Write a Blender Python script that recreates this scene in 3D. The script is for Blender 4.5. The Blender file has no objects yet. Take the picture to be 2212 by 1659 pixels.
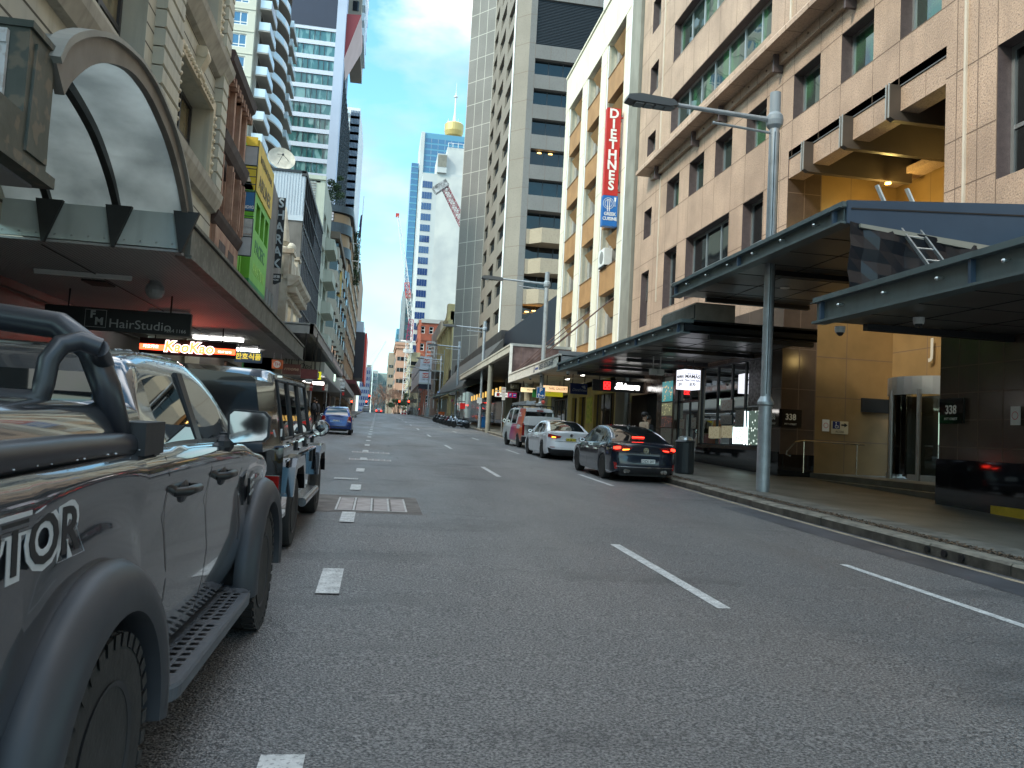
import bpy, bmesh, math, random
from mathutils import Vector, Matrix, noise
from math import sin, cos, pi, radians, atan2, sqrt
random.seed(7)
SC = bpy.context.scene; COL = SC.collection
# ---------------- camera ----------------
cam = bpy.data.cameras.new('camera'); camo = bpy.data.objects.new('camera', cam); COL.objects.link(camo)
cam.sensor_width = 36; cam.lens = 36*1740/2212; cam.clip_start = .05; cam.clip_end = 4000
_Z = Vector((.053, 1, -110/1740)).normalized()
_Y = Vector((813-1106, -(923.971-829.5), -1740)).normalized()
_X = _Y.cross(_Z)
R = Matrix((_X, _Y, _Z))            # rows: world axes seen from the camera -> this is camera-to-world
camo.matrix_world = Matrix.Translation((0, 0, 1.65)) @ R.to_4x4()
cam.dof.use_dof = True; cam.dof.focus_distance = 14; cam.dof.aperture_fstop = 9
SC.camera = camo
# ---------------- light ----------------
SUN_EL, SUN_AZ = radians(40), radians(242)      # azimuth clockwise from +Y: behind the camera, from the left
W = bpy.data.worlds.new("World"); SC.world = W; W.use_nodes = True
nt = W.node_tree; nt.nodes.clear()
def nn(t, tree, **kw):
    n = tree.nodes.new(t)
    for k, v in kw.items(): setattr(n, k, v)
    return n
out = nn('ShaderNodeOutputWorld', nt); bg = nn('ShaderNodeBackground', nt)
sky = nn('ShaderNodeTexSky', nt, sky_type='NISHITA', sun_disc=False, sun_elevation=SUN_EL, sun_rotation=SUN_AZ, air_density=1.0, dust_density=1.5, ozone_density=1.5)
tc = nn('ShaderNodeTexCoord', nt)
mp = nn('ShaderNodeMapping', nt); mp.inputs['Scale'].default_value = (1.0, 1.0, 2.1); mp.inputs['Location'].default_value = (2.1, .3, .9); mp.inputs['Rotation'].default_value = (0, 0, .2)
nz = nn('ShaderNodeTexNoise', nt); nz.inputs['Scale'].default_value = 2.6; nz.inputs['Detail'].default_value = 7; nz.inputs['Roughness'].default_value = .52
rp = nn('ShaderNodeValToRGB', nt); rp.color_ramp.elements[0].position = .44; rp.color_ramp.elements[1].position = .60
sp = nn('ShaderNodeSeparateXYZ', nt)
mr = nn('ShaderNodeMapRange', nt); mr.inputs['From Min'].default_value = .02; mr.inputs['From Max'].default_value = .30; mr.inputs['To Min'].default_value = .7; mr.inputs['To Max'].default_value = 0
mx0 = nn('ShaderNodeMath', nt, operation='MAXIMUM')
nz2 = nn('ShaderNodeTexNoise', nt); nz2.inputs['Scale'].default_value = 4.5; nz2.inputs['Detail'].default_value = 4
cc = nn('ShaderNodeValToRGB', nt); e = cc.color_ramp.elements
e[0].position = .38; e[0].color = (1.55, 2.0, 2.35, 1); e[1].position = .62; e[1].color = (3.0, 3.1, 3.15, 1)
mix = nn('ShaderNodeMixRGB', nt); bst = nn('ShaderNodeMixRGB', nt, blend_type='MULTIPLY'); bst.inputs[0].default_value = 1; bst.inputs[2].default_value = (.66, 1.06, 1.0, 1)
hi = nn('ShaderNodeMapRange', nt); hi.inputs['From Min'].default_value = .42; hi.inputs['From Max'].default_value = .62; cm = nn('ShaderNodeMixRGB', nt); cm.inputs[2].default_value = (12.5, 12.7, 12.8, 1)
L = nt.links.new
L(tc.outputs['Generated'], mp.inputs[0]); L(mp.outputs[0], nz.inputs[0]); L(nz.outputs[0], rp.inputs[0]); L(mp.outputs[0], nz2.inputs[0]); L(nz2.outputs[0], cc.inputs[0])
L(tc.outputs['Generated'], sp.inputs[0]); L(sp.outputs[2], mr.inputs[0]); L(rp.outputs[0], mx0.inputs[0]); L(mr.outputs[0], mx0.inputs[1])
L(sky.outputs[0], bst.inputs[1]); L(bst.outputs[0], mix.inputs[1]); L(sp.outputs[2], hi.inputs[0]); L(hi.outputs[0], cm.inputs[0]); L(cc.outputs[0], cm.inputs[1]); L(cm.outputs[0], mix.inputs[2]); L(mx0.outputs[0], mix.inputs[0])
L(mix.outputs[0], bg.inputs[0]); bg.inputs[1].default_value = .15; L(bg.outputs[0], out.inputs[0])
sl = bpy.data.lights.new('sun', 'SUN'); sl.energy = 1.1; sl.angle = radians(8); sl.color = (1, .90, .76)
so = bpy.data.objects.new('sun', sl); COL.objects.link(so)
sd = Vector((sin(SUN_AZ)*cos(SUN_EL), cos(SUN_AZ)*cos(SUN_EL), sin(SUN_EL)))
so.rotation_euler = sd.to_track_quat('Z', 'Y').to_euler(); so.location = sd*200
SC.view_settings.view_transform = 'Standard'; SC.view_settings.look = 'None'; SC.view_settings.exposure = 1.5; SC.view_settings.gamma = 1
SC.cycles.max_bounces = 8; SC.cycles.glossy_bounces = 3; SC.cycles.diffuse_bounces = 4; SC.cycles.use_denoising = True
# ---------------- materials ----------------
MATS = {}
def mat(name, col, rough=.6, metal=0., var=0., vs=1.5, bump=0., bs=30., coat=0., emit=0., spec=.5, speck=None, streak=0., alpha=1., trans=0., vcol=None, bdist=.02):
    """procedural material: base colour broken up by noise (var), fine grains (speck), vertical weather streaks, bump"""
    if name in MATS: return MATS[name]
    m = bpy.data.materials.new(name); m.use_nodes = True; t = m.node_tree; p = t.nodes['Principled BSDF']
    p.inputs['Roughness'].default_value = rough; p.inputs['Metallic'].default_value = metal
    p.inputs['Specular IOR Level'].default_value = spec; p.inputs['Coat Weight'].default_value = coat; p.inputs['Coat Roughness'].default_value = .03
    p.inputs['Alpha'].default_value = alpha; p.inputs['Transmission Weight'].default_value = trans
    c = (*col, 1)
    p.inputs['Base Color'].default_value = c
    tcn = nn('ShaderNodeTexCoord', t); k = t.links.new; cur = None
    def mixc(fac, a, b):
        mnode = nn('ShaderNodeMixRGB', t)
        k(fac, mnode.inputs[0])
        if a is None: mnode.inputs[1].default_value = c
        else: k(a, mnode.inputs[1])
        mnode.inputs[2].default_value = (*b, 1); return mnode.outputs[0]
    if var:
        n = nn('ShaderNodeTexNoise', t); n.inputs['Scale'].default_value = vs; n.inputs['Detail'].default_value = 6; k(tcn.outputs['Object'], n.inputs[0])
        r = nn('ShaderNodeValToRGB', t); r.color_ramp.elements[0].position = .36; r.color_ramp.elements[1].position = .66; k(n.outputs[0], r.inputs[0])
        q = nn('ShaderNodeMath', t, operation='MULTIPLY'); q.inputs[1].default_value = 1.; k(r.outputs[0], q.inputs[0])
        b = vcol if vcol else tuple(x*(1-var) for x in col)
        cur = mixc(q.outputs[0], cur, b)
        rr = nn('ShaderNodeMapRange', t); rr.inputs['To Min'].default_value = rough*.85; rr.inputs['To Max'].default_value = min(1, rough*1.15+.02); k(n.outputs[0], rr.inputs[0]); k(rr.outputs[0], p.inputs['Roughness'])
    if streak:
        mpp = nn('ShaderNodeMapping', t); mpp.inputs['Scale'].default_value = (2.2, 2.2, .18); k(tcn.outputs['Object'], mpp.inputs[0])
        n = nn('ShaderNodeTexNoise', t); n.inputs['Scale'].default_value = 1.6; n.inputs['Detail'].default_value = 5; k(mpp.outputs[0], n.inputs[0])
        r = nn('ShaderNodeValToRGB', t); r.color_ramp.elements[0].position = .5; r.color_ramp.elements[1].position = .75; k(n.outputs[0], r.inputs[0])
        q = nn('ShaderNodeMath', t, operation='MULTIPLY'); q.inputs[1].default_value = streak; k(r.outputs[0], q.inputs[0])
        cur = mixc(q.outputs[0], cur, tuple(x*.35 for x in col))
    if speck:
        n = nn('ShaderNodeTexNoise', t); n.inputs['Scale'].default_value = speck[1]; n.inputs['Detail'].default_value = 2; k(tcn.outputs['Object'], n.inputs[0])
        r = nn('ShaderNodeValToRGB', t); r.color_ramp.elements[0].position = .55; r.color_ramp.elements[1].position = .62; k(n.outputs[0], r.inputs[0])
        q = nn('ShaderNodeMath', t, operation='MULTIPLY'); q.inputs[1].default_value = speck[2]; k(r.outputs[0], q.inputs[0])
        cur = mixc(q.outputs[0], cur, speck[0])
    if cur is not None: k(cur, p.inputs['Base Color'])
    if bump:
        n = nn('ShaderNodeTexNoise', t); n.inputs['Scale'].default_value = bs; n.inputs['Detail'].default_value = 4; k(tcn.outputs['Object'], n.inputs[0])
        b = nn('ShaderNodeBump', t); b.inputs['Strength'].default_value = bump; b.inputs['Distance'].default_value = bdist; k(n.outputs[0], b.inputs['Height']); k(b.outputs[0], p.inputs['Normal'])
    if emit:
        p.inputs['Emission Strength'].default_value = emit; p.inputs['Emission Color'].default_value = c
    MATS[name] = m; return m
def glass(name, col=(.012, .018, .02), wav=.3, ws=1.2, rough=.02, spec=1.0, curtain=None):
    """window glass of an unlit room: dark, sharply mirroring, slightly wavy"""
    if name in MATS: return MATS[name]
    m = mat(name, col, rough, spec=spec); t = m.node_tree; p = t.nodes['Principled BSDF']; k = t.links.new
    p.inputs['IOR'].default_value = 1.6
    tcn = nn('ShaderNodeTexCoord', t)
    n = nn('ShaderNodeTexNoise', t); n.inputs['Scale'].default_value = ws; n.inputs['Detail'].default_value = 1; k(tcn.outputs['Object'], n.inputs[0])
    b = nn('ShaderNodeBump', t); b.inputs['Strength'].default_value = wav; b.inputs['Distance'].default_value = .03; k(n.outputs[0], b.inputs['Height']); k(b.outputs[0], p.inputs['Normal'])
    if curtain:
        n2 = nn('ShaderNodeTexNoise', t); n2.inputs['Scale'].default_value = .9; mpp = nn('ShaderNodeMapping', t); mpp.inputs['Scale'].default_value = (1, 1, .3); k(tcn.outputs['Object'], mpp.inputs[0]); k(mpp.outputs[0], n2.inputs[0])
        r = nn('ShaderNodeValToRGB', t); r.color_ramp.elements[0].position = .5; r.color_ramp.elements[1].position = .56; r.color_ramp.elements[0].color = (*col, 1); r.color_ramp.elements[1].color = (*curtain, 1)
        k(n2.outputs[0], r.inputs[0]); k(r.outputs[0], p.inputs['Base Color'])
    return m
def clearglass(name, tint=(.9, .95, .93)):
    if name in MATS: return MATS[name]
    m = bpy.data.materials.new(name); m.use_nodes = True; t = m.node_tree; t.nodes.clear()
    o = nn('ShaderNodeOutputMaterial', t); a = nn('ShaderNodeBsdfTransparent', t); a.inputs[0].default_value = (*tint, 1); g = nn('ShaderNodeBsdfGlossy', t); g.inputs['Roughness'].default_value = .02
    f = nn('ShaderNodeFresnel', t); f.inputs[0].default_value = 1.6; mx = nn('ShaderNodeMixShader', t)
    t.links.new(f.outputs[0], mx.inputs[0]); t.links.new(a.outputs[0], mx.inputs[1]); t.links.new(g.outputs[0], mx.inputs[2]); t.links.new(mx.outputs[0], o.inputs[0])
    MATS[name] = m; return m
# ---------------- planes & mesh builder ----------------
class Pl:
    """vertical plane: u runs horizontally, d is distance out of the face, z is height"""
    def __init__(s, ox, oy, ux, uy, nx, ny):
        l = sqrt(ux*ux+uy*uy); s.o = Vector((ox, oy, 0)); s.u = Vector((ux/l, uy/l, 0)); l = sqrt(nx*nx+ny*ny); s.n = Vector((nx/l, ny/l, 0))
    def p(s, u, d, z): v = s.o+s.u*u+s.n*d; return (v.x, v.y, z)
def RX(x): return Pl(x, 0, 0, 1, -1, 0)     # face of the right-hand side, looking into the street; u = Y
def LX(x): return Pl(x, 0, 0, 1, 1, 0)
def FY(y): return Pl(0, y, 1, 0, 0, -1)     # face looking back at the photographer; u = X
class MB:
    def __init__(s): s.v = []; s.f = []; s.m = []
    def quad(s, *pts, m=0):
        i = len(s.v); s.v += [tuple(q) for q in pts]; s.f.append(tuple(range(i, i+len(pts)))); s.m.append(m)
    def hexa(s, a, m=0):
        i = len(s.v); s.v += [tuple(q) for q in a]
        for f in ((0, 3, 2, 1), (4, 5, 6, 7), (0, 1, 5, 4), (1, 2, 6, 5), (2, 3, 7, 6), (3, 0, 4, 7)): s.f.append(tuple(i+k for k in f)); s.m.append(m)
        return s
    def box(s, x0, x1, y0, y1, z0, z1, m=0):
        return s.hexa([(x0, y0, z0), (x1, y0, z0), (x1, y1, z0), (x0, y1, z0), (x0, y0, z1), (x1, y0, z1), (x1, y1, z1), (x0, y1, z1)], m)
    def pb(s, pl, u0, u1, d0, d1, z0, z1, m=0):
        return s.hexa([pl.p(u0, d0, z0), pl.p(u1, d0, z0), pl.p(u1, d1, z0), pl.p(u0, d1, z0), pl.p(u0, d0, z1), pl.p(u1, d0, z1), pl.p(u1, d1, z1), pl.p(u0, d1, z1)], m)
    def prism(s, poly, f0, f1, m=0):
        """poly: 2-D points; f0,f1 map a 2-D point to the two end positions"""
        n = len(poly); i = len(s.v); s.v += [tuple(f0(*q)) for q in poly]+[tuple(f1(*q)) for q in poly]
        s.f.append(tuple(i+k for k in range(n))[::-1]); s.f.append(tuple(i+n+k for k in range(n))); s.m += [m, m]
        for k in range(n): s.f.append((i+k, i+(k+1) % n, i+n+(k+1) % n, i+n+k)); s.m.append(m)
        return s
    def cyl(s, a, b, r0, r1=None, n=12, m=0, cap=True):
        r1 = r0 if r1 is None else r1; a = Vector(a); b = Vector(b); w = (b-a).normalized()
        x = w.orthogonal().normalized(); y = w.cross(x); i = len(s.v)
        for c, r in ((a, r0), (b, r1)):
            for k in range(n): t = 2*pi*k/n; s.v.append(tuple(c+(x*cos(t)+y*sin(t))*r))
        for k in range(n): s.f.append((i+k, i+(k+1) % n, i+n+(k+1) % n, i+n+k)); s.m.append(m)
        if cap: s.f.append(tuple(i+k for k in range(n))[::-1]); s.f.append(tuple(i+n+k for k in range(n))); s.m += [m, m]
        return s
    def tube(s, pts, r, n=10, m=0, cap=True):
        pts = [Vector(p) for p in pts]; rs = r if isinstance(r, (list, tuple)) else [r]*len(pts); rings = []; x = None
        for j, p in enumerate(pts):
            w = (pts[min(j+1, len(pts)-1)]-pts[max(j-1, 0)]).normalized()
            x = w.orthogonal().normalized() if x is None else (x-w*x.dot(w)).normalized()
            y = w.cross(x); i = len(s.v); rings.append(i)
            for k in range(n): t = 2*pi*k/n; s.v.append(tuple(p+(x*cos(t)+y*sin(t))*rs[j]))
        for a, b in zip(rings, rings[1:]):
            for k in range(n): s.f.append((a+k, a+(k+1) % n, b+(k+1) % n, b+k)); s.m.append(m)
        if cap: s.f.append(tuple(rings[0]+k for k in range(n))[::-1]); s.f.append(tuple(rings[-1]+k for k in range(n))); s.m += [m, m]
        return s
    def lathe(s, c, prof, n=16, axis='z', m=0):
        c = Vector(c); rings = []
        for r, h in prof:
            i = len(s.v); rings.append(i)
            for k in range(n):
                t = 2*pi*k/n; a, b = r*cos(t), r*sin(t)
                s.v.append(tuple(c+(Vector((a, b, h)) if axis == 'z' else Vector((h, a, b)) if axis == 'x' else Vector((a, h, b)))))
        for a, b in zip(rings, rings[1:]):
            for k in range(n): s.f.append((a+k, a+(k+1) % n, b+(k+1) % n, b+k)); s.m.append(m)
        s.f.append(tuple(rings[0]+k for k in range(n))[::-1]); s.f.append(tuple(rings[-1]+k for k in range(n))); s.m += [m, m]
        return s
    def ball(s, c, r, sx=1, sy=1, sz=1, n=10, m=0):
        k = max(4, n//2); i0 = len(s.v)
        s.lathe((0, 0, 0), [(r*sin(pi*j/k)+1e-4, -r*cos(pi*j/k)) for j in range(k+1)], n, 'z', m)
        for i in range(i0, len(s.v)): v = s.v[i]; s.v[i] = (c[0]+v[0]*sx, c[1]+v[1]*sy, c[2]+v[2]*sz)
        return s
    def grid(s, P, m=0, closeu=False):
        """P: rows of points"""
        i = len(s.v); nr, nc = len(P), len(P[0])
        for r in P: s.v += [tuple(q) for q in r]
        for a in range(nr-1):
            for b in range(nc if closeu else nc-1):
                b2 = (b+1) % nc; s.f.append((i+a*nc+b, i+a*nc+b2, i+(a+1)*nc+b2, i+(a+1)*nc+b)); s.m.append(m(a, b) if callable(m) else m)
        return s
    def wall(s, pl, u0, u1, z0, z1, ops=(), rev=.25, m=0, mr=None, d=0.):
        """face with rectangular openings (u0,u1,z0,z1) and their reveals"""
        mr = m if mr is None else mr
        us = sorted({u0, u1, *[min(max(q, u0), u1) for o in ops for q in o[:2]]}); zs = sorted({z0, z1, *[min(max(q, z0), z1) for o in ops for q in o[2:4]]})
        for a, b in zip(us, us[1:]):
            col = []
            for c, e in zip(zs, zs[1:]):
                cu, cz = (a+b)/2, (c+e)/2
                if any(o[0] < cu < o[1] and o[2] < cz < o[3] for o in ops): continue
                if col and abs(col[-1][1]-c) < 1e-6: col[-1][1] = e
                else: col.append([c, e])
            for c, e in col: s.quad(pl.p(a, d, c), pl.p(b, d, c), pl.p(b, d, e), pl.p(a, d, e), m=m)
        for o in ops:
            a, b, c, e = o[:4]; r = o[4] if len(o) > 4 else rev; k = d-r
            s.quad(pl.p(a, d, c), pl.p(a, k, c), pl.p(a, k, e), pl.p(a, d, e), m=mr); s.quad(pl.p(b, d, c), pl.p(b, k, c), pl.p(b, k, e), pl.p(b, d, e), m=mr)
            s.quad(pl.p(a, d, c), pl.p(b, d, c), pl.p(b, k, c), pl.p(a, k, c), m=mr); s.quad(pl.p(a, d, e), pl.p(b, d, e), pl.p(b, k, e), pl.p(a, k, e), m=mr)
        return s
    def mesh(s, name, mats, origin=(0, 0, 0), smooth=None):
        me = bpy.data.meshes.new(name); o = origin
        me.from_pydata([(x-o[0], y-o[1], z-o[2]) for x, y, z in s.v], [], s.f)
        for q in (mats if isinstance(mats, (list, tuple)) else [mats]): me.materials.append(q)
        me.polygons.foreach_set('material_index', s.m)
        me.update()
        if smooth is not None:
            bm = bmesh.new(); bm.from_mesh(me); bmesh.ops.remove_doubles(bm, verts=bm.verts, dist=1e-4); bmesh.ops.recalc_face_normals(bm, faces=bm.faces); bm.to_mesh(me); bm.free()
            me.shade_smooth(); me.set_sharp_from_angle(angle=radians(smooth))
        return me
def tagit(o, label=None, cat=None, group=None, kind=None):
    if label: o['label'] = label
    if cat: o['category'] = cat
    if group: o['group'] = group
    if kind: o['kind'] = kind
def thing(name, label, cat, loc=(0, 0, 0), rot=None, group=None):
    o = bpy.data.objects.new(name, None); COL.objects.link(o); o.location = loc; o.empty_display_size = .2
    if rot: o.rotation_euler = rot
    tagit(o, label, cat, group); return o
def wloc(o):
    l = Vector((0, 0, 0))
    while o is not None: l += Vector(o.location); o = o.parent
    return l
def part(name, mb, mats, parent, local=False, smooth=None, label=None, kind=None, org=None):
    """one part as one mesh; coordinates are world ones unless local"""
    if not mb.f: return None
    base = Vector((0, 0, 0)) if local else wloc(parent)
    o = bpy.data.objects.new(name, mb.mesh(name, mats, base, smooth)); COL.objects.link(o); o.parent = parent
    if label: o['label'] = label
    if kind: o['kind'] = kind
    return o
def solo(name, mb, mats, label=None, cat=None, group=None, kind=None, org=(0, 0, 0), smooth=None):
    """a thing that is one mesh"""
    o = bpy.data.objects.new(name, mb.mesh(name, mats, org, smooth)); COL.objects.link(o); o.location = org; tagit(o, label, cat, group, kind); return o
def copy_tree(o, parent=None):
    c = o.copy(); COL.objects.link(c)
    if parent: c.parent = parent
    for ch in list(o.children): copy_tree(ch, c)
    return c
def text(parent, name, s, pos, nrm, size, m, ext=.004, align='CENTER', sx=1., shear=0., bold=0., local=False, up=None, ra=0.):
    cu = bpy.data.curves.new('t', 'FONT'); cu.body = s; cu.size = size; cu.extrude = ext; cu.align_x = align; cu.align_y = 'CENTER'; cu.shear = shear; cu.offset = bold; cu.resolution_u = 3
    to = bpy.data.objects.new('t', cu); COL.objects.link(to)
    dg = bpy.context.evaluated_depsgraph_get(); me = bpy.data.meshes.new_from_object(to.evaluated_get(dg)); bpy.data.objects.remove(to); me.name = name
    n = Vector(nrm).normalized(); z = Vector(up) if up else Vector((0, 0, 1)); r = z.cross(n).normalized(); z = n.cross(r)
    if ra: q = Matrix.Rotation(ra, 3, n); r = q@r; z = q@z
    T = Matrix((r, z, n)).transposed(); base = Vector((0, 0, 0)) if local else wloc(parent); off = Vector(pos)-base
    for v in me.vertices: c = Vector((v.co.x*sx, v.co.y, v.co.z)); v.co = T@c+off
    me.materials.clear(); me.materials.append(m)
    o = bpy.data.objects.new(name, me); COL.objects.link(o); o.parent = parent; return o
def window(parent, pl, u0, u1, z0, z1, d, nu=1, nz=1, fw=.05, fm=None, gm=None, name='window', zsplit=None, pane=True, fd=.06):
    """frame (part) with its glass (sub-part), lying at depth d of the plane"""
    f = MB(); e = .002
    f.pb(pl, u0, u0+fw, d, d+fd, z0, z1); f.pb(pl, u1-fw, u1, d, d+fd, z0, z1); f.pb(pl, u0+fw, u1-fw, d, d+fd-e, z0, z0+fw); f.pb(pl, u0+fw, u1-fw, d, d+fd-e, z1-fw, z1)
    for i in range(1, nu): c = u0+(u1-u0)*i/nu; f.pb(pl, c-fw/2, c+fw/2, d, d+fd-2*e, z0+fw, z1-fw)
    zz = zsplit if zsplit else [z0+(z1-z0)*i/nz for i in range(1, nz)]
    for c in zz: f.pb(pl, u0+fw, u1-fw, d, d+fd-3*e, c-fw/2, c+fw/2)
    o = part(name, f, fm, parent)
    if pane:
        g = MB(); g.quad(pl.p(u0+.01, d+.02, z0+.01), pl.p(u1-.01, d+.02, z0+.01), pl.p(u1-.01, d+.02, z1-.01), pl.p(u0+.01, d+.02, z1-.01))
        base = wloc(parent); q = bpy.data.objects.new('pane', g.mesh('pane', gm, base)); COL.objects.link(q); q.parent = o
    return o
GS = .027
def gz(y): return GS*y if y < 188 else GS*188+(y-188)*.0135-(y-188)**2*.00022 if y < 240 else gz(239.9)   # street level
# ---------------- common materials ----------------
granite = mat('pink_granite', (.50, .345, .245), .6, var=.30, vs=.55, speck=((.24, .17, .13), 26, .8), bump=.5, bs=22, streak=.25, bdist=.03)
joint = mat('joint', (.16, .11, .08), .9)
dgran = mat('polished_granite_shaded', (.11, .078, .06), .16, var=.3, vs=1.2, speck=((.05, .035, .03), 60, .6))  # same granite polished, with the shade under the canopies painted into its colour
blackst = mat('black_granite', (.008, .008, .01), .05, spec=.8)
reveal = mat('dark_stone_reveal', (.115, .085, .085), .55, var=.2, vs=6, speck=((.05, .04, .04), 60, .5))
alu = mat('aluminium', (.50, .52, .52), .38, .85, var=.12, vs=3)
alud = mat('dark_metal', (.03, .035, .04), .4, .3)
galv = mat('galvanised_steel', (.42, .46, .49), .42, .55, var=.22, vs=4, bump=.1, bs=40, streak=.2)
slate = mat('slate_grey_paint', (.115, .15, .155), .42, var=.2, vs=1.4, streak=.45)
bluep = mat('blue_grey_paint', (.05, .085, .135), .4, var=.15, vs=1)
soffit = mat('soffit_panel', (.11, .105, .095), .3, var=.15, vs=.8, streak=0)
soffitd = mat('soffit_beam', (.02, .02, .022), .5)
white = mat('white_paint', (.72, .72, .70), .45, var=.08, vs=3)
cream = mat('cream_paint', (.62, .56, .44), .65, var=.12, vs=1, streak=.35)
lampw = mat('lamp_white', (1, .95, .85), emit=3)
lampa = mat('lamp_amber', (1, .55, .15), emit=2.2)
brake = mat('lit_red', (1, .03, .015), .3, emit=2.5)
orangel = mat('lit_orange', (1, .25, .02), .3, emit=3)
gl_g = glass('green_glass', (.02, .035, .03), .35, .8, curtain=(.03, .10, .045))
gl_d = glass('dark_glass', (.006, .008, .009), .2, .7, spec=.5, rough=.04)
blackp = mat('black_paint', (.01, .01, .011), .35, spec=.5)
concrete = mat('concrete', (.30, .275, .235), .8, var=.2, vs=.9, speck=((.2, .18, .15), 26, .5), bump=.25, bs=30, streak=.35)
# ---------------- ground, road, pavements ----------------
def lerp(P, y):
    if y <= P[0][0]: return P[0][1]
    for a, c in zip(P, P[1:]):
        if y <= c[0]: return a[1]+(c[1]-a[1])*(y-a[0])/(c[0]-a[0])
    return P[-1][1]
def kx(y): return lerp([(-15, 0), (14, 0), (22, .2), (45, .45), (60, .8), (66, .95), (110, .95), (140, .7)], y)   # the right kerb bends slightly outwards
def sheet(xs, y0, y1, dz, step=6., X=None):
    b = MB(); ys = []; y = y0
    while y < y1: ys.append(y); y += step
    ys.append(y1)
    ys = sorted(set(ys+[q for q in (240.,) if y0 < q < y1]))
    b.grid([[(x+(kx(y) if 7 < x < 9 else 0), y, gz(y)+dz) for x in xs] for y in ys]); return b
gm = mat('far_ground', (.10, .10, .10), .9, var=.3, vs=.05)
b = MB(); b.grid([[(x, y, gz(y)-.05) for x in (-1500, -300, -30, 30, 300, 1500)] for y in (-300, -60, 0, 60, 120, 180, 240, 600, 1500)])
solo('ground', b, gm, kind='structure')
def asphalt():
    m = mat('asphalt', (.05, .05, .052), .55); t = m.node_tree; p = t.nodes['Principled BSDF']; k = t.links.new; tcn = nn('ShaderNodeTexCoord', t)
    def noi(sc, det, scale=(1, 1, 1), ro=.5):
        mpp = nn('ShaderNodeMapping', t); mpp.inputs['Scale'].default_value = scale; k(tcn.outputs['Object'], mpp.inputs[0]); n = nn('ShaderNodeTexNoise', t); n.inputs['Scale'].default_value = sc; n.inputs['Detail'].default_value = det; n.inputs['Roughness'].default_value = ro; k(mpp.outputs[0], n.inputs[0]); return n
    def ramp(n, a, b, ca=(0, 0, 0, 1), cb=(1, 1, 1, 1)):
        r = nn('ShaderNodeValToRGB', t); r.color_ramp.elements[0].position = a; r.color_ramp.elements[1].position = b; r.color_ramp.elements[0].color = ca; r.color_ramp.elements[1].color = cb; k(n.outputs[0], r.inputs[0]); return r
    agg = nn('ShaderNodeTexVoronoi', t); agg.inputs['Scale'].default_value = 75; k(tcn.outputs['Object'], agg.inputs[0])
    stone = ramp(noi(58, 3, ro=.7), .40, .66, (.025, .025, .027, 1), (.24, .235, .23, 1))
    big = ramp(noi(.33, 6, (1, .45, 1)), .38, .62)
    mx = nn('ShaderNodeMixRGB', t); k(big.outputs[0], mx.inputs[0]); k(stone.outputs[0], mx.inputs[1])
    tan = nn('ShaderNodeMixRGB', t, blend_type='MULTIPLY'); tan.inputs[0].default_value = 1; tan.inputs[2].default_value = (1.28, 1.22, 1.18, 1); k(stone.outputs[0], tan.inputs[1]); k(tan.outputs[0], mx.inputs[2])
    # damp / oily patches and long repairs
    pt = ramp(noi(.55, 5, (.55, 1.25, 1), .6), .55, .68); q = nn('ShaderNodeMath', t, operation='MULTIPLY'); q.inputs[1].default_value = .55; k(pt.outputs[0], q.inputs[0])
    m2 = nn('ShaderNodeMixRGB', t); k(q.outputs[0], m2.inputs[0]); k(mx.outputs[0], m2.inputs[1]); m2.inputs[2].default_value = (.022, .022, .024, 1)
    # cracks
    cr = nn('ShaderNodeTexVoronoi', t, feature='DISTANCE_TO_EDGE'); cr.inputs['Scale'].default_value = .34; wv = noi(1.1, 4); add = nn('ShaderNodeMixRGB', t); add.inputs[0].default_value = .35
    k(tcn.outputs['Object'], add.inputs[1]); k(wv.outputs[1], add.inputs[2]); k(add.outputs[0], cr.inputs[0])
    c2 = ramp(cr, .0, .008, (1, 1, 1, 1), (0, 0, 0, 1)); msk = ramp(noi(.23, 2), .55, .6); q2 = nn('ShaderNodeMath', t, operation='MULTIPLY'); k(c2.outputs[0], q2.inputs[0]); k(msk.outputs[0], q2.inputs[1])
    m3 = nn('ShaderNodeMixRGB', t); k(q2.outputs[0], m3.inputs[0]); k(m2.outputs[0], m3.inputs[1]); m3.inputs[2].default_value = (.008, .008, .008, 1)
    k(m3.outputs[0], p.inputs['Base Color'])
    rr = ramp(noi(.5, 4, (1, .3, 1)), .35, .7, (.42, .42, .42, 1), (.66, .66, .66, 1)); k(rr.outputs[0], p.inputs['Roughness'])
    b1 = nn('ShaderNodeBump', t); b1.inputs['Strength'].default_value = .55; b1.inputs['Distance'].default_value = .012; k(agg.outputs[0], b1.inputs['Height'])
    b2 = nn('ShaderNodeBump', t); b2.inputs['Strength'].default_value = .5; b2.inputs['Distance'].default_value = .02; n = noi(2.2, 3, (.6, 1, 1)); k(n.outputs[0], b2.inputs['Height']); k(b1.outputs[0], b2.inputs['Normal']); k(b2.outputs[0], p.inputs['Normal'])
    return m
asph = asphalt()
solo('road', sheet((-3.2, 0, 3, 7.78), -14, 420, 0), asph, kind='structure')
pav = mat('pavement_stone', (.14, .132, .112), .5, var=.45, vs=.8, speck=((.06, .055, .05), 30, .4), bump=.2, bs=12)
solo('pavement', sheet((8.05, 10, 16.8), -14, 420, .15), pav, kind='structure')
solo('pavement', sheet((-7.2, -5, -3.5), -14, 420, .15), pav, kind='structure')
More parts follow.
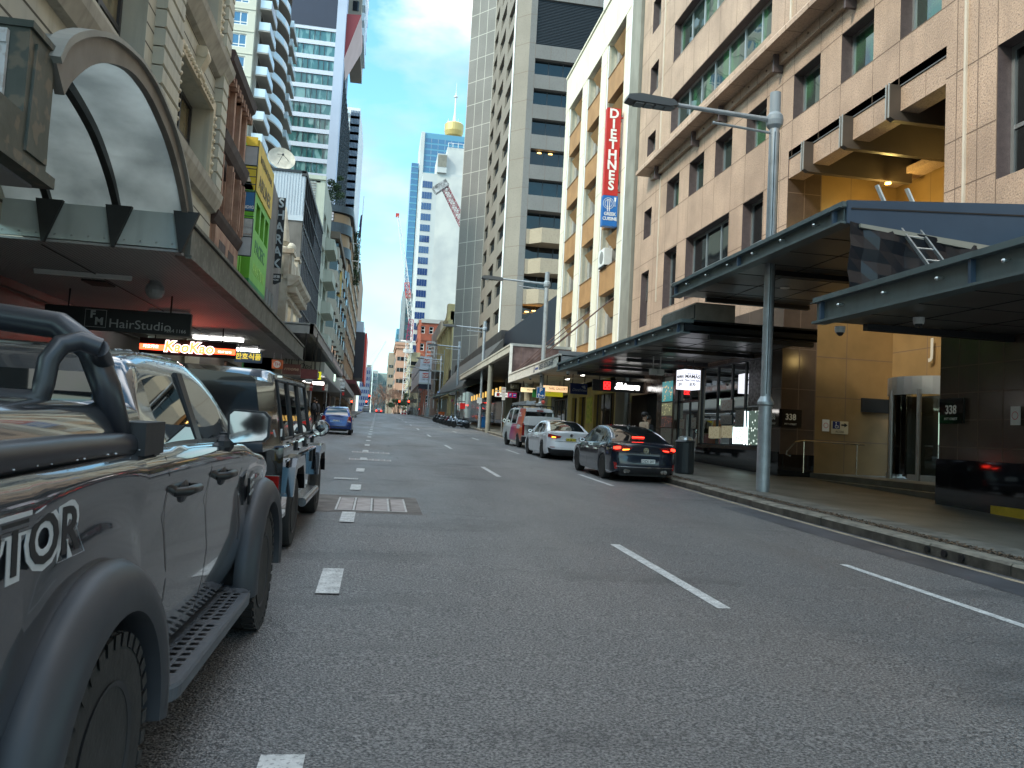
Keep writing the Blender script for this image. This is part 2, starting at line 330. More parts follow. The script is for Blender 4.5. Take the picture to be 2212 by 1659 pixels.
# paver edging strip with joints
b = MB()
ed = mat('paver_strip', (.19, .18, .155), .6, var=.5, vs=2.5, bump=.2, bs=20)
y = -10.
while y < 70:
    w = .62
    b.quad(*[(x+kx(q), q, gz(q)+.154) for x, q in ((8.38, y+.02), (9.02, y+.02), (9.02, y+w-.02), (8.38, y+w-.02))]); y += w
solo('pavement_edging', b, ed, kind='structure')
ks = mat('kerb_stone', (.10, .088, .072), .7, var=.5, vs=3, vcol=(.04, .036, .03), bump=.6, bs=9, bdist=.03)
kt = mat('kerb_top', (.24, .215, .17), .7, var=.5, vs=4, bump=.4, bs=14)
def kerb(XA, XB, y0, y1, gap=()):
    b = MB(); y = y0; rnd = random.Random(3)
    while y < y1:
        w = rnd.uniform(1.0, 1.5) if y < 80 else 3.
        if not any(a < y < c for a, c in gap):
            xa, xb = (XA+kx(y), XB+kx(y)) if XA > 0 else (XA, XB)
            j = rnd.uniform(-.012, .012); dz = rnd.uniform(-.008, .006); e = .012; t = .03
            P = lambda x, q, z: (x, q, gz(q)+z)
            s = 1 if xb > xa else -1     # xa is the road face
            ya, yb = y+e, y+w-e
            b.hexa([P(xa+j, ya, -.03), P(xb, ya, -.03), P(xb, yb, -.03), P(xa+j, yb, -.03), P(xa+j, ya, .13+dz), P(xb, ya, .13+dz), P(xb, yb, .13+dz), P(xa+j, yb, .13+dz)], 0)
            b.hexa([P(xa+j+s*.005, ya, .13+dz), P(xb, ya, .13+dz), P(xb, yb, .13+dz), P(xa+j+s*.005, yb, .13+dz), P(xa+j+s*t, ya, .158+dz), P(xb, ya, .158+dz), P(xb, yb, .158+dz), P(xa+j+s*t, yb, .158+dz)], 1)
        y += w
    return b
solo('kerb', kerb(7.75, 8.06, -12, 420, ((61.5, 66),)), [ks, kt], kind='structure')
solo('kerb', kerb(-3.2, -3.52, -12, 420), [ks, kt], kind='structure')
# drain holes in the kerb
b = MB()
for y in (9.65, 9.98, 10.32): b.cyl((7.728, y, gz(y)+.075), (7.76, y, gz(y)+.075), .05, n=14)
solo('kerb_drain_hole', b, blackp, kind='structure')
# painted lines
pw = mat('road_paint', (.62, .62, .60), .6, var=.5, vs=9, vcol=(.42, .42, .41), speck=((.12, .12, .12), 45, .55), bump=.15, bs=60)
py = mat('kerb_line_paint', (.50, .40, .27), .65, var=.5, vs=3, vcol=(.26, .22, .17), speck=((.1, .1, .1), 30, .5))
b = MB()
def patch(b, x0, x1, y0, y1, dz=.004, m=0, n=1):
    for i in range(n):
        a, c = y0+(y1-y0)*i/n, y0+(y1-y0)*(i+1)/n
        ka, kc = (kx(a), kx(c)) if x0 > 7.5 else (0, 0)
        b.quad((x0+ka, a, gz(a)+dz), (x1+ka, a, gz(a)+dz), (x1+kc, c, gz(c)+dz), (x0+kc, c, gz(c)+dz), m=m)
for k in range(48):
    y = -1.47+4.33*k
    if y > 0: patch(b, -.43, -.23, y, y+1.08, .0135)
for k in range(14): y = 6.95+13.65*k; patch(b, 3.13, 3.26, y, y+3.4)
for k in range(6): y = 5.95+13.4*k; patch(b, 5.80, 5.91, y, y+3.4)
solo('road_marking', b, pw, kind='structure')
b = MB(); patch(b, 7.56, 7.66, -8, 60, n=20); solo('kerb_line', b, py, kind='structure')
# dark gutter and tar repairs
gut = mat('gutter', (.075, .078, .088), .5, var=.5, vs=1.2, bump=.2, bs=30)
b = MB(); patch(b, 6.95, 7.54, 5.0, 15.5, .003, n=4); patch(b, 7.66, 7.75, -8, 60, .003, n=20); solo('gutter', b, gut, kind='structure')
# service covers
frame_m = mat('cover_frame', (.55, .53, .5), .5, .3, var=.3, vs=6); cov = mat('cover_concrete', (.40, .35, .33), .7, var=.3, vs=4, bump=.3, bs=25, streak=0); rep = mat('concrete_repair', (.17, .15, .135), .8, var=.45, vs=3, bump=.3, bs=20)
def cover(x0, x1, y0, y1, n, label, sur=None, slot=False):
    yc = (y0+y1)/2; t = thing('service_cover', label, 'manhole cover', ((x0+x1)/2, yc, gz(yc)))
    if sur: b = MB(); patch(b, *sur, .003, n=2); part('concrete_surround', b, rep, t)
    b = MB(); w = .03
    for i in range(n+1): x = x0+(x1-x0-w)*i/n; patch(b, x, x+w, y0, y1, .013)
    patch(b, x0, x1, y0, y0+w, .012); patch(b, x0, x1, y1-w, y1, .012); part('frame', b, frame_m, t)
    b = MB()
    for i in range(n):
        a, c = x0+(x1-x0)*i/n+.04, x0+(x1-x0)*(i+1)/n-.02
        if slot:
            patch(b, a, c, y0+.03, y1-.03, .007, 1)
        else: patch(b, a, c, y0+.04, y1-.04, .007)
    part('cover_panel', b, [cov, blackp], t)
cover(-.56, .56, 12.8, 14.55, 4, 'large pale four panel cover set in concrete in the road ahead of the black off-roader', (-3.1, .79, 12.6, 14.95))
cover(-.84, -.33, 18.0, 18.35, 12, 'narrow slotted drain grate beside the dashed line', None, True)
cover(-.75, .50, 24.4, 25.1, 7, 'nearer of two long grid covers lying across the dashed line')
cover(-.78, .50, 28.2, 28.9, 7, 'farther of two long grid covers lying across the dashed line')
# leaf litter behind the right kerb
lf = mat('leaf_litter', (.17, .11, .065), .9, var=.6, vs=8, vcol=(.07, .05, .035))
b = MB(); rnd = random.Random(5)
for i in range(3600):
    y = 7+16*rnd.random()**1.2; x = 8.2+rnd.gauss(0, .07); s = rnd.uniform(.012, .028); a = rnd.random()*6.3; z = gz(y)+.157+rnd.random()*.018
    b.quad(*[(x+s*cos(a+q)*(1 if i % 2 else .6), y+s*sin(a+q), z+(.01 if q > 3 else 0)) for q in (0, 1.6, 3.1, 4.7)])
solo('leaf_litter', b, lf, kind='stuff')

# ---------------- granite office building (right) ----------------
def segs(lo, hi, c, ops, vertical):
    cut = sorted((o[2], o[3]) if vertical else (o[0], o[1]) for o in ops if ((o[0]-.01 < c < o[1]+.01) if vertical else (o[2]-.01 < c < o[3]+.01)))
    r = []; a = lo
    for p, q in cut:
        if p > a: r.append((a, min(p, hi)))
        a = max(a, q)
    if a < hi: r.append((a, hi))
    return r
def joints(b, pl, u0, u1, z0, z1, us, zs, ops=(), m=1, w=.012, d=.003, off=0.):
    for c in us:
        for a, e in segs(z0, z1, c, ops, True):
            if e-a > .05: b.quad(pl.p(c-w, off+d, a), pl.p(c+w, off+d, a), pl.p(c+w, off+d, e), pl.p(c-w, off+d, e), m=m)
    for c in zs:
        for a, e in segs(u0, u1, c, ops, False):
            if e-a > .05: b.quad(pl.p(a, off+d+.001, c-w), pl.p(e, off+d+.001, c-w), pl.p(e, off+d+.001, c+w), pl.p(a, off+d+.001, c+w), m=m)
A = RX(12.7)
off = thing('office_building', 'pink granite office building with square windows and slate canopies, right foreground', 'office building', (12.7, 20, gz(20)+.15))
ops = []
small = [(37.38, 38.55, 22.5, 24.2), (37.38, 38.55, 19.2, 20.7), (37.4, 38.6, 16.08, 17.1), (37.5, 38.62, 11.81, 13.25), (37.55, 38.68, 7.35, 10.1)]
strips = [(25.5, 35.3, 16.09, 17.78), (25.5, 35.3, 19.5, 21.4), (12.0, 21.8, 16.09, 17.78)]
row3 = [(33.88, 35.43), (31.1, 32.7), (28.4, 29.97), (25.65, 27.2), (22.2, 23.8), (19.5, 21.06), (16.8, 18.36), (14.05, 15.6), (11.3, 12.9)]
w3 = [(a, c, 12.34, 13.83) for a, c in row3]
w4_ = [(33.9, 35.46, 7.83, 10.5), (28.45, 32.77, 7.83, 10.53), (25.7, 27.28, 7.83, 10.52), (11.2, 14.99, 7.63, 10.58)]
opening = (16.6, 24.0, 0, 11.13)
ops = [o+(.42,) for o in small+strips+w3+w4_]+[opening+(.02,)]
b = MB(); b.wall(A, -8, 40.0, 6.4, 34, ops, m=0, mr=2)
us = [38.95, 37.0, 35.44, 33.88, 32.7, 31.1, 29.97, 28.4, 27.2, 25.65, 24.55, 23.8, 22.2, 21.06, 19.5, 18.36, 16.24, 15.57, 15.0, 13.6, 12.2, 10.8, 9.4, 8]
zs = [7.8, 8.95, 10.54, 12.33, 13.84, 17.8, 19.45, 21.42, 23., 25.2, 27.4]
joints(b, A, -8, 40, 6.4, 34, us, zs, ops)
b.quad(A.p(40, 0, 6.4), A.p(40, -8, 6.4), A.p(40, -8, 34), A.p(40, 0, 34)); b.quad(A.p(-8, 0, 6.4), A.p(-8, -8, 6.4), A.p(-8, -8, 34), A.p(-8, 0, 34))
part('wall', b, [granite, joint, reveal], off)
b = MB(); b.pb(A, -8, 40, -12, -.5, 33.5, 34); part('roof', b, concrete, off)
for o in small[:4]: window(off, A, o[0], o[1], o[2], o[3], -.40, 1, 1, .07, alu, gl_d)
b = MB(); o = small[4]; [b.pb(A, o[0], o[1], -.38, -.28, o[2]+1.4+.1*i, o[2]+1.45+.1*i) for i in range(13)]; part('louvre', b, alu, off)
window(off, A, o[0], o[1], o[2], o[3], -.41, 1, 1, .07, alu, gl_d)
for o, n in zip(strips, (7, 7, 7)): window(off, A, o[0], o[1], o[2], o[3], -.40, n, 1, .09, alu, gl_g)
for o in w3: window(off, A, o[0], o[1], o[2], o[3], -.40, 1, 1, .08, alu, gl_g)
for o, n in zip(w4_, (1, 3, 1, 2)): window(off, A, o[0], o[1], o[2], o[3], -.40, n, 2, .09, alu, gl_d, zsplit=[o[2]+1.15])
# ledge, frieze and brackets
b = MB(); b.prism([(0, 14.86), (.75, 14.86), (.75, 15.02), (.62, 15.2), (0, 15.55)], lambda d, z: A.p(-8, d, z), lambda d, z: A.p(38.0, d, z))
for u in [38.-1.36*i for i in range(1, 22)]: b.pb(A, u-.01, u+.01, .001, .755, 14.855, 15.021, 1)
part('ledge', b, [granite, joint], off)
b = MB(); b.pb(A, -8, 37.45, .0, .16, 14.5, 14.86)
for i in range(30): u = 37.0-1.36*i; b.pb(A, u-.01, u+.01, .0, .164, 14.5, 14.86, 1); b.cyl(A.p(u-.7, .16, 14.68), A.p(u-.7, .19, 14.68), .035, n=8, m=1)
part('frieze', b, [granite, joint], off)
for u in (36.35, 31.75, 29.0, 24.6, 20.4, 16.):
    b = MB(); b.pb(A, u-.05, u+.05, 0, .34, 14.25, 14.86); part('bracket', b, reveal, off)
pipe = mat('pale_pipe', (.6, .52, .42), .5, var=.1, vs=2)
for u, z0, z1 in ((36.3, 8.3, 14.4), (36.6, 15.6, 30), (15.93, 6.6, 34), (24.1, 15.6, 34)):
    b = MB(); b.pb(A, u-.035, u+.035, .0, .05, z0, z1); part('downpipe', b, pipe, off)
# deep entrance opening
amber = mat('amber_stone', (.26, .165, .07), .35, var=.2, vs=1.5, speck=((.25, .15, .06), 30, .4))
b = MB()
L24 = FY(24.0)
b.wall(L24, 12.72, 13.9, .3, 11.13, m=0); b.wall(L24, 13.9, 16.6, .3, 11.13, m=1)
joints(b, L24, 12.7, 13.9, 1.0, 11.1, [13.3, 13.88], [2.3, 3.6, 4.9, 7.4, 8.7, 10.], m=2); joints(b, L24, 13.9, 16.6, 1.0, 11.1, [14.95], [2.0, 3.4, 4.7, 6.2, 7.9, 9.4], m=2)
BK = RX(16.6)
b.wall(BK, 16.6, 24, .3, 5.0, [(19.9, 23.9, .5, 3.0, .02)], m=1); b.wall(BK, 16.6, 24, 5.0, 11.13, [(17.0, 20.4, 5.5, 10.9, .3)], m=1)
joints(b, BK, 16.6, 24, .9, 11.1, [17.6, 19.1, 20.6, 22.3], [3.9, 5.0, 6.2, 7.8, 9.4], [(19.9, 23.9, .5, 3.9), (17., 20.4, 5.5, 10.9)], m=2)
R16 = Pl(0, 16.6, 1, 0, 0, 1); b.wall(R16, 12.72, 16.6, .3, 11.13, m=0)
part('entrance_lining', b, [dgran, amber, joint], off)
b = MB(); b.pb(A, 16.6, 24, -3.9, 0, 11.1, 11.35); b.pb(A, 17.0, 23.9, -3.8, -3.2, 10.5, 10.7, 1); part('entrance_ceiling', b, [soffit, granite], off)
b = MB(); b.pb(A, 16.6, 24, -.55, -.03, 10.45, 11.1, 0)
for u in (18.4, 20.5, 22.6): b.pb(A, u-.35-.7, u-.34-.7, -.03, -.026, 10.45, 11.1, 1)
part('lintel', b, [granite, joint], off)
finm = mat('bronze_fin', (.10, .078, .062), .45, .3, var=.1, vs=2); fine = mat('fin_edge', (.42, .40, .36), .4, .6)
for u in (18.4, 20.5, 22.6):
    b = MB(); b.prism([(.28, 11.13), (.28, 10.28), (.12, 10.2), (-3.4, 10.2), (-3.4, 11.1), (-.1, 11.13)], lambda d, z: A.p(u-.09, d, z), lambda d, z: A.p(u+.09, d, z))
    for q in (-.06, .06): b.pb(A, u+q-.022, u+q+.022, .28, .30, 10.25, 11.16, 1)
    part('fin', b, [finm, fine], off)
b = MB(); b.pb(BK, 17.0, 20.4, -.28, -.25, 5.5, 10.9); part('lobby_glass', b, gl_d, off)
b = MB()
for x, y, z in ((15.2, 22.4, 10.05), (15.4, 19.2, 10.05)): b.cyl((x, y, z), (x, y, z+.05), .09, n=10)
part('downlight', b, lampa, off)
# ground floor: shop side
b = MB(); g0 = 1.0
shop_ops = [(24.72, 30.62, 1.68, 4.72, .18), (30.75, 33.35, .9, 4.1, .25), (33.6, 34.95, 1.1, 4.6, .12), (35.6, 39.4, .9, 3.95, .9)]
b.wall(A, 24.0, 40.0, .4, 6.4, shop_ops, m=0, mr=0); joints(b, A, 24, 40, 1.6, 6.4, [24.65, 26.4, 28.1, 29.8, 33.45, 35.1, 39.5], [2.3, 3.6, 4.85], shop_ops, m=1)
b.wall(A, -8, 16.6, .3, 6.4, [(-8, 11.8, .9, 3.9, .6)], m=0); joints(b, A, -8, 16.6, .5, 6.4, [16., 15.4, 14.7, 13.9, 13.0, 12.1], [1.9, 2.5, 3.1, 3.7, 4.4, 5.1], m=1)
part('ground_floor_wall', b, [dgran, joint], off)
b = MB(); b.pb(A, 23.99, 30.72, 0, .06, .5, 1.56); b.pb(L24, 12.64, 13.88, 0, .05, .5, 1.5); b.pb(A, 11.9, 16.62, 0, .06, .3, 1.62); part('plinth', b, blackst, off)
b = MB(); b.pb(A, -8, 14.9, 0, .09, .1, .72); part('yellow_kerb_base', b, mat('yellow_paint', (.6, .42, .03), .6, var=.3, vs=3), off)
# lit shop interior seen through clear glass
shopi = mat('shop_interior', (.16, .075, .04), .7, var=.5, vs=1.2, vcol=(.03, .025, .02))
b = MB(); b.pb(A, 24.8, 33.3, -3.2, -3.1, .9, 4.8); b.pb(A, 24.75, 33.4, -3.2, -.3, .85, .95); b.pb(A, 24.8, 33.4, -3.2, -.3, 4.75, 4.85); b.pb(A, 24.7, 24.8, -3.2, -.2, .9, 4.8); b.pb(A, 33.3, 33.45, -3.2, -.3, .9, 4.8); part('shop_interior', b, shopi, off)
for u, d, z in ((25.6, -1.6, 4.55), (27.4, -2., 4.6), (28.6, -1.2, 4.6), (29.6, -2.4, 4.5), (30.4, -1, 4.5), (32.0, -1.2, 3.9)): b = MB(); b.ball(A.p(u, d, z), .045, n=8); part('pendant_lamp', b, lampa, off)
cg = clearglass('shop_glass', (.42, .45, .44))
for u0, u1 in ((24.72, 26.74), (26.74, 27.84), (27.84, 29.1), (29.1, 30.62)): window(off, A, u0, u1, 1.68, 4.72, -.14, 1, 1, .05, alud, cg, name='shop_window')
window(off, A, 30.75, 33.35, .95, 4.05, -.22, 2, 1, .09, alud, cg, name='shop_door', zsplit=[3.45])
b = MB(); b.cyl(A.p(32.12, -.1, 1.6), A.p(32.12, -.1, 2.9), .02, n=8); b.cyl(A.p(31.98, -.1, 1.6), A.p(31.98, -.1, 2.9), .02, n=8); part('door_handle', b, alu, off)
b = MB(); b.pb(A, 35.6, 39.4, -.9, -.86, .9, 3.95); b.pb(A, 37.5, 37.6, -.86, -.8, .9, 3.95); part('dark_doorway', b, blackp, off)
# step and glazing of the entrance
b = MB(); b.box(13.75, 16.65, 16.62, 24.0, .3, .95); b.box(13.4, 13.75, 16.62, 23.9, .3, .78); part('entrance_step', b, mat('step_stone', (.15, .145, .12), .6, var=.3, vs=2, bump=.2, bs=20), off)
rd = (16.6, 21.7); rr_ = 1.4
b = MB()
def arc(b, r0, r1, z0, z1, a0, a1, n=24, m=0):
    for i in range(n):
        t0, t1 = a0+(a1-a0)*i/n, a0+(a1-a0)*(i+1)/n
        b.hexa([(rd[0]+r*cos(t), rd[1]+r*sin(t), z) for z in (z0, z1) for r, t in ((r0, t0), (r1, t0), (r1, t1), (r0, t1))], m)
arc(b, rr_-.08, rr_+.03, 3.45, 3.98, 0, 2*pi, 32); arc(b, rr_-.05, rr_+.02, .95, 1.12, pi*.55, pi*.9, 10); arc(b, rr_-.05, rr_+.02, .95, 1.12, pi*1.1, pi*1.5, 10)
for a in (.62*pi, .93*pi, 1.17*pi, 1.45*pi): b.cyl((rd[0]+rr_*cos(a), rd[1]+rr_*sin(a), .95), (rd[0]+rr_*cos(a), rd[1]+rr_*sin(a), 3.6), .07, n=10)
part('revolving_door_frame', b, alu, off, label='round brushed metal revolving door in the deep entrance')
b = MB(); arc(b, rr_-.02, rr_-.01, 1.1, 3.45, .58*pi, 1.48*pi, 20); part('revolving_door_glass', b, clearglass('door_glass', (.8, .8, .72)), off)
b = MB()
for a in (.2, 1.77, 3.34, 4.91): b.hexa([(rd[0]+r*cos(a+o), rd[1]+r*sin(a+o), z) for z in (1.0, 3.4) for r, o in ((.08, 0), (rr_-.1, 0), (rr_-.1, .03), (.08, .4))])
part('door_wing', b, mat('door_wing', (.05, .045, .03), .3), off)
b = MB(); b.pb(L24, 15.5, 16.5, .0, .12, 3.0, 3.45); b.pb(BK, 20, 23.9, 0, .1, 3.05, 3.5); part('transom', b, alud, off)
b = MB(); b.tube([(12.75, 23.4, 1.45), (12.6, 23.35, 1.5), (12.6, 23.3, 1.62), (12.85, 23.3, 1.9), (13.2, 23.3, 1.95), (15.2, 23.3, 1.92)], .028, 8)
b.cyl((13.15, 23.3, .95), (13.15, 23.3, 1.94), .02, n=8); b.cyl((14.95, 23.3, .95), (14.95, 23.3, 1.92), .02, n=8)
solo('handrail', b, mat('steel_rail', (.5, .45, .36), .25, .9), 'short stainless handrail with a curled end beside the entrance step', 'handrail')
# entrance lamps (lit in the photo)
def plamp(name, loc, e, col, r=.15):
    l = bpy.data.lights.new(name, 'POINT'); l.energy = e; l.color = col; l.shadow_soft_size = r; o = bpy.data.objects.new(name, l); COL.objects.link(o); o.location = loc; return o
plamp('entrance_lamp', (15.2, 22.4, 9.7), 38, (1, .72, .22)); plamp('entrance_lamp', (15.4, 19.0, 9.7), 28, (1, .72, .22)); plamp('entrance_lamp', (15.0, 20.6, 4.9), 9, (1, .68, .25)); plamp('entrance_lamp', (18.0, 21.7, 3.0), 10, (1, .75, .35))
plamp('shop_lamp', (14.4, 27.2, 4.2), 5, (1, .62, .35)); plamp('shop_lamp', (14.6, 30.6, 4.2), 5, (1, .62, .35))

# ---- canopies ----
def canopy(name, label, u0, u1, z0, z1, xf=8.5, zr=None, ribs=3.9, endL=None, flange=True, nlight=3, um=None):
    t = thing(name, label, 'canopy', (xf, (u0+u1)/2, z0)); F = RX(xf)
    b = MB(); dd = 12.68-xf
    b.pb(F, u0, u1, -.06, 0, z0+.04, z1-.1); b.pb(F, u0-.04, u1+.04, -.2, .09, z0, z0+.045); b.pb(F, u0-.05, u1+.05, -.3, .07, z1-.1, z1)
    b.pb(F, u0-.03, u1+.03, -.25, .12, z1-.115, z1-.1)
    part('fascia_beam', b, slate, t)
    n = max(2, int((u1-u0)/ribs)+1)
    for i in range(n): u = u0+.25+(u1-u0-.5)*i/(n-1); b = MB(); b.pb(F, u-.03, u+.03, 0, .085, z0+.045, z1-.115); part('stiffener', b, bluep, t)
    for i in range(int((u1-u0)/1.35)): u = u0+.9+1.35*i; b = MB(); b.cyl(F.p(u, 0, (z0+z1)/2), F.p(u, .09, (z0+z1)/2-.02), .022, n=7); b.ball(F.p(u, .1, (z0+z1)/2-.02), .035, n=7); part('fixing_stud', b, alu, t)
    b = MB(); b.pb(F, u0, u1, -dd, -.2, z0+.06, z0+.1)
    for i in range(1, int((u1-u0)/1.3)+1): u = u0+1.3*i; b.pb(F, u-.012, u+.012, -dd, -.2, z0+.052, z0+.06, 1)
    for q in (1.5, 2.9): b.pb(F, u0, u1, -q-.012, -q+.012, z0+.05, z0+.06, 1)
    part('soffit', b, [soffit, soffitd], t)
    for i in range(n): u = u0+.25+(u1-u0-.5)*i/(n-1); b = MB(); b.pb(F, u-.08, u+.08, -dd, -.9, z0-.09, z0+.04); part('soffit_beam', b, soffitd, t)
    b = MB(); b.pb(F, u0, u1, -dd, -.3, z1-.16, z1-.06); part('roof_sheet', b, slate, t)
    for (a, pl, uu0, uu1) in (('n', FY(u0), xf+.02, 12.68), ):
        b = MB(); b.pb(pl, uu0, uu1, -.06, .0, z0+.03, z1+.0); part('end_panel', b, endL or bluep, t)
    b = MB(); rnd = random.Random(int(u0*10))
    for i in range(nlight): b = MB(); b.cyl(F.p(u0+1.2+(u1-u0-2)*i/nlight, -2.2, z0+.035), F.p(u0+1.2+(u1-u0-2)*i/nlight, -2.2, z0+.055), .13, n=14); part('downlight_disc', b, white, t)
    return t
canopy('street_canopy', 'low slate steel canopy over the pavement, nearest at the right edge', -6, 14.72, 4.17, 4.69, nlight=6)
hc = canopy('street_canopy', 'raised slate steel canopy over the office entrance with a ladder against it', 13.86, 22.7, 5.98, 6.40, nlight=4)
b = MB(); b.prism([(8.52, 5.98), (12.68, 5.70), (12.68, 6.75), (8.52, 6.42)], lambda x, z: (x, 13.84, z), lambda x, z: (x, 13.78, z)); b.prism([(8.6, 6.28), (12.68, 6.52), (12.68, 6.49), (8.6, 6.25)], lambda x, z: (x, 13.79, z), lambda x, z: (x, 13.765, z), 1); part('blue_end_cladding', b, [bluep, soffitd], hc)
b = MB(); b.prism([(8.75, 5.90), (12.68, 5.55), (12.68, 5.72), (8.75, 5.97)], lambda x, z: (x, 14.0, z), lambda x, z: (x, 13.7, z)); part('end_edge_strip', b, mat('pale_strip', (.35, .33, .28), .5), hc)
mc = canopy('street_canopy', 'long lower slate canopy over the shopfronts from the grille to the white restaurant awning', 21.9, 38.0, 4.82, 5.24, nlight=5, endL=mat('dark_panel', (.012, .016, .02), .35))
b = MB(); F = RX(8.9); b.pb(F, 21.95, 24.75, -1.2, 0, 5.24, 5.76)
for i in range(3): b.pb(F, 22.03+.92*i, 22.87+.92*i, 0, .02, 5.3, 5.7, 1)
for i in range(66): u = 22.05+.0415*i; b.pb(F, u, u+.012, .02, .035, 5.32, 5.68, 0)
part('roof_grille', b, [mat('grille_frame', (.3, .29, .26), .5, .4, var=.2, vs=3), soffitd], mc)
# dark sheet hung between the canopies
b = MB(); P = []
for i in range(15):
    x = 8.55+(12.6-8.55)*i/14; row = []
    for j in range(7): z = 6.0-.35*(i/14)-(1.38-.35*(i/14)*.0)*j/6; row.append((x+.02*sin(j*1.3), 13.72+.035*sin(i*1.9)+.03*sin(j*2+i), max(z, 4.62)))
    P.append(row)
b.grid(P)
o = solo('hanging_sheet', b, mat('dark_sheet', (.009, .012, .018), .3, bump=.3, bs=3), 'dark plastic sheet hung between the low canopy and the raised canopy', 'plastic sheet')
sm = o.modifiers.new('s', 'SOLIDIFY'); sm.thickness = .01
# ladder
lad = thing('ladder', 'aluminium extension ladder leaning on the raised canopy edge', 'ladder', (9.9, 12.9, 4.7))
lm = mat('ladder_alu', (.62, .64, .66), .35, .7, var=.2, vs=8)
def lp(x0, t): return Vector((10.05+x0-.42*t, 12.95+.95*t*1.0, 4.62+1.5*t))
b = MB()
for x0 in (0, .40):
    b.hexa([tuple(lp(x0, t)+Vector((a, c, 0))) for t in (-.05, 1.0) for a, c in ((-.02, -.04), (.02, -.04), (.02, .04), (-.02, .04))])
part('rail', b, lm, lad)
for k in range(6): t = .12+.17*k; b = MB(); b.cyl(tuple(lp(0, t)), tuple(lp(.4, t)), .018, n=8); part('rung', b, lm, lad)
b = MB()
for x0, k in ((-.05, -1), (.45, 1)):
    p0 = lp(0 if k < 0 else .4, 1.0)+Vector((k*-.0, 0, .0)); p1 = p0+Vector((k*.12, .02, .12)); p2 = p1+Vector((-.22, .12, .62))
    b.tube([p0, p1], .022, 6); b.hexa([tuple(q+Vector((a, c, 0))) for q in (p1, p2) for a, c in ((-.02, -.045), (.02, -.045), (.02, .045), (-.02, .045))])
part('extended_stile', b, white, lad)
# ================= right side beyond the granite building =================
timber = mat('timber_panel', (.40, .215, .085), .55, var=.18, vs=.8, vcol=(.30, .155, .06), streak=.15)
timl = mat('timber_gap', (.20, .105, .04), .7)
palec = mat('cream_pier', (.72, .66, .53), .65, var=.12, vs=.7, streak=.3, speck=((.5, .42, .3), 6, .2))
greyr = mat('grey_render', (.25, .24, .20), .8, var=.25, vs=.7, bump=.15, bs=8, streak=.3)
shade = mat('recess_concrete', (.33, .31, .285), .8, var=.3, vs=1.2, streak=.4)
tb = thing('timber_panel_building', 'cream building with timber spandrel panels between slim piers, next to the granite offices', 'building', (12.7, 50, gz(50)+.15))
B = RX(12.7)
b = MB(); b.pb(B, 40.12, 41.7, -6, .15, 1, 31); b.pb(B, 40.02, 40.12, -6, -.15, 1, 31, 1); part('side_pier', b, [greyr, joint], tb)
piers = [(42.25, 43.4), (47.2, 48.55), (52.1, 53.4), (57.3, 58.5)]
for a, c in piers:
    b = MB(); b.pb(B, a, c, -1.2, 0, 4.8, 26.1)
    for z in (8.6, 12.7, 16.8, 20.9, 25): b.pb(B, a, c, 0, .003, z, z+.02, 1)
    part('pier', b, [palec, joint], tb)
b = MB(); b.pb(B, 41.7, 58.5, -2, .02, 26.1, 28.8); b.pb(B, 41.7, 58.5, -2, .1, 28.8, 28.95); part('parapet', b, palec, tb)
b = MB(); b.pb(B, 41.7, 58.5, -14, -1.9, 28.3, 28.6); b.quad(B.p(58.5, 0, 1), B.p(58.5, -14, 1), B.p(58.5, -14, 28.8), B.p(58.5, 0, 28.8)); b.quad(B.p(42, -1.25, 1), B.p(58.5, -1.25, 1), B.p(58.5, -1.25, 26.1), B.p(42, -1.25, 26.1), m=0); part('rear_wall', b, shade, tb)
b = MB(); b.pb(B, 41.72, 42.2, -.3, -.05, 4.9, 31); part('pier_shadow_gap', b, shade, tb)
b = MB(); [b.cyl(B.p(u, .06, 5), B.p(u, .06, 31 if u < 43 else 26), r, n=8) for u, r in ((42.0, .06),)]; part('downpipe', b, mat('pipe_white', (.7, .7, .7), .4), tb)
for u in (47.05, 51.95, 57.15):
    b = MB(); b.cyl(B.p(u, -.06, 5), B.p(u, -.06, 26), .045, n=8); part('downpipe', b, MATS['pipe_white'], tb)
blind = mat('pale_blind', (.40, .41, .36), .35, var=.2, vs=1, spec=.8)
bays = [(43.4, 47.0), (48.55, 51.9), (53.4, 57.1)]
tops = [7.7, 11.85, 15.95, 19.95, 23.9]
for (a, c) in bays:
    for i, zt in enumerate(tops):
        zb = zt-1.55
        b = MB(); b.pb(B, a+.02, c-.02, -.5, -.08, zb, zt); b.pb(B, a, c, -.52, -.04, zt-.04, zt, 1)
        n = 14
        for k in range(1, n): u = a+(c-a)*k/n; b.pb(B, u-.008, u+.008, -.085, -.077, zb+.01, zt-.05, 1)
        part('spandrel_panel', b, [timber, timl], tb)
        zh = (tops[i+1]-1.55) if i < 4 else 26.1
        # sunshade boards
        b = MB(); b.hexa([B.p(a-.0, -.75, zt+1.28), B.p(c-.4, -.75, zt+1.28), B.p(c-.4, -.70, zt+1.28), B.p(a, -.70, zt+1.28), B.p(a, -.28, zt+1.95), B.p(c-.4, -.28, zt+1.95), B.p(c-.4, -.23, zt+1.95), B.p(a, -.23, zt+1.95)])
        b.v = [v for v in b.v]; part('sunshade', b, timber, tb)
        b = MB(); b.pb(B, c-.55, c+.02, -1.24, -.55, zt, zh); part('window_return', b, shade, tb)
        window(tb, B, a, c-.55, zt, zh-.02, -1.1, 3, 1, .08, alud, glass('pale_glass', (.07, .08, .075), .2, 1., curtain=(.24, .25, .22)), zsplit=[zt+1.75])
ac = thing('air_conditioner', 'boxy white air conditioner on a bracket below the greek restaurant sign', 'air conditioner', (12.5, 46.1, 11.95))
b = MB(); b.pb(B, 45.4, 46.7, -.35, .12, 11.95, 12.95); part('casing', b, white, ac)
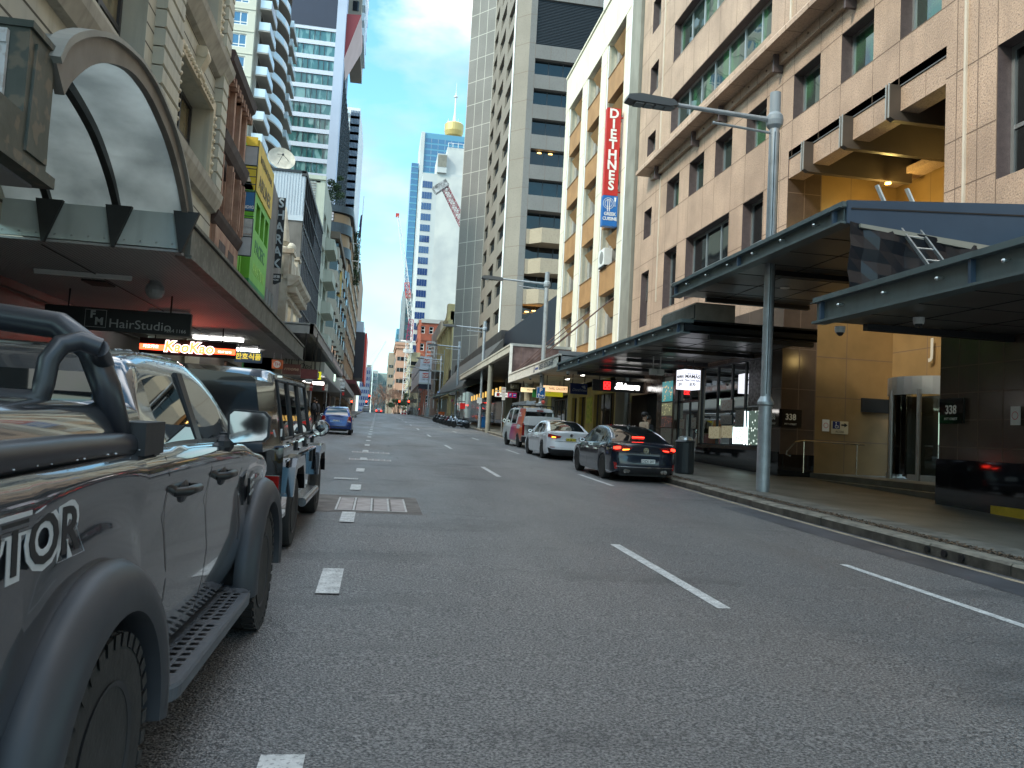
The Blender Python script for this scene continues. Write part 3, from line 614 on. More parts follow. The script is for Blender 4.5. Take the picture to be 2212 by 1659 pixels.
b = MB(); b.cyl(B.p(46.0, .12, 12.45), B.p(46.0, .14, 12.45), .38, n=20)
part('fan_grille', b, mat('grille_grey', (.2, .2, .19), .6), ac)
b = MB(); b.pb(B, 45.5, 46.6, -.3, .1, 11.85, 11.95); part('bracket', b, alud, ac)
# vertical sign box
red = mat('sign_red', (.50, .02, .015), .45, var=.12, vs=1.5); blue = mat('sign_blue', (.01, .13, .42), .4, var=.1, vs=2); signw = mat('sign_white', (.85, .83, .78), .5, var=.1, vs=3); dred = mat('red_side', (.42, .05, .04), .5)
vs_ = thing('vertical_sign', 'tall red vertical sign with a blue greek cuisine box at its foot', 'sign', (12.1, 43.1, 13.5))
S = FY(43.0)
b = MB(); b.box(11.72, 12.52, 43.0, 43.35, 15.33, 20.35); part('red_box', b, red, vs_)
b = MB(); b.box(11.70, 12.55, 42.98, 43.37, 13.58, 15.31); part('blue_box', b, blue, vs_)
b = MB(); b.cyl((12.5, 43.17, 19.9), (12.75, 43.17, 19.9), .05, n=8); part('bracket', b, red, vs_)
b = MB(); b.cyl((12.5, 43.17, 15.6), (12.75, 43.17, 15.6), .05, n=8); part('bracket', b, red, vs_)
for i, ch in enumerate('DIETHNES'): text(vs_, 'letter', ch, (12.12, 42.99, 20.0-.59*i), (0, -1, 0), .74, signw, .012, bold=.022)
text(vs_, 'lettering', 'GREEK\nCUISINE', (12.12, 42.97, 14.12), (0, -1, 0), .27, signw, .008, bold=.004, sx=.85)
b = MB(); ce = (12.02, 14.86)
for r in (.30, .2):
    for k in range(28):
        a0, a1 = 2*pi*k/28, 2*pi*(k+1)/28
        b.quad(*[(ce[0]+q*cos(a), 42.972, ce[1]+q*sin(a)) for q, a in ((r, a0), (r+.022, a0), (r+.022, a1), (r, a1))])
for x in (11.97, 12.08): b.box(x-.018, x+.018, 42.965, 42.974, 14.4, 15.0)
for k in (-1, 0, 1): b.box(11.97+.035*k-.008, 11.97+.035*k+.008, 42.965, 42.974, 15.0, 15.1)
b.box(12.075, 12.11, 42.965, 42.974, 14.9, 15.12); b.box(12.385, 12.40, 42.965, 42.974, 14.75, 15.0); b.prism([(12.33, 15.22), (12.45, 15.22), (12.43, 15.0), (12.39, 14.97), (12.35, 15.0)], lambda x, z: (x, 42.974, z), lambda x, z: (x, 42.966, z)); b.box(12.34, 12.44, 42.965, 42.974, 14.73, 14.75)
part('plate_and_glass_emblem', b, signw, vs_)
# greek restaurant awning
ga = thing('restaurant_awning', 'white flat awning lettered greek restaurant with tie rods', 'awning', (8.5, 45, 5.1))
F = RX(8.5)
awn = mat('awning_white', (.62, .58, .52), .6, var=.15, vs=1.2, streak=.5); soff2 = mat('soffit_cream', (.50, .44, .34), .7, var=.12, vs=.7)
b = MB(); b.pb(F, 38.05, 52.9, -.12, 0, 5.14, 5.66); b.pb(F, 38.0, 52.95, -.15, .05, 5.62, 5.70); b.pb(F, 38.0, 52.95, -.15, .04, 5.1, 5.17); b.pb(F, 43.9, 43.95, 0, .01, 5.17, 5.62); b.pb(F, 48.4, 48.45, 0, .01, 5.17, 5.62); part('fascia', b, awn, ga)
b = MB(); b.pb(F, 38.1, 52.9, -4.15, -.12, 5.14, 5.2); b.pb(F, 38.1, 52.9, -2.3, -2.2, 5.08, 5.14); b.pb(F, 44.5, 44.6, -4.1, -.12, 5.11, 5.14); part('soffit', b, soff2, ga)
b = MB(); b.pb(FY(38.05), 8.5, 12.68, -.05, 0, 5.2, 5.86); b.pb(F, 38.05, 52.9, -4.15, -.1, 5.60, 5.66); part('roof_sheet', b, mat('roof_grey', (.25, .26, .27), .5, var=.2, vs=1), ga)
text(ga, 'lettering', 'GREEK RESTAURANT', (8.49, 41.0, 5.38), (-1, 0, 0), .40, mat('letter_grey', (.12, .12, .13), .6), .005, sx=.98, bold=.006)
text(ga, 'lettering', 'DIETHNES', (8.49, 43.45, 5.36), (-1, 0, 0), .17, mat('letter_blue', (.05, .09, .3), .6), .005)
b = MB(); b.prism([(44.4, 5.2), (44.15, 5.6), (43.95, 5.2)], lambda u, z: F.p(u, .005, z), lambda u, z: F.p(u, .012, z)); part('emblem', b, MATS['letter_grey'], ga)
rod = mat('rusty_rod', (.10, .055, .045), .6, .4)
for u1, z1, u0 in ((43.34, 9.64, 46.0), (48.29, 9.61, 50.5), (53.19, 9.59, 52.3), (43.34, 9.64, 40.6)):
    b = MB(); b.cyl((12.66, u1, z1), (8.62, u0 if u0 > 42 else 47.6, 5.68), .03, n=6); part('tie_rod', b, rod, ga)
# downlights, cctv
for y in (42.6, 46.2):
    b = MB(); b.cyl((10.9, y, 5.07), (10.9, y, 5.14), .12, n=12); part('downlight', b, lampw, ga)
# shopfronts under it
yel = mat('shop_yellow', (.50, .40, .08), .55, var=.3, vs=1, vcol=(.32, .27, .10)); cols = mat('beige_column', (.34, .29, .2), .6, var=.15, vs=1.5)
sf = tb
sg = glass('shop_dark', (.02, .017, .012), .2, 1, curtain=(.09, .08, .06))
b = MB(); b.wall(B, 41.7, 60, 1, 5.14, [(42.4, 46.6, 1.2, 4.3, .3), (48.6, 50.2, 1.3, 4.3, .3), (50.8, 52.1, 1.3, 4.3, .3), (53.4, 58.8, 1.3, 4.6, .3)], m=0)
part('shopfront_wall', b, yel, tb)
for u0, u1, n in ((42.4, 46.6, 3), (48.6, 50.2, 1), (50.8, 52.1, 1), (53.4, 58.8, 4)): window(tb, B, u0, u1, 1.3, 4.4, -.25, n, 1, .07, alud, sg, name='shop_window')
b = MB(); b.pb(B, 46.95, 48.2, -.02, .03, 2.6, 4.2); part('yellow_poster', b, mat('poster_yellow', (.55, .55, .05), .6, var=.35, vs=5, vcol=(.25, .35, .05)), tb)
b = MB(); b.cyl((10.2, 52, 1.4), (10.2, 52, 5.1), .27, n=18); part('round_column', b, cols, tb)
# podium, second canopy
pc = thing('street_canopy', 'tall concrete edged canopy beyond the restaurant awning with a mottled end panel', 'canopy', (8.5, 70, 7))
b = MB(); b.pb(F, 53.0, 86.2, -.3, 0, 7.2, 7.72); b.pb(F, 53.0, 86.2, 0, .05, 7.62, 7.74); b.pb(F, 53., 86.2, 0, .04, 7.18, 7.26); part('fascia', b, mat('canopy_concrete', (.46, .42, .35), .7, var=.2, vs=.6, streak=.5), pc)
b = MB(); b.pb(F, 53.0, 86.2, -7.4, -.3, 7.3, 7.5); part('soffit', b, mat('soffit_dark', (.07, .065, .06), .5, var=.2, vs=.5), pc)
b = MB(); E53 = FY(52.98); b.pb(E53, 8.62, 16, -.2, 0, 5.3, 7.62); [b.pb(E53, x, x+.02, 0, .004, 5.3, 7.6, 1) for x in (9.25, 11.2, 13.)]; b.pb(E53, 8.5, 16, -.3, .05, 7.6, 7.78, 2); part('mottled_end_panel', b, [mat('mottled_bronze', (.085, .055, .055), .35, var=.7, vs=2.2, vcol=(.17, .12, .12), streak=.5), joint, alu], pc)
b = MB(); b.pb(F, 52.9, 53.05, -.15, .02, 5.1, 7.7); part('edge_post', b, white, pc)
b = MB(); b.cyl((8.7, 63.5, gz(63)), (8.7, 63.5, 7.3), .2, n=14); part('column', b, greyr, pc)
for y in (56.5, 60): b = MB(); b.cyl((11.2, y, gz(y)), (11.2, y, 7.3), .33, n=16); part('column', b, cols, pc)
# dark car-park podium with gold lit slots
pod = thing('podium', 'black low podium with a raked fascia at the foot of the concrete tower', 'podium', (12.7, 100, gz(100)))
dk = mat('podium_black', (.028, .026, .025), .55, var=.2, vs=.4); dk2 = mat('podium_navy', (.012, .016, .026), .4)
P13 = RX(12.7)
b = MB(); b.pb(P13, 86, 150, -3.5, 0, 11, 12.95); b.pb(P13, 60, 86, -3.5, -.4, 7.9, 12.6, 1); b.pb(P13, 60, 152, -4, -3.5, 1, 11); part('fascia', b, [dk, dk2], pod)
b = MB(); [b.pb(P13, 88+1.5*i, 88.9+1.5*i, -.05, .5, 10.4, 11.0) for i in range(41)]; part('bracket_row', b, dk, pod, kind=None)
b = MB(); b.quad(P13.p(60, -.6, 1), P13.p(150, -.6, 1), P13.p(150, -.6, 11), P13.p(60, -.6, 11)); part('recessed_wall', b, blackst, pod)
for i in range(10):
    b = MB(); b.pb(P13, 88+3.0*i, 88.5+3.0*i, -.58, -.5, 6.2-.0*i, 6.9-.0*i); part('lit_slot', b, mat('slot_gold', (.9, .55, .15), emit=.5), pod)
b = MB(); [b.pb(P13, u, u+1.2, -.62, .02, 1.5, 7.3) for u in (60, 70.5, 80)]; part('shopfront_pier', b, cols, pod)
b = MB(); b.prism([(8.6, 5.6), (8.6, 5.9), (12.7, 11.2), (12.7, 7.4)], lambda x, z: (x, 84, z+.6), lambda x, z: (x, 129, z+1.0)); part('raked_soffit', b, mat('raked_grey', (.06, .058, .055), .7), pod)
gcn = thing('glass_canopy', 'green tinted slatted glass canopy past the podium', 'canopy', (8.5, 105, 7))
b = MB()
for i in range(34):
    y = 84+1.35*i; b.hexa([(x, y+q, z+.02*(y-84)) for z0 in (0, .05) for x, q, z in ((8.0, 0, 5.9+z0), (12, 0, 7.6+z0), (12, .35, 7.6+z0), (8.0, .35, 5.9+z0))])
part('slat', b, mat('green_slat', (.09, .14, .12), .15), gcn)
b = MB(); b.hexa([(x, y, gz(y)+z) for z in (3.75, 3.85) for x, y in ((8.1, 84), (8.3, 84), (8.3, 130), (8.1, 130))]); part('edge_beam', b, alud, gcn)

# concrete tower
tw = thing('concrete_tower', 'tall pebble grey concrete office tower with bands of dark windows and a blank chamfered wall', 'tower', (16, 120, gz(120)))
conc = mat('tower_concrete_lit', (.245, .215, .18), .8, var=.12, vs=.2, speck=((.15, .13, .11), 7, .4)); conc2 = mat('tower_concrete_unlit', (.20, .19, .178), .8, var=.15, vs=.15, speck=((.13, .12, .11), 7, .4)); pj = mat('pale_joint', (.42, .40, .36), .8)  # same concrete twice: tan with reflected light painted in, grey without it
TS = RX(16.0); TC = Pl(17.8, 108.2, -1, 1, -1, -1); TB = Pl(16.0, 134.7, -3.8, 4.5, -1, -.85); TF = FY(108.2)
ops = []; zt = [13.2+4.13*k for k in range(22)]
colsY = [(129.6, 135.0-.9), (120.6, 126.4), (111.6, 117.4)]
for z in zt:
    for a, c in colsY: ops.append((a, c, z, z+2.1, 1.1))
b = MB(); b.wall(TS, 110, 134.7, 10, 104, ops, m=0, mr=0); part('street_wall', b, conc, tw)
for (a, c) in colsY:
    b = MB()
    for z in zt:
        b.quad(TS.p(a, -1.05, z), TS.p(c, -1.05, z), TS.p(c, -1.05, z+2.1), TS.p(a, -1.05, z+2.1))
    part('glazing_column', b, gl_d, tw)
    b = MB()
    for z in zt:
        for k in range(6): u = a+(c-a)*k/5; b.pb(TS, u-.09, u+.09, -1.04, -.3, z, z+1.75, 0)
    part('fin_column', b, alud, tw)
b = MB(); b.wall(TB, 0, 5.9, 8, 104, (), m=0)
joints(b, TB, 0, 5.9, 8, 104, [.02, 1.95, 3.9, 5.88], [10+4.1*k for k in range(23)], m=1, w=.06); part('blank_wall', b, [conc2, pj], tw)
b = MB(); b.wall(TC, 0, 2.55, 8, 104, (), m=0); joints(b, TC, 0, 2.55, 8, 104, [], [11.2+4.13*k for k in range(23)], m=1, w=.03); b.pb(TC, 2.5, 2.72, -.3, .12, 12, 104, 2); part('chamfer_pier', b, [conc, joint, white], tw)
fo = [(18.7, 34, 56.5, 63.2, .5)]+[(18.7, 34, z, z+2.3, .9) for z in [52.2-4.3*k for k in range(5)]]+[(18.7, 34, z, z+2.7, 2.2) for z in (30.2, 26.0, 21.8, 17.6, 13.3)]
b = MB(); b.wall(TF, 17.8, 34, 12, 104, fo, m=0, mr=1); joints(b, TF, 17.8, 34, 12, 104, [18.69, 20.9, 23.1, 25.3, 27.5], [11.2+4.13*k for k in range(23)], fo, m=2, w=.02); part('front_wall', b, [conc2, conc2, joint], tw)
for i, o in enumerate(fo[1:]):
    z0, z1 = o[2], o[3]; d = -.8 if i < 5 else -1.6
    window(tw, TF, 18.7, 33.5, z0, z1, d, 7, 1, .14, alud, gl_d)
b = MB(); b.pb(TF, 18.7, 34, -.4, -.35, 56.5, 63.2)
for k in range(30): b.pb(TF, 18.7, 34, -.35, -.25, 56.6+.22*k, 56.7+.22*k, 1)
part('plant_louvre', b, [blackp, alud], tw)
for k, z0 in enumerate((28.1, 23.9, 19.7, 15.4)):
    b = MB(); poly = [(18.75, 0), (19.2, 0), (20.6, -1.5), (25, -1.5), (26.2, -.0), (33.5, 0), (33.5, 1.8), (18.75, 1.8)]
    b.prism(poly, lambda x, y: (x, 108.15+y, z0), lambda x, y: (x, 108.15+y, z0+2.05)); part('bay_spandrel', b, mat('bay_tan', (.36, .29, .21), .8, var=.12, vs=.3, speck=((.2, .16, .12), 7, .4)), tw)
for i, (x, z) in enumerate(((19.4, 43.1), (20.2, 42.4), (20.8, 43.0), (20.9, 42.5), (22.0, 43.3), (20.1, 41.2), (21.7, 41.2), (19.5, 18.7), (20.5, 18.9), (21.8, 18.7), (22.1, 19.7))):
    b = MB(); b.lathe((x, 109.0, z if i < 7 else z), [(.30, 0), (.30, .10)], 12); part('ceiling_lamp', b, lampa, tw)
# small white aerial boxes on the roof of the timber panel building
ant = thing('antenna_mast', 'pair of white antenna panels on the roof of the timber panel building', 'antenna', (13.2, 48, 28.9))
for y, x, h in ((47.6, 13.1, 6.2), (49.4, 13.1, 4.6)): b = MB(); b.box(x-.18, x+.18, y-.2, y+.2, 28.9, 28.9+h); part('antenna_panel', b, white, ant)

# yellow heritage building
def winblock(t, pl, cols_, rows_, w, h, d=-.25, fm=None, gm=None, fw=.1, arch=False, sill=None):
    for u in cols_:
        for z in rows_: window(t, pl, u-w/2, u+w/2, z, z+h, d, 1, 2, fw, fm, gm)
hy = thing('heritage_building', 'mustard yellow rendered heritage building with pilasters and a small gable', 'building', (12.7, 160, gz(160)))
my = mat('mustard_render', (.50, .40, .20), .75, var=.2, vs=.4, streak=.3); HY = RX(12.7)
cu_ = [150.5+4.2*i for i in range(7)]; ops = [(u-.7, u+.7, z, z+2.3) for u in cu_ for z in (9.5, 13.5, 17.3)]+[(150, 177, 5, 8, .5)]
b = MB(); b.wall(HY, 148, 178, 4, 22.3, ops, m=0); b.quad(HY.p(148, 0, 4), HY.p(148, -20, 4), HY.p(148, -20, 22.3), HY.p(148, 0, 22.3)); part('wall', b, my, hy)
for u in cu_:
    b = MB(); b.pb(HY, u+1.6, u+2.4, 0, .45, 8.5, 21.5); b.pb(HY, u+1.5, u+2.5, 0, .6, 20.8, 21.5); part('pilaster', b, my, hy)
b = MB(); b.pb(HY, 148, 178, -1, .8, 21.5, 22.3); b.pb(HY, 148, 178, -1, .5, 8.2, 8.6); part('cornice', b, my, hy)
b = MB(); b.prism([(150, 22.3), (150, 24.2), (152.5, 24.8), (155, 26.4), (158, 26.4), (161, 24.6), (165, 24.2), (165, 22.3)], lambda u, z: HY.p(u, .3, z), lambda u, z: HY.p(u, -1, z)); b.pb(HY, 150, 152, -1.2, .9, 22.3, 25.5); part('gable', b, my, hy)
b = MB(); b.pb(HY, 148, 178, -20, -.9, 21.6, 21.9); part('roof', b, greyr, hy)
winblock(hy, HY, cu_, (9.5, 13.5, 17.3), 1.3, 2.2, fm=alud, gm=gl_d)
cb = thing('apartment_block', 'plain beige building with small square windows between the mustard building and the brick one', 'building', (12.7, 188, gz(188)))
cbm = mat('beige_render', (.34, .30, .24), .8, var=.15, vs=.3, streak=.25)
cu2 = [181+3.4*i for i in range(8)]; rw2 = [11.0, 14.6, 18.2, 21.8]
b = MB(); b.wall(HY, 178.2, 209, 4, 26.2, [(u-.6, u+.6, z, z+1.7) for u in cu2 for z in rw2], m=0); b.quad(HY.p(178.2, 0, 4), HY.p(178.2, -20, 4), HY.p(178.2, -20, 26.2), HY.p(178.2, 0, 26.2)); part('wall', b, cbm, cb)
b = MB(); b.pb(HY, 178.2, 209, -20, -.5, 25.5, 25.9); part('roof', b, greyr, cb)
winblock(cb, HY, cu2, rw2, 1.1, 1.6, fm=alud, gm=gl_d)
# brick corner building
bk = mat('red_brick', (.30, .075, .04), .8, var=.25, vs=.6, vcol=(.22, .06, .035), bump=.2, bs=6)
br = thing('brick_building', 'dark red brick corner building with arched windows under a white scaffold cabin', 'building', (12.7, 288, gz(288)))
BF = FY(288.0); BS = RX(12.7)
wx = [14.2, 17.2, 20.2, 23.2]; ops = [(x-.75, x+.75, z, z+2.6, .4) for x in wx for z in (11.5, 16, 20.5, 25.5, 30, 36.2)]
b = MB(); b.wall(BF, 13.6, 32, 5, 41, ops, m=0); bs_ops = [(u-.9, u+.9, z, z+2.6, .4) for u in [292+4*i for i in range(12)] for z in (11.5, 16, 20.5, 25.5, 30, 36.2)]
b.wall(BS, 289, 345, 5, 41, bs_ops, m=0); b.quad(BF.p(13.6, 0, 5), (12.7, 289, 5), (12.7, 289, 41), BF.p(13.6, 0, 41)); part('wall', b, bk, br)
b = MB(); b.pb(BF, 13.5, 32, -1, .4, 40, 41.4); b.pb(BS, 289, 345, -1, .4, 40, 41.4); b.pb(BF, 13.6, 32, -.2, .3, 33.6, 34.4, 1); b.pb(BS, 289, 345, -.2, .3, 33.6, 34.4, 1); part('cornice', b, [mat('cornice_grey', (.35, .35, .33), .7), bk], br)
winblock(br, BF, wx, (11.5, 16, 20.5, 25.5, 30, 36.2), 1.4, 2.5, -.35, white, gl_d, .16)
b = MB()
for x in wx:
    for k in range(9): a0, a1 = pi*k/9, pi*(k+1)/9; b.quad(*[BF.p(x+r*cos(a), .06, 28.0+r*sin(a)) for r, a in ((.8, a0), (1.15, a0), (1.15, a1), (.8, a1))])
part('arch_trim', b, mat('brick_trim', (.38, .13, .07), .8), br)
b = MB(); b.pb(BF, 13.6, 32, -40, -.9, 40.2, 40.5); part('roof', b, greyr, br)
# scaffold site cabins
sc_ = thing('site_cabins', 'two stacked white site cabins on a scaffold gantry over the pavement', 'site cabin', (9, 165, 11))
cab = mat('cabin_white', (.62, .66, .74), .5, var=.1, vs=.6)
for z0, z1 in ((10.9, 13.1), (13.45, 15.95)):
    b = MB(); b.box(7.6, 9.85, 157, 196, z0, z1); [b.box(7.58, 7.6, 158+3*i, 158.1+3*i, z0, z1, 1) for i in range(13)]; part('cabin', b, [cab, alu], sc_)
    text(sc_, 'lettering', 'SGF', (8.8, 156.98, z1-.85), (0, -1, 0), .75, white, .01, bold=.03)
    b = MB(); b.box(8.2, 9.4, 156.98, 157, z1-1.25, z1-.35); part('red_logo', b, red, sc_)
    text(sc_, 'lettering', '1300 1302', (8.8, 156.98, z1-1.6), (0, -1, 0), .36, alud, .01)
for x, y in [(7.7, 157+6.5*i) for i in range(7)]+[(9.8, 157+6.5*i) for i in range(7)]: b = MB(); b.cyl((x, y, gz(y)), (x, y, 10.9), .1, n=8); part('scaffold_post', b, alu, sc_)
b = MB(); b.box(7.5, 10, 156.9, 197, 10.6, 10.9); b.box(7.5, 10, 156.9, 157, 9.6, 10.6, 1); b.box(9.9, 12.4, 157, 180, 13.2, 13.3)
for z in (11.6, 13.4, 14.8, 16.6): b.cyl((9.9, 157, z), (12.3, 157, z), .06, n=6)
for x in (10.6, 12.2): b.cyl((x, 157, 6), (x, 157, 17.5), .06, n=6)
part('scaffold_deck', b, [alu, mat('dark_net', (.02, .025, .04), .8)], sc_)
hoist = thing('material_hoist', 'small white scaffold hoist cage above the site cabins', 'hoist', (9.4, 158, 17))
b = MB()
for x in (8.7, 10.3):
    for y in (157.5, 159): b.cyl((x, y, 16), (x, y, 19), .06, n=6)
for z in (16.6, 17.4, 18.2, 19):
    b.cyl((8.7, 157.5, z), (10.3, 157.5, z), .05, n=6); b.cyl((8.7, 159, z), (10.3, 159, z), .05, n=6)
part('cage', b, white, hoist)
# green slab building, far glass towers
skyb = glass('sky_blue_glass', (.03, .13, .26), .05, .1, .08); skyd = glass('deep_blue_glass', (.02, .05, .16), .05, .1, .1); teal = glass('teal_glass', (.03, .16, .2), .05, .1, .1)
palem = mat('pale_panel', (.52, .54, .53), .6, var=.1, vs=.1); bandb = mat('blue_band', (.10, .28, .40), .3)
def tower(name, label, x0, x1, y0, y1, z1, z0, wallm, rows, gm, fh=3.6, frac=.6, ux=0, margin=.4, cat='tower', mull=3., fr=None):
    """storeyed tower: glass ribbons as parts of the two visible faces"""
    t = thing(name, label, cat, (x0, y0, z0))
    b = MB(); b.box(x0, x1, y0, y1, z0, z1); part('wall', b, wallm, t)
    n = int((z1-z0)/fh)
    for pl, a, c, nm in ((FY(y0), x0, x1, 'front_glazing'), ((RX(x0) if x0 > 0 else LX(x1)), y0, y1, 'side_glazing')):
        b = MB(); f = MB()
        for k in range(n):
            z = z0+fh*k+.3
            b.pb(pl, a+margin, c-margin, 0, .05, z, z+fh*frac)
            m = int((c-a)/mull)
            for j in range(1, m): u = a+(c-a)*j/m; f.pb(pl, u-.08, u+.08, .05, .12, z, z+fh*frac)
        part(nm, b, gm, t)
        if f.f: part('mullion_grid', f, fr or alu, t)
    return t
tower('mirror_block', 'pale blue mirror clad blank block behind the red brick corner building', 16, 37, 400, 440, 67.5, 6, mat('mirror_grey', (.30, .40, .52), .12, .6, var=.1, vs=.05), 0, MATS['mirror_grey'], 100, .01, mull=500)
t_ = tower('glass_tower', 'bright blue glass tower with horizontal bands behind the beige chequered tower', 19.5, 46, 520, 560, 196, 6, bandb, 0, skyb, 3.9, .72, mull=4)
b = MB(); b.box(11.9, 16.6, 520, 560, 6, 175); part('lower_wing', b, skyb, t_); b = MB(); b.box(17.0, 19.4, 519, 559, 6, 196); part('spine', b, palem, t_)
b = MB()
for k in range(42): b.box(11.85, 16.65, 519.9, 520, 8+4*k, 8.9+4*k)
part('band', b, bandb, t_)
t_ = tower('chequered_tower', 'pale grey tower with a stepped top and rows of blue windows on its street edge', 16.8, 30, 300, 330, 98.8, 6, palem, 0, palem, 100, .01, mull=500)
b = MB(); b.box(11.3, 16.8, 300, 329, 6, 98.4); part('window_wing', b, palem, t_)
for k in range(19):
    b = MB(); z = 18.0+4.15*k; [b.box(11.4+.93*j, 12.25+.93*j, 299.9, 300, z, z+2.5) for j in range(4 if k else 4)]; part('window_row', b, skyd, t_)
b = MB(); b.box(16.4, 20, 299, 315, 98.8, 106); b.box(16.6, 19.9, 298.9, 299, 101, 105.6, 1); part('plant_room', b, [palem, greyr], t_)
b = MB(); b.box(20, 32, 301, 329, 98.8, 109.5); b.box(16.9, 30, 299.9, 300, 12, 98); part('upper_block', b, mat('water_lit_panel', (.46, .47, .46), .5, var=.25, vs=.12, vcol=(.6, .6, .56)), t_)
b = MB(); [b.cyl((x, 300.5, 109.5), (x, 300.5, 111), .12, n=6) for x in (20.3, 22, 24, 26, 28)]; b.cyl((20.2, 300.5, 111), (28.5, 300.5, 111), .1, n=6); part('roof_rail', b, white, t_)
tower('slim_glass_tower', 'slim dark glass tower wing left of the crane mast', 9.0, 14, 352, 372, 61, 6, mat('slate_block', (.16, .20, .2), .4), 0, teal, 3.5, .6, mull=3)
tower('pale_tower', 'bleached white tower behind the crane mast', 7.6, 9.0, 345, 372, 60.5, 6, palem, 0, palem, 100, .01, mull=300)
tower('teal_tower', 'slender bright teal glass tower far down the street', 6.8, 8.9, 400, 420, 51, 6, bandb, 0, teal, 3.3, .7, mull=1)
tower('pink_building', 'salmon pink heritage block with a heavy cornice beyond the trees', 5.7, 10.2, 305, 335, 32, 6, mat('salmon', (.52, .31, .22), .75, var=.12, vs=.3), 0, gl_d, 4.2, .35, mull=1.2)
b = MB(); b.box(5.2, 10.2, 304.5, 336, 32, 33.2); b.box(4.9, 10.2, 304.2, 337, 33.2, 34.2); solo('cornice_block', b, MATS['salmon'], 'deep salmon cornice and parapet crowning the pink block', 'cornice')
tower('grey_building', 'plain grey beige slab building left of the pink block', 3.1, 5.6, 331, 350, 32.5, 6, cbm, 0, gl_d, 4, .3, mull=1)
tower('olive_building', 'low olive rendered building between the pink block and the brick corner', 9.2, 12.5, 260, 288, 26.5, 6, mat('olive_render', (.36, .32, .2), .8, var=.1, vs=.2), 0, gl_d, 4, .3, mull=2)
for i, (x0, x1, y, z, lab, m1, g1) in enumerate(((-9.5, -4.4, 400, 31, 'slate blue slab tower far at the end of the street', mat('slate_tower', (.16, .2, .27), .5), skyd), (-3.5, -.9, 420, 31, 'white lattice fronted tower at the far end of the street', palem, teal), (-.8, 3.9, 430, 30.5, 'pale green glass office at the far end of the street', mat('far_green', (.32, .4, .37), .5), teal), (-10.4, -8.6, 440, 42, 'tall pale tower with a violet top at the far end', palem, skyb), (-7.2, -4.4, 450, 36, 'cream capped tower behind the slate slab', mat('far_cream', (.55, .5, .38), .6), teal), (2.2, 4.5, 445, 27, 'small red brick block at the far end beside the bare trees', bk, gl_d))):
    tower('distant_tower', lab, x0, x1, y, y+20, z, 5, m1, 0, g1, 3.2, .55, mull=1)
# observation tower
ot = thing('observation_tower', 'distant observation tower with a gold turret and a white spire', 'observation tower', (66, 900, 6))
gold = mat('gold', (.55, .42, .16), .35, .4); 
b = MB(); b.cyl((66, 900, 6), (66, 900, 342), 3, n=12); part('shaft', b, palem, ot)
b = MB(); b.lathe((66, 900, 0), [(4, 330), (9.5, 337), (11, 342), (11, 350), (9.5, 351.5), (7, 352)], 24); part('turret', b, gold, ot)
b = MB(); b.cyl((66, 900, 352), (66, 900, 366), 2.2, 1.0, 8); b.cyl((66, 900, 366), (66, 900, 388), .9, .7, 8); b.cyl((66, 900, 388), (66, 900, 400), .35, .1, 6); b.lathe((66, 900, 382), [(.8, 0), (2.2, 1), (2.2, 2), (.8, 3)], 10); [b.cyl((66+8*cos(a), 900+8*sin(a), 351), (66+8*cos(a), 900+8*sin(a), 356), .2, n=5) for a in (.3, 1.5, 2.9, 3.6, 4.4, 5.2)]; part('spire', b, white, ot)
# cranes
def lattice(b, p0, p1, w0, w1, n, r=.12, m=0):
    p0, p1 = Vector(p0), Vector(p1); a = (p1-p0).normalized(); x = a.cross(Vector((0, 1, 0))).normalized(); y = a.cross(x)
    pr = None
    for i in range(n+1):
        c = p0+(p1-p0)*i/n; w = w0+(w1-w0)*i/n; cur = [c+x*sx*w+y*sy*w for sx, sy in ((-1, -1), (1, -1), (1, 1), (-1, 1))]
        for k in range(4): b.cyl(cur[k], cur[(k+1) % 4], r*.6, n=4, cap=False, m=m)
        if pr:
            for k in range(4): b.cyl(pr[k], cur[k], r, n=4, cap=False, m=m); b.cyl(pr[k] if i % 2 else pr[(k+1) % 4], cur[(k+1) % 4] if i % 2 else cur[k], r*.6, n=4, cap=False, m=m)
        pr = cur
cr = thing('tower_crane', 'white lattice tower crane with a red boom section rising beside the brick building', 'crane', (8.2, 260, 6.5))
b = MB(); lattice(b, (8.3, 260, 6.5), (8.6, 260, 30), .9, .9, 12); part('mast', b, white, cr)
b = MB(); lattice(b, (8.6, 260, 30), (8.9, 260, 37), .9, .7, 4); part('slewing_section', b, mat('crane_magenta', (.35, .03, .10), .5), cr)
b = MB(); lattice(b, (8.9, 260, 36), (5.6, 262, 56), .7, .6, 14); part('boom', b, white, cr)
b = MB(); lattice(b, (5.6, 262, 56), (2.7, 265, 71.5), .6, .3, 10, .1); part('boom_tip', b, mat('crane_pale', (.62, .62, .64), .5), cr)
b = MB(); lattice(b, (7.6, 260.8, 44), (6.8, 261.3, 49), .74, .7, 4, .14); b.box(1.9, 3.1, 265, 265.6, 71.3, 72.6); part('red_section', b, mat('crane_red', (.5, .05, .03), .5), cr)
b = MB(); b.cyl((2.8, 265, 71), (9.9, 260, 38), .07, n=5); b.cyl((6.0, 262, 30), (10.5, 262, 30), .4, n=6); b.box(7, 10.2, 259.4, 261, 26.2, 27.4); part('pendant_rope', b, white, cr)
rc = thing('crane_jib', 'red lattice luffing jib with a white machinery deck against the grey tower', 'crane', (24, 262, 68))
b = MB(); lattice(b, (17.2, 262, 82), (25.2, 262, 68), 1.0, 1.2, 12, .13); part('jib', b, mat('crane_maroon', (.28, .03, .05), .5), rc)
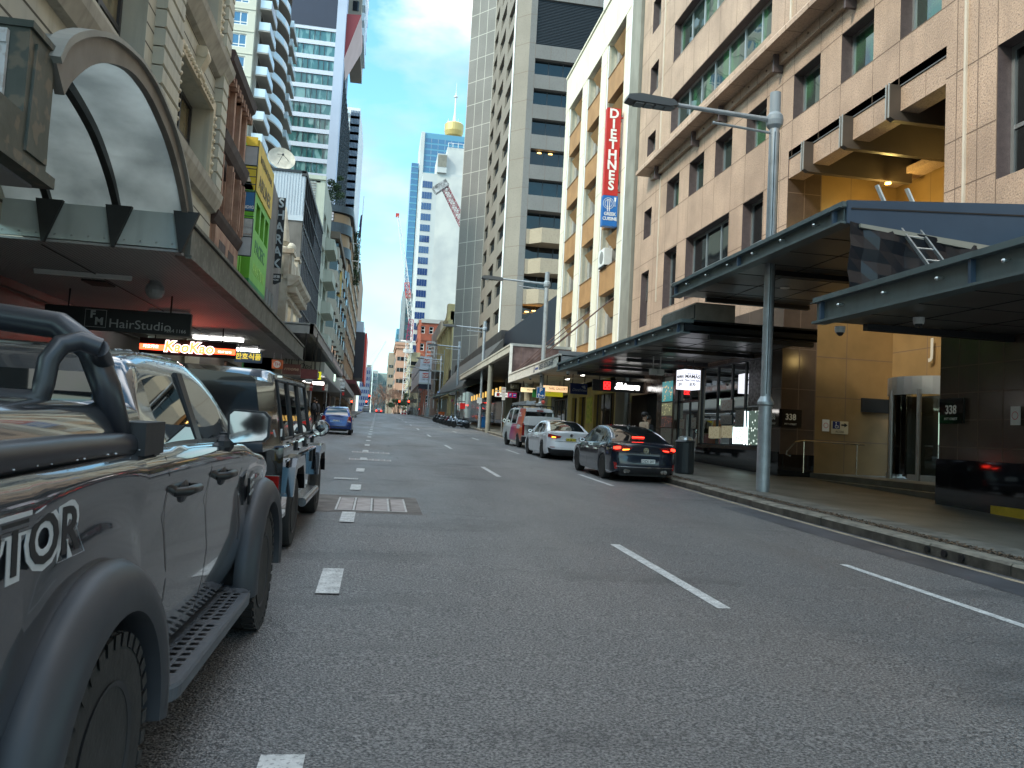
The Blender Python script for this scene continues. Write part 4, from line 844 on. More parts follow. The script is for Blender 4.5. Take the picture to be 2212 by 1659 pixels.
b = MB(); b.hexa([(x, y, z) for y in (260.5, 263.5) for x, z in ((13.2, 81.2), (14.6, 79.4), (18.6, 82.6), (17.3, 84.4))]); b.v = b.v[-8:]; part('machinery_deck', b, mat('deck_white', (.6, .6, .6), .5, var=.6, vs=.9, vcol=(.1, .1, .1)), rc)
wc = thing('distant_crane', 'thin bleached crane far down the street above the slate tower', 'crane', (-2, 440, 30))
b = MB(); lattice(b, (-4.5, 440, 35), (2.3, 440, 48.5), .35, .15, 16, .06); b.cyl((-4.6, 440, 35), (-4.6, 440, 30), .3, n=6); b.cyl((-6.2, 440, 38.5), (2.3, 440, 49), .05, n=4); part('jib', b, MATS['crane_pale'], wc)
# ================= left side =================
cr2 = mat('heritage_cream', (.46, .44, .345), .7, var=.2, vs=.7, vcol=(.38, .38, .33), streak=.35, bump=.15, bs=14)
cr3 = mat('heritage_trim', (.58, .51, .37), .65, var=.2, vs=2, streak=.25, bump=.2, bs=18)
groove = mat('groove', (.075, .07, .055), .9)
dwin = mat('dark_window_frame', (.035, .035, .038), .5)
hb = thing('heritage_building', 'cream rusticated heritage building with a carved window surround above the glazed awning', 'building', (-6.6, 10, gz(10)+.15))
H = LX(-6.6)
hops = [(25.1, 29.85, 10.35, 12.75, .75), (17.1, 21.9, 10.6, 13.6, .75), (9, 13.8, 10.6, 13.6, .75), (1, 5.8, 10.6, 13.6, .75), (25.1, 29.85, 15.4, 18.6, .75), (17.1, 21.9, 15.4, 18.6, .75), (9, 13.8, 15.4, 18.6, .75)]
b = MB(); b.wall(H, -12, 31.2, 4.8, 24, hops, m=0, mr=0)
zz = [5.2+.52*i for i in range(36)]
for c in zz:
    for a, e in segs(-12, 31.2, c, hops, False):
        if e-a > .05: b.quad(H.p(a, .002, c-.025), H.p(e, .002, c-.025), H.p(e, .002, c+.03), H.p(a, .002, c+.03), m=1)
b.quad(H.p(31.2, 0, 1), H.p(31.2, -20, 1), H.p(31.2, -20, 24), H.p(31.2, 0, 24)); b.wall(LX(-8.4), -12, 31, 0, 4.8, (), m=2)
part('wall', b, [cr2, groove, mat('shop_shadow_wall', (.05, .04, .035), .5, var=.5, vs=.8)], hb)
b = MB(); b.pb(H, -12, 31.2, -12, -.5, 23.4, 23.8); part('roof', b, greyr, hb)
# projecting rusticated piers
for a, c in ((22.6, 24.4), (30.25, 31.2), (14.6, 16.6), (6.6, 8.4)):
    b = MB(); z = 10.1
    while z < 23.5:
        e = .04; b.prism([(0, z+.02), (.26, z+.02), (.3, z+.06), (.3, z+.46), (.26, z+.5), (0, z+.5)], lambda d, q: H.p(a, d, q), lambda d, q: H.p(c, d, q)); z += .52
    part('rusticated_pier', b, cr2, hb)
b = MB(); b.prism([(0, 9.3), (.18, 9.36), (.34, 9.75), (.38, 10.0), (.30, 10.08), (0, 10.12)], lambda d, z: H.p(-12, d, z), lambda d, z: H.p(31.3, d, z)); part('string_course', b, mat('course_grey', (.40, .385, .33), .7, var=.25, vs=1.4, streak=.5), hb)
b = MB(); b.prism([(0, 14.1), (.18, 14.15), (.45, 14.6), (.5, 14.8), (0, 14.95)], lambda d, z: H.p(-12, d, z), lambda d, z: H.p(31.3, d, z)); part('string_course', b, MATS['course_grey'], hb)
def carved(u0, u1, z0, z1):
    b = MB(); w = .34
    b.pb(H, u0-w, u0, 0, .12, z0, z1+w); b.pb(H, u1, u1+w, 0, .12, z0, z1+w); b.pb(H, u0, u1, 0, .12, z1, z1+w)
    rn = random.Random(2)
    for i in range(int((z1-z0)/.28)):
        for u in (u0-w*.5, u1+w*.5): b.ball(H.p(u, .13, z0+.2+.28*i), .1, 1, .8, .9, 7)
    for i in range(int((u1-u0)/.28)): b.ball(H.p(u0+.15+.28*i, .13, z1+w*.5), .1, 1, .8, .9, 7)
    part('carved_surround', b, cr3, hb)
    b = MB(); uc = (u0+u1)/2
    prof = [(0, z1+1.15), (.30, z1+1.15), (.36, z1+1.0), (.34, z1+.8), (.26, z1+.62), (.17, z1+.4), (.2, z1+.2), (.16, z1+.02), (0, z1+.0)]
    b.prism(prof, lambda d, z: H.p(uc-.24, d, z), lambda d, z: H.p(uc+.24, d, z))
    b.cyl(H.p(uc-.27, .2, z1+.92), H.p(uc+.27, .2, z1+.92), .17, n=14); b.cyl(H.p(uc-.26, .14, z1+.2), H.p(uc+.26, .14, z1+.2), .09, n=12)
    part('scroll_keystone', b, cr3, hb)
for i, o in enumerate(hops):
    if i in (0, 4): carved(*o[:4])
    window(hb, H, o[0], o[1], o[2], o[3], -.72, 3, 1, .14, dwin, glass('warm_glass', (.09, .08, .05), .15, .8, curtain=(.2, .17, .1), spec=.6), zsplit=[o[2]+1.0], fd=.1)

# ---- awning ----
aw = thing('street_awning', 'long grey steel awning with a glazed barrel vault near the camera', 'awning', (-3.6, 20, 4.6))
F = LX(-3.6)
fas = mat('awning_fascia', (.13, .14, .125), .55, var=.35, vs=1.1, streak=.55, speck=((.26, .26, .24), 6, .35), bump=.15, bs=8); sofl = mat('awning_soffit', (.36, .36, .36), .6, var=.15, vs=.5); blk = mat('awning_black', (.025, .027, .026), .5, var=.3, vs=3)
b = MB()
b.prism([(0, 4.58), (.06, 4.62), (.06, 5.12), (.0, 5.2), (-.2, 5.22), (-.2, 4.56)], lambda d, z: F.p(15.3, d, z), lambda d, z: F.p(38.1, d, z)); b.pb(F, 15.3, 38.1, -.02, .09, 4.54, 4.60); b.pb(F, 15.25, 38.12, -.05, .1, 5.16, 5.23); part('fascia', b, fas, aw)
b = MB(); b.pb(F, 15.0, 38.1, -4.9, -.05, 4.58, 4.62)
for i in range(60): b.pb(F, 15.0, 38.1, -4.88+.08*i, -4.872+.08*i, 4.574, 4.58, 1)
part('soffit', b, [sofl, mat('board_gap', (.2, .2, .2), .8)], aw)
b = MB(); b.pb(F, 15.0, 38.1, -3, -.1, 5.1, 5.16); b.pb(F, 38.0, 38.1, -3, 0, 4.6, 5.2); part('roof_sheet', b, fas, aw)
# upstand of the vaulted bay with rivetted panels and black gussets
U = FY(15.0); pnl = mat('pale_green_panel', (.50, .56, .54), .5, var=.15, vs=1.5, streak=.35)
xs = [-3.62, -4.75, -5.88, -7.0, -8.1]
for a, c in zip(xs[1:], xs):
    b = MB(); b.prism([(c-.05, 4.66), (c-.28, 5.26), (a+.02, 5.26), (a+.0, 4.66)] if 0 else [(a, 4.64), (c, 4.64), (c, 5.27), (a, 5.27)], lambda x, z: (x+.005, 14.98, z), lambda x, z: (x-.005, 15.05, z))
    for k in range(4): b.ball((a+.16+.27*k, 14.975, 4.72), .018, n=6, m=1)
    part('upstand_panel', b, [pnl, alu], aw)
b = MB()
for x in xs: b.prism([(x-.16, 5.3), (x+.28, 5.3), (x+.02, 4.56), (x-.02, 4.56)], lambda q, z: (q, 14.88, z), lambda q, z: (q, 14.972, z))
part('gusset', b, blk, aw)
OUT = [(15.12, 5.28), (14.6, 5.75), (14.0, 6.1), (13.4, 6.32), (12.5, 6.5), (11.9, 6.53), (11.4, 6.5), (10.5, 6.32), (9.7, 5.99), (9.14, 5.63), (8.9, 5.3)]
INN = [(14.88, 5.28), (14.4, 5.62), (13.85, 5.9), (13.3, 6.1), (12.45, 6.27), (11.8, 6.3), (11.2, 6.23), (10.5, 6.0), (9.9, 5.7), (9.4, 5.3), (9.2, 5.05)]
def crv(P, t):
    u = min(t*(len(P)-1), len(P)-1.0001); i = int(u); f = u-i; g = lambda k: Vector(P[max(0, min(len(P)-1, k))])
    a, b_, c, d = g(i-1), g(i), g(i+1), g(i+2); return tuple(.5*((2*b_)+(c-a)*f+(2*a-5*b_+4*c-d)*f*f+(-a+3*b_-3*c+d)*f**3))
N = 36
def band(b, x0, x1, k0, k1, m=0):
    """arch band between two offsets: 0 = inner curve, 1 = outer curve"""
    for i in range(N):
        q = []
        for x in (x0, x1):
            for k in (k0, k1):
                for t in (i/N, (i+1)/N): o = crv(OUT, t); n = crv(INN, t); q.append((x, n[0]+(o[0]-n[0])*k, n[1]+(o[1]-n[1])*k))
        b.hexa([q[0], q[1], q[3], q[2], q[4], q[5], q[7], q[6]], m)
b = MB(); band(b, -3.64, -3.54, 0, .92); part('outer_arch', b, mat('arch_grey', (.23, .21, .185), .5, var=.25, vs=1.5, streak=.3), aw)
b = MB(); band(b, -3.68, -3.48, .92, 1.12); part('arch_edge_trim', b, mat('arch_trim_grey', (.30, .30, .27), .45, var=.2, vs=2), aw)
for x in xs[1:]: b = MB(); band(b, x-.055, x+.055, .15, .8); part('vault_rib', b, blk, aw)
b = MB(); b.grid([[(x, *[crv(INN, t/N)[j]+(crv(OUT, t/N)[j]-crv(INN, t/N)[j])*.8 for j in (0, 1)]) for t in range(N+1)] for x in (-3.6, -4.75, -5.88, -7.0, -8.1)])
mg = bpy.data.materials.new('milky_glazing'); mg.use_nodes = True; t_ = mg.node_tree; t_.nodes.clear(); o_ = nn('ShaderNodeOutputMaterial', t_)
tr_ = nn('ShaderNodeBsdfTranslucent', t_); df_ = nn('ShaderNodeBsdfPrincipled', t_); df_.inputs['Base Color'].default_value = (.42, .46, .44, 1); df_.inputs['Roughness'].default_value = .3
n_ = nn('ShaderNodeTexNoise', t_); n_.inputs['Scale'].default_value = .9; n_.inputs['Detail'].default_value = 5; r_ = nn('ShaderNodeValToRGB', t_); r_.color_ramp.elements[0].color = (.30, .34, .33, 1); r_.color_ramp.elements[1].color = (.62, .68, .65, 1); r_.color_ramp.elements[0].position = .35; r_.color_ramp.elements[1].position = .68
tco_ = nn('ShaderNodeTexCoord', t_); t_.links.new(tco_.outputs['Object'], n_.inputs[0]); t_.links.new(n_.outputs[0], r_.inputs[0]); t_.links.new(r_.outputs[0], tr_.inputs[0]); t_.links.new(r_.outputs[0], df_.inputs['Base Color'])
x_ = nn('ShaderNodeMixShader', t_); x_.inputs[0].default_value = .4; t_.links.new(tr_.outputs[0], x_.inputs[1]); t_.links.new(df_.outputs[0], x_.inputs[2]); t_.links.new(x_.outputs[0], o_.inputs[0])
part('vault_glazing', b, mg, aw)
b = MB(); b.cyl((-3.6, 14.3, 5.95), (-8, 14.0, 6.25), .008, n=5); part('stay_wire', b, blk, aw)
# block nearest the camera
gre = mat('green_black_paint', (.045, .06, .05), .45, var=.4, vs=1.5, vcol=(.09, .10, .085), speck=((.35, .25, .16), 5, .25), streak=.3, bump=.15, bs=10)
b = MB(); b.box(-6.6, -3.6, 8.42, 9.05, 4.08, 5.44); b.box(-6.6, -3.57, 8.40, 9.07, 5.40, 5.47); b.prism([(8.5, 4.2), (9.0, 4.2), (8.95, 5.3), (8.55, 5.3)], lambda y, z: (-3.6, y, z), lambda y, z: (-3.575, y, z), 0); b.box(-6.6, -3.6, 3, 8.42, 4.02, 4.55); b.box(-6.6, -3.52, 3, 9.1, 3.98, 4.1); part('near_fascia', b, gre, aw)
b = MB(); b.box(-5.6, -3.78, 8.36, 8.41, 4.62, 5.34)
for i in range(7): b.box(-5.4+.22*i, -5.3+.22*i, 8.34, 8.36, 4.62, 5.1)
b.box(-5.6, -3.78, 8.345, 8.36, 5.2, 5.34)
part('white_corrugated_panel', b, mat('corrugated_white', (.62, .64, .64), .5, var=.1, vs=3, streak=.35, speck=((.25, .15, .1), 9, .3)), aw)
b = MB(); b.box(-6.6, -3.7, 3, 9, 3.95, 4.0); part('near_soffit', b, sofl, aw)
tb_ = MB()
for (x0, x1, y) in ((-7.2, -5.3, 18), (-6.4, -5.3, 23.5)): tb_ = MB(); tb_.cyl((x0, y, 4.5), (x1, y, 4.5), .03, n=8); tb_.box(x0, x1, y-.05, y+.05, 4.52, 4.57); part('tube_light', tb_, white, aw)
for (y, z) in ((30, 4.5), (34, 4.5)): b = MB(); b.box(-6.6, -4.9, y-.07, y+.07, 4.47, 4.57); part('lit_tube_light', b, mat('tube_lit', (1, .98, .95), emit=6), aw)
b = MB(); b.ball((-4.95, 18.5, 4.38), .2, n=16); b.cyl((-4.95, 18.5, 4.5), (-4.95, 18.5, 4.58), .12, n=12); part('ball_lamp', b, mat('opal_globe', (.3, .3, .3), .3), aw)
b = MB(); b.box(-6.6, -6.1, 18.9, 19.6, 4.54, 4.58); part('vent', b, blk, aw)
b = MB(); b.tube([(-8.2, 12, 4.3), (-8.2, 30, 4.3)], .03, 6); b.tube([(-6, 15.2, 4.55), (-6, 30, 4.55)], .012, 5); part('conduit', b, blk, aw)

# under-awning signs (each hangs on its own)
def hang(label, x0, x1, z0, z1, y, zs, mats, th=.14, name='hanging_sign', hx=None, emit=False):
    t = thing(name, label, 'sign', ((x0+x1)/2, y, z0))
    b = MB(); b.box(x0, x1, y, y+th, z0, z1); part('panel', b, mats, t)
    for x in (hx or (x0+(x1-x0)*.15, x1-(x1-x0)*.15)): b = MB(); b.cyl((x, y+th/2, z1), (x, y+th/2, zs), .022, n=6); part('hanger', b, blackp, t)
    return t
silver = mat('silver_letter', (.42, .43, .43), .4, .2); blkbox = mat('sign_black', (.012, .012, .014), .35, var=.3, vs=2)
t = hang('long black hair studio sign hanging under the left awning', -7.9, -4.6, 3.62, 4.16, 20.5, 4.58, blkbox)
y_ = 20.49
text(t, 'lettering', 'HairStudio', (-5.75, y_, 3.80), (0, -1, 0), .30, silver, .004, sx=1.1); text(t, 'lettering', '9264 1166', (-4.95, y_, 3.72), (0, -1, 0), .12, silver, .004)
text(t, 'lettering', 'F', (-6.83, y_, 3.99), (0, -1, 0), .24, silver, .004, bold=.01); text(t, 'lettering', 'M', (-6.68, y_, 3.83), (0, -1, 0), .24, silver, .004, bold=.01)
b = MB(); [b.box(*q, y_-.004, y_, *z) for q, z in (((-7.0, -6.52), (4.1, 4.11)), ((-7.0, -6.52), (3.69, 3.70)), ((-7.0, -6.99), (3.69, 4.11)), ((-6.53, -6.52), (3.69, 4.11)))]; part('logo_frame', b, silver, t)
t = hang('glowing red and black korean restaurant sign under the left awning', -7.55, -4.62, 3.62, 4.12, 27, 4.58, blkbox)
glow = mat('sign_glow_red', (1, .06, .02), .4, emit=2.6); lw = mat('lit_white', (1, .9, .85), .4, emit=1.6)
b = MB(); b.box(-7.54, -4.63, 26.985, 27, 3.74, 3.92); part('red_band', b, glow, t)
text(t, 'lettering', 'KaoKao', (-6.05, 26.97, 3.87), (0, -1, 0), .46, lw, .003, bold=.034, shear=.12); text(t, 'lettering', 'KaoKao', (-6.05, 26.96, 3.87), (0, -1, 0), .46, mat('sign_glow_red2', (1, .10, .03), .4, emit=2.8), .004, bold=.016, shear=.12)
text(t, 'lettering', '카오카오', (-7.2, 26.97, 3.84), (0, -1, 0), .13, lw, .004); text(t, 'lettering', '9267 8341', (-4.95, 26.97, 3.81), (0, -1, 0), .1, lw, .004)
plamp('sign_lamp', (-6, 26.7, 3.9), 2.2, (1, .12, .05))
t = hang('blue sign with yellow korean lettering beyond the glowing red one', -5.5, -4.5, 3.88, 4.3, 32, 4.58, mat('sign_teal', (.01, .06, .16), .4))
text(t, 'lettering', '한호식품', (-5.0, 31.98, 4.09), (0, -1, 0), .26, mat('letter_yellow', (.75, .6, .08), .5, emit=.3), .004, bold=.008)
t = hang('orange square sign with a white disc below the far end of the left awning', -4.5, -4.05, 3.9, 4.28, 35, 4.58, mat('sign_orange', (.55, .12, .03), .4)); b = MB(); b.lathe((-4.28, 34.985, 4.09), [(.15, -.01), (.15, .0)], 18, 'y'); part('disc', b, white, t); text(t, 'lettering', 'TH', (-4.28, 34.96, 4.09), (0, -1, 0), .18, red, .003)
brs = mat('sign_brown', (.13, .035, .02), .5, var=.2, vs=3)
t = hang('brown red sign with pale script lettering past the orange square sign', -4.35, -3.55, 3.85, 4.32, 37.5, 4.6, brs); text(t, 'lettering', 'rmone', (-3.95, 37.48, 4.1), (0, -1, 0), .24, mat('letter_tan', (.6, .45, .3), .5), .004, shear=.2)
t = hang('plain dark red sign with louvred face next to the brown script sign', -4.05, -3.2, 4.0, 4.5, 43.0, 6.4, mat('sign_dred', (.14, .02, .015), .5, var=.3, vs=5))
t = hang('small plain grey square sign on a single rod under the grey box awning', -3.75, -3.3, 4.08, 4.52, 44.8, 6.4, mat('sign_grey', (.24, .22, .21), .5), hx=(-3.52,))
t = hang('small bright yellow sign with a black emblem behind the grey square sign', -4.2, -3.5, 4.38, 4.85, 50, 6.4, mat('sign_yellow', (.75, .72, .02), .4, emit=.25)); text(t, 'emblem', 'd', (-3.72, 49.98, 4.6), (0, -1, 0), .36, blackp, .004, bold=.03); text(t, 'emblem', 'd', (-3.72, 49.97, 4.6), (0, -1, 0), .28, white, .004, bold=.01)
# ---- further awnings (left) ----
a2 = thing('street_awning', 'boxy grey awning with dark slatted underside past the long steel awning', 'awning', (-3.6, 60, 6.4))
boxg = mat('box_awning_grey', (.30, .28, .27), .55, var=.12, vs=.6, streak=.35); F = LX(-3.6)
b = MB(); b.pb(F, 43.6, 81, -.2, 0, 6.42, 6.96); b.pb(FY(43.6), -6.58, -3.6, -.1, 0, 6.42, 6.98); b.pb(F, 43.6, 81, -3, -.2, 6.85, 6.9); b.pb(F, 62.4, 62.5, 0, .02, 6.42, 6.96); b.pb(F, 43.6, 81, 0, .05, 6.9, 6.98); part('fascia', b, boxg, a2)
b = MB(); b.pb(F, 43.7, 81, -2.98, -.2, 6.42, 6.46); [b.pb(F, 43.9+.5*i, 44.15+.5*i, -2.9, -.25, 6.39, 6.42, 1) for i in range(36)]; part('soffit', b, [mat('soffit_black', (.02, .02, .022), .5), mat('slat_grey', (.08, .08, .085), .5)], a2)
b = MB(); b.pb(F, 62.6, 80.8, .0, .03, 6.5, 6.9); part('banner_strip', b, mat('banner', (.5, .46, .42), .6, var=.5, vs=2, vcol=(.3, .15, .12)), a2)
a3 = thing('street_awning', 'thin white edged awning with curved end farther along the left pavement', 'awning', (-3.6, 105, 5.9))
b = MB(); b.pb(F, 84, 122, -3, 0, 5.9, 6.05); b.pb(F, 84, 122, -.1, .03, 5.8, 6.5); b.cyl((-6.5, 84, 6.15), (-3.7, 84, 6.15), .3, n=14); part('slab', b, mat('awning_pale', (.38, .36, .33), .6, var=.15, vs=.5), a3)
a4_ = thing('street_awning', 'dark red awning near the far crossing on the left', 'awning', (-3.6, 160, 8))
b = MB(); b.pb(F, 128, 175, -3, 0, 8.3, 8.9); part('slab', b, mat('awning_red', (.16, .03, .03), .6), a4_)
a5 = thing('shop_lightbox', 'white lightbox with script lettering under the grey box awning', 'sign', (-5, 55, 5))
b = MB(); b.box(-6.4, -3.6, 54, 80, 5.0, 5.75); part('box', b, mat('lightbox_pale', (.42, .43, .38), .5, var=.15, vs=.7), a5); b = MB(); b.box(-6.4, -3.55, 53.95, 80, 4.86, 5.0); part('base', b, alu, a5)
text(a5, 'lettering', 'ausOps', (-5.2, 53.97, 5.4), (0, -1, 0), .5, blackp, .004, shear=.35)
# ground floor shop wall under the awnings, street level
b = MB(); S1 = LX(-6.6)
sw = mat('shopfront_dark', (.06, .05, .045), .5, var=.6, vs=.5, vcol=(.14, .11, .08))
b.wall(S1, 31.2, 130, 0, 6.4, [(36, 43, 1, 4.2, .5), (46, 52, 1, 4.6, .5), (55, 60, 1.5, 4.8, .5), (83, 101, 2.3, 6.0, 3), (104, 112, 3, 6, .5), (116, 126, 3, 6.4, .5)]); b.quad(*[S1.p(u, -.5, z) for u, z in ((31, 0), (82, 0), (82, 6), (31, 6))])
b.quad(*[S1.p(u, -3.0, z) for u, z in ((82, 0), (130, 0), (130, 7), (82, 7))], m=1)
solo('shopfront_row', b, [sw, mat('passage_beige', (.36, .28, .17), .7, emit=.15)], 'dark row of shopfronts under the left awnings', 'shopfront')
strip = thing('strip_light', 'long lit white strip sign over a shop passage on the left', 'strip light', (-4.5, 56, 4.1)); b = MB(); b.box(-5.1, -3.7, 56, 56.1, 4.35, 4.55); part('lit_strip', b, mat('strip_lit', (1, .95, .9), emit=2.5), strip)
b = MB(); b.box(-4.6, -3.5, 66, 66.2, 5.2, 5.75); solo('green_lit_sign', b, mat('sign_mint', (.65, .9, .7), emit=.7), 'small mint green lit sign beyond the strip light', 'sign')

# brown stone building
brn = mat('brown_stone', (.36, .225, .155), .75, var=.3, vs=2, vcol=(.24, .13, .09), bump=.3, bs=12, streak=.3); drk = mat('dark_brown_cornice', (.055, .03, .026), .65, var=.3, vs=2)
bb = thing('brownstone_building', 'narrow brown stone building with dark carved cornices between the cream and green ones', 'building', (-6.6, 34, gz(34)))
b = MB(); bo = [(32.3, 33.4, 9.7, 11.7, .3), (34.1, 35.2, 9.7, 11.7, .3), (32.2, 33.0, 12.85, 14.5, .3), (33.5, 34.3, 12.85, 14.5, .3), (34.8, 35.6, 12.85, 14.5, .3)]
b.wall(H, 31.2, 36.6, 4.8, 15.9, bo); b.quad(H.p(36.6, 0, 4), H.p(36.6, -12, 4), H.p(36.6, -12, 15.9), H.p(36.6, 0, 15.9)); b.pb(H, 31.2, 36.6, -10, -.5, 15.3, 15.6); part('wall', b, brn, bb)
for u in (31.35, 33.55, 35.35, 36.3): b = MB(); b.pb(H, u, u+.28, 0, .22, 9.5, 11.9); b.pb(H, u+.06, u+.22, .22, .28, 9.7, 11.7); part('pilaster', b, brn, bb)
for u in (31.4, 33.05, 34.4, 35.8): b = MB(); b.pb(H, u, u+.3, 0, .2, 12.75, 14.9); part('pilaster', b, brn, bb)
for prof, nm in (([(0, 11.95), (.15, 12.05), (.28, 12.3), (.36, 12.6), (.1, 12.75), (0, 12.78)], 'cornice'), ([(0, 9.0), (.12, 9.1), (.24, 9.35), (.28, 9.5), (0, 9.55)], 'cornice'), ([(0, 15.0), (.12, 15.05), (.4, 15.3), (.48, 15.6), (.42, 15.7), (0, 15.72)], 'cornice')):
    b = MB(); b.prism(prof, lambda d, z: H.p(31.22, d, z), lambda d, z: H.p(36.65, d, z)); part(nm, b, drk, bb)
for i in range(11): b = MB(); b.pb(H, 31.4+.5*i, 31.6+.5*i, 0, .32, 14.75, 15.05); part('cornice_bracket', b, brn, bb)
for u in (32.3, 34.1):
    b = MB(); b.prism([(.0, 11.2), (.0, 11.95), (1.1, 11.95), (1.1, 11.2), (1.0, 11.5), (.8, 11.68), (.55, 11.75), (.3, 11.68), (.1, 11.5)], lambda q, z: H.p(u+q, .02, z), lambda q, z: H.p(u+q, -.1, z)); part('arched_head', b, drk, bb)
for o in bo: window(bb, H, o[0], o[1], o[2], o[3], -.28, 1, 2, .06, cr3, gl_d)
b = MB(); b.pb(H, 31.5, 36.4, 0, .15, 7.4, 9.0); b.pb(H, 32.3, 33.6, .15, .16, 7.9, 8.6, 1); b.pb(H, 34.2, 35.5, .15, .16, 7.9, 8.6, 1); part('parapet_panel', b, [brn, drk], bb)
# green and yellow airline building
gb = thing('green_building', 'lime green and yellow painted building with faded airline lettering', 'building', (-6.6, 42, gz(42)))
lime = mat('lime_green', (.15, .42, .03), .55, var=.15, vs=.8, streak=.3); limed = mat('deep_green', (.02, .20, .05), .6, var=.2, vs=.8); yelw = mat('sign_board_yellow', (.62, .40, .02), .55, var=.1, vs=1, streak=.5, vcol=(.5, .36, .03))
H2 = LX(-7.3); b = MB(); b.wall(H2, 36.6, 40.6, 3, 15.0, (), m=0)
for i in range(6): b.pb(H2, 36.8+.62*i, 37.1+.62*i, 0, .35, 8.0, 14.2-.6*i)
for i in range(9): b.pb(H2, 36.6, 40.6, 0, .2, 8.6+.8*i, 8.75+.8*i)
part('ribbed_recess', b, lime, gb)
b = MB(); b.prism([(-7.3, 15.6), (-6.62, 15.6), (-6.62, 12.9), (-7.3, 14.6)], lambda x, z: (x, 40.55, z), lambda x, z: (x, 40.5, z)); b.hexa([(x, y, z) for x in (-7.28, -7.2) for y, z in ((36.6, 15.2), (40.6, 13.6), (40.6, 15.6), (36.6, 17))]); part('yellow_side_board', b, yelw, gb)
b = MB(); go = [(41.3, 42.7, 10.9, 12.5, .3), (43.1, 44.4, 10.9, 12.5, .3), (44.7, 45.9, 10.9, 12.5, .3), (41.3, 42.7, 9.5, 10.6, .3), (43.1, 44.4, 9.4, 10.6, .3)]
b.wall(H, 40.7, 46.2, 8.6, 12.95, [(41.4, 42.6, 11.2, 12.6, .35), (43.0, 44.2, 11.2, 12.6, .35), (44.6, 45.8, 11.2, 12.6, .35)], m=0); b.quad(H.p(46.2, 0, 3), H.p(46.2, -9, 3), H.p(46.2, -9, 15), H.p(46.2, 0, 15)); b.pb(H, 40.5, 40.9, -.7, .02, 8.6, 12.95); part('wall', b, lime, gb)
b = MB(); b.wall(H, 40.7, 46.2, 3, 8.6, [(41.4, 43.2, 6.4, 8.0, .2), (43.8, 45.8, 6.4, 8.0, .2)], m=0); b.pb(H, 40.5, 40.9, -.7, .02, 3, 8.6); part('lower_wall', b, limed, gb)
for o in ((41.4, 42.6, 11.2, 12.6), (43.0, 44.2, 11.2, 12.6), (44.6, 45.8, 11.2, 12.6), (41.4, 43.2, 6.4, 8.0), (43.8, 45.8, 6.4, 8.0)): window(gb, H, *o, -.33, 1, 1, .05, limed, gl_d)
b = MB(); b.pb(H, 40.6, 46.2, -.1, .06, 12.97, 15.5); part('yellow_board', b, yelw, gb)
lb = mat('faded_black', (.09, .08, .05), .7)
text(gb, 'lettering', 'AIRLINES', (-6.53, 43.3, 13.6), (1, 0, 0), 1.0, lb, .004, sx=1.05, bold=.01); text(gb, 'lettering', 'INTERNATIONAL', (-6.53, 43.4, 14.75), (1, 0, 0), .55, lb, .004, sx=1.0); text(gb, 'lettering', 'PACIFIC', (-6.59, 43.4, 10.4), (1, 0, 0), .95, mat('faded_teal', (.04, .16, .05), .6), .004, sx=1.05, bold=.01); text(gb, 'lettering', 'AVIATION', (-6.59, 43.4, 9.3), (1, 0, 0), .8, mat('faded_lime', (.30, .55, .10), .6), .004, bold=.01)
# bracket-mounted square boards facing the camera
ladderm = mat('bracket_white', (.5, .5, .48), .5)
bd = [('plain white square board, topmost of the stack on the bracket frame', 13.06, 13.9, mat('board_white', (.42, .42, .42), .6, var=.15, vs=3)), ('blue board with a small sun emblem and white lettering', 11.0, 11.82, mat('board_blue', (.03, .15, .34), .4, var=.2, vs=2)), ('worn white board with peeled lettering under the blue board', 9.82, 10.62, mat('board_worn', (.5, .49, .46), .6, var=.3, vs=5)), ('blank weathered white board, lowest of the stack', 8.97, 9.8, MATS['board_white'])]
for i, (lab, z0, z1, m_) in enumerate(bd):
    t = thing('projecting_board', lab, 'sign board', (-6.4, 36.9, z0), group='boards stacked on the bracket frame')
    b = MB(); b.box(-6.85, -6.0, 36.85, 36.95, z0, z1); part('board', b, m_, t)
    b = MB(); b.box(-6.88, -5.97, 36.84, 36.96, z0-.03, z0); b.box(-6.88, -5.97, 36.84, 36.96, z1, z1+.03); b.box(-6.88, -6.85, 36.84, 36.96, z0, z1); b.box(-6.0, -5.97, 36.84, 36.96, z0, z1); part('frame', b, alud, t)
    if i == 1: text(t, 'lettering', 'GRUNDIG', (-6.42, 36.84, z0+.14), (0, -1, 0), .19, signw, .004, bold=.004); b = MB(); b.lathe((-6.42, 36.845, z1-.18), [(.06, 0), (.06, -.004)], 12, 'y'); part('sun_emblem', b, yelw, t)
    if i == 2: text(t, 'lettering', 'SOUND SYSTEMS', (-6.42, 36.84, z1-.4), (0, -1, 0), .105, MATS['sign_grey'], .003); text(t, 'lettering', '"THE SOUND PEOPLE"', (-6.42, 36.84, z0+.1), (0, -1, 0), .085, mat('letter_brown', (.3, .15, .06), .5), .003)
fr_ = MB(); [fr_.cyl((-7.1, 36.9, z), (-5.98, 36.9, z), .02, n=6) for z in (12.9, 12.55, 12.2, 11.9, 10.75)]; fr_.cyl((-6.86, 36.9, 8.9), (-6.86, 36.9, 13.9), .02, n=6); fr_.cyl((-5.99, 36.9, 11.8), (-5.99, 36.9, 13.1), .02, n=6)
solo('bracket_frame', fr_, alud, 'thin steel ladder-like frame carrying the stacked square boards', 'bracket')
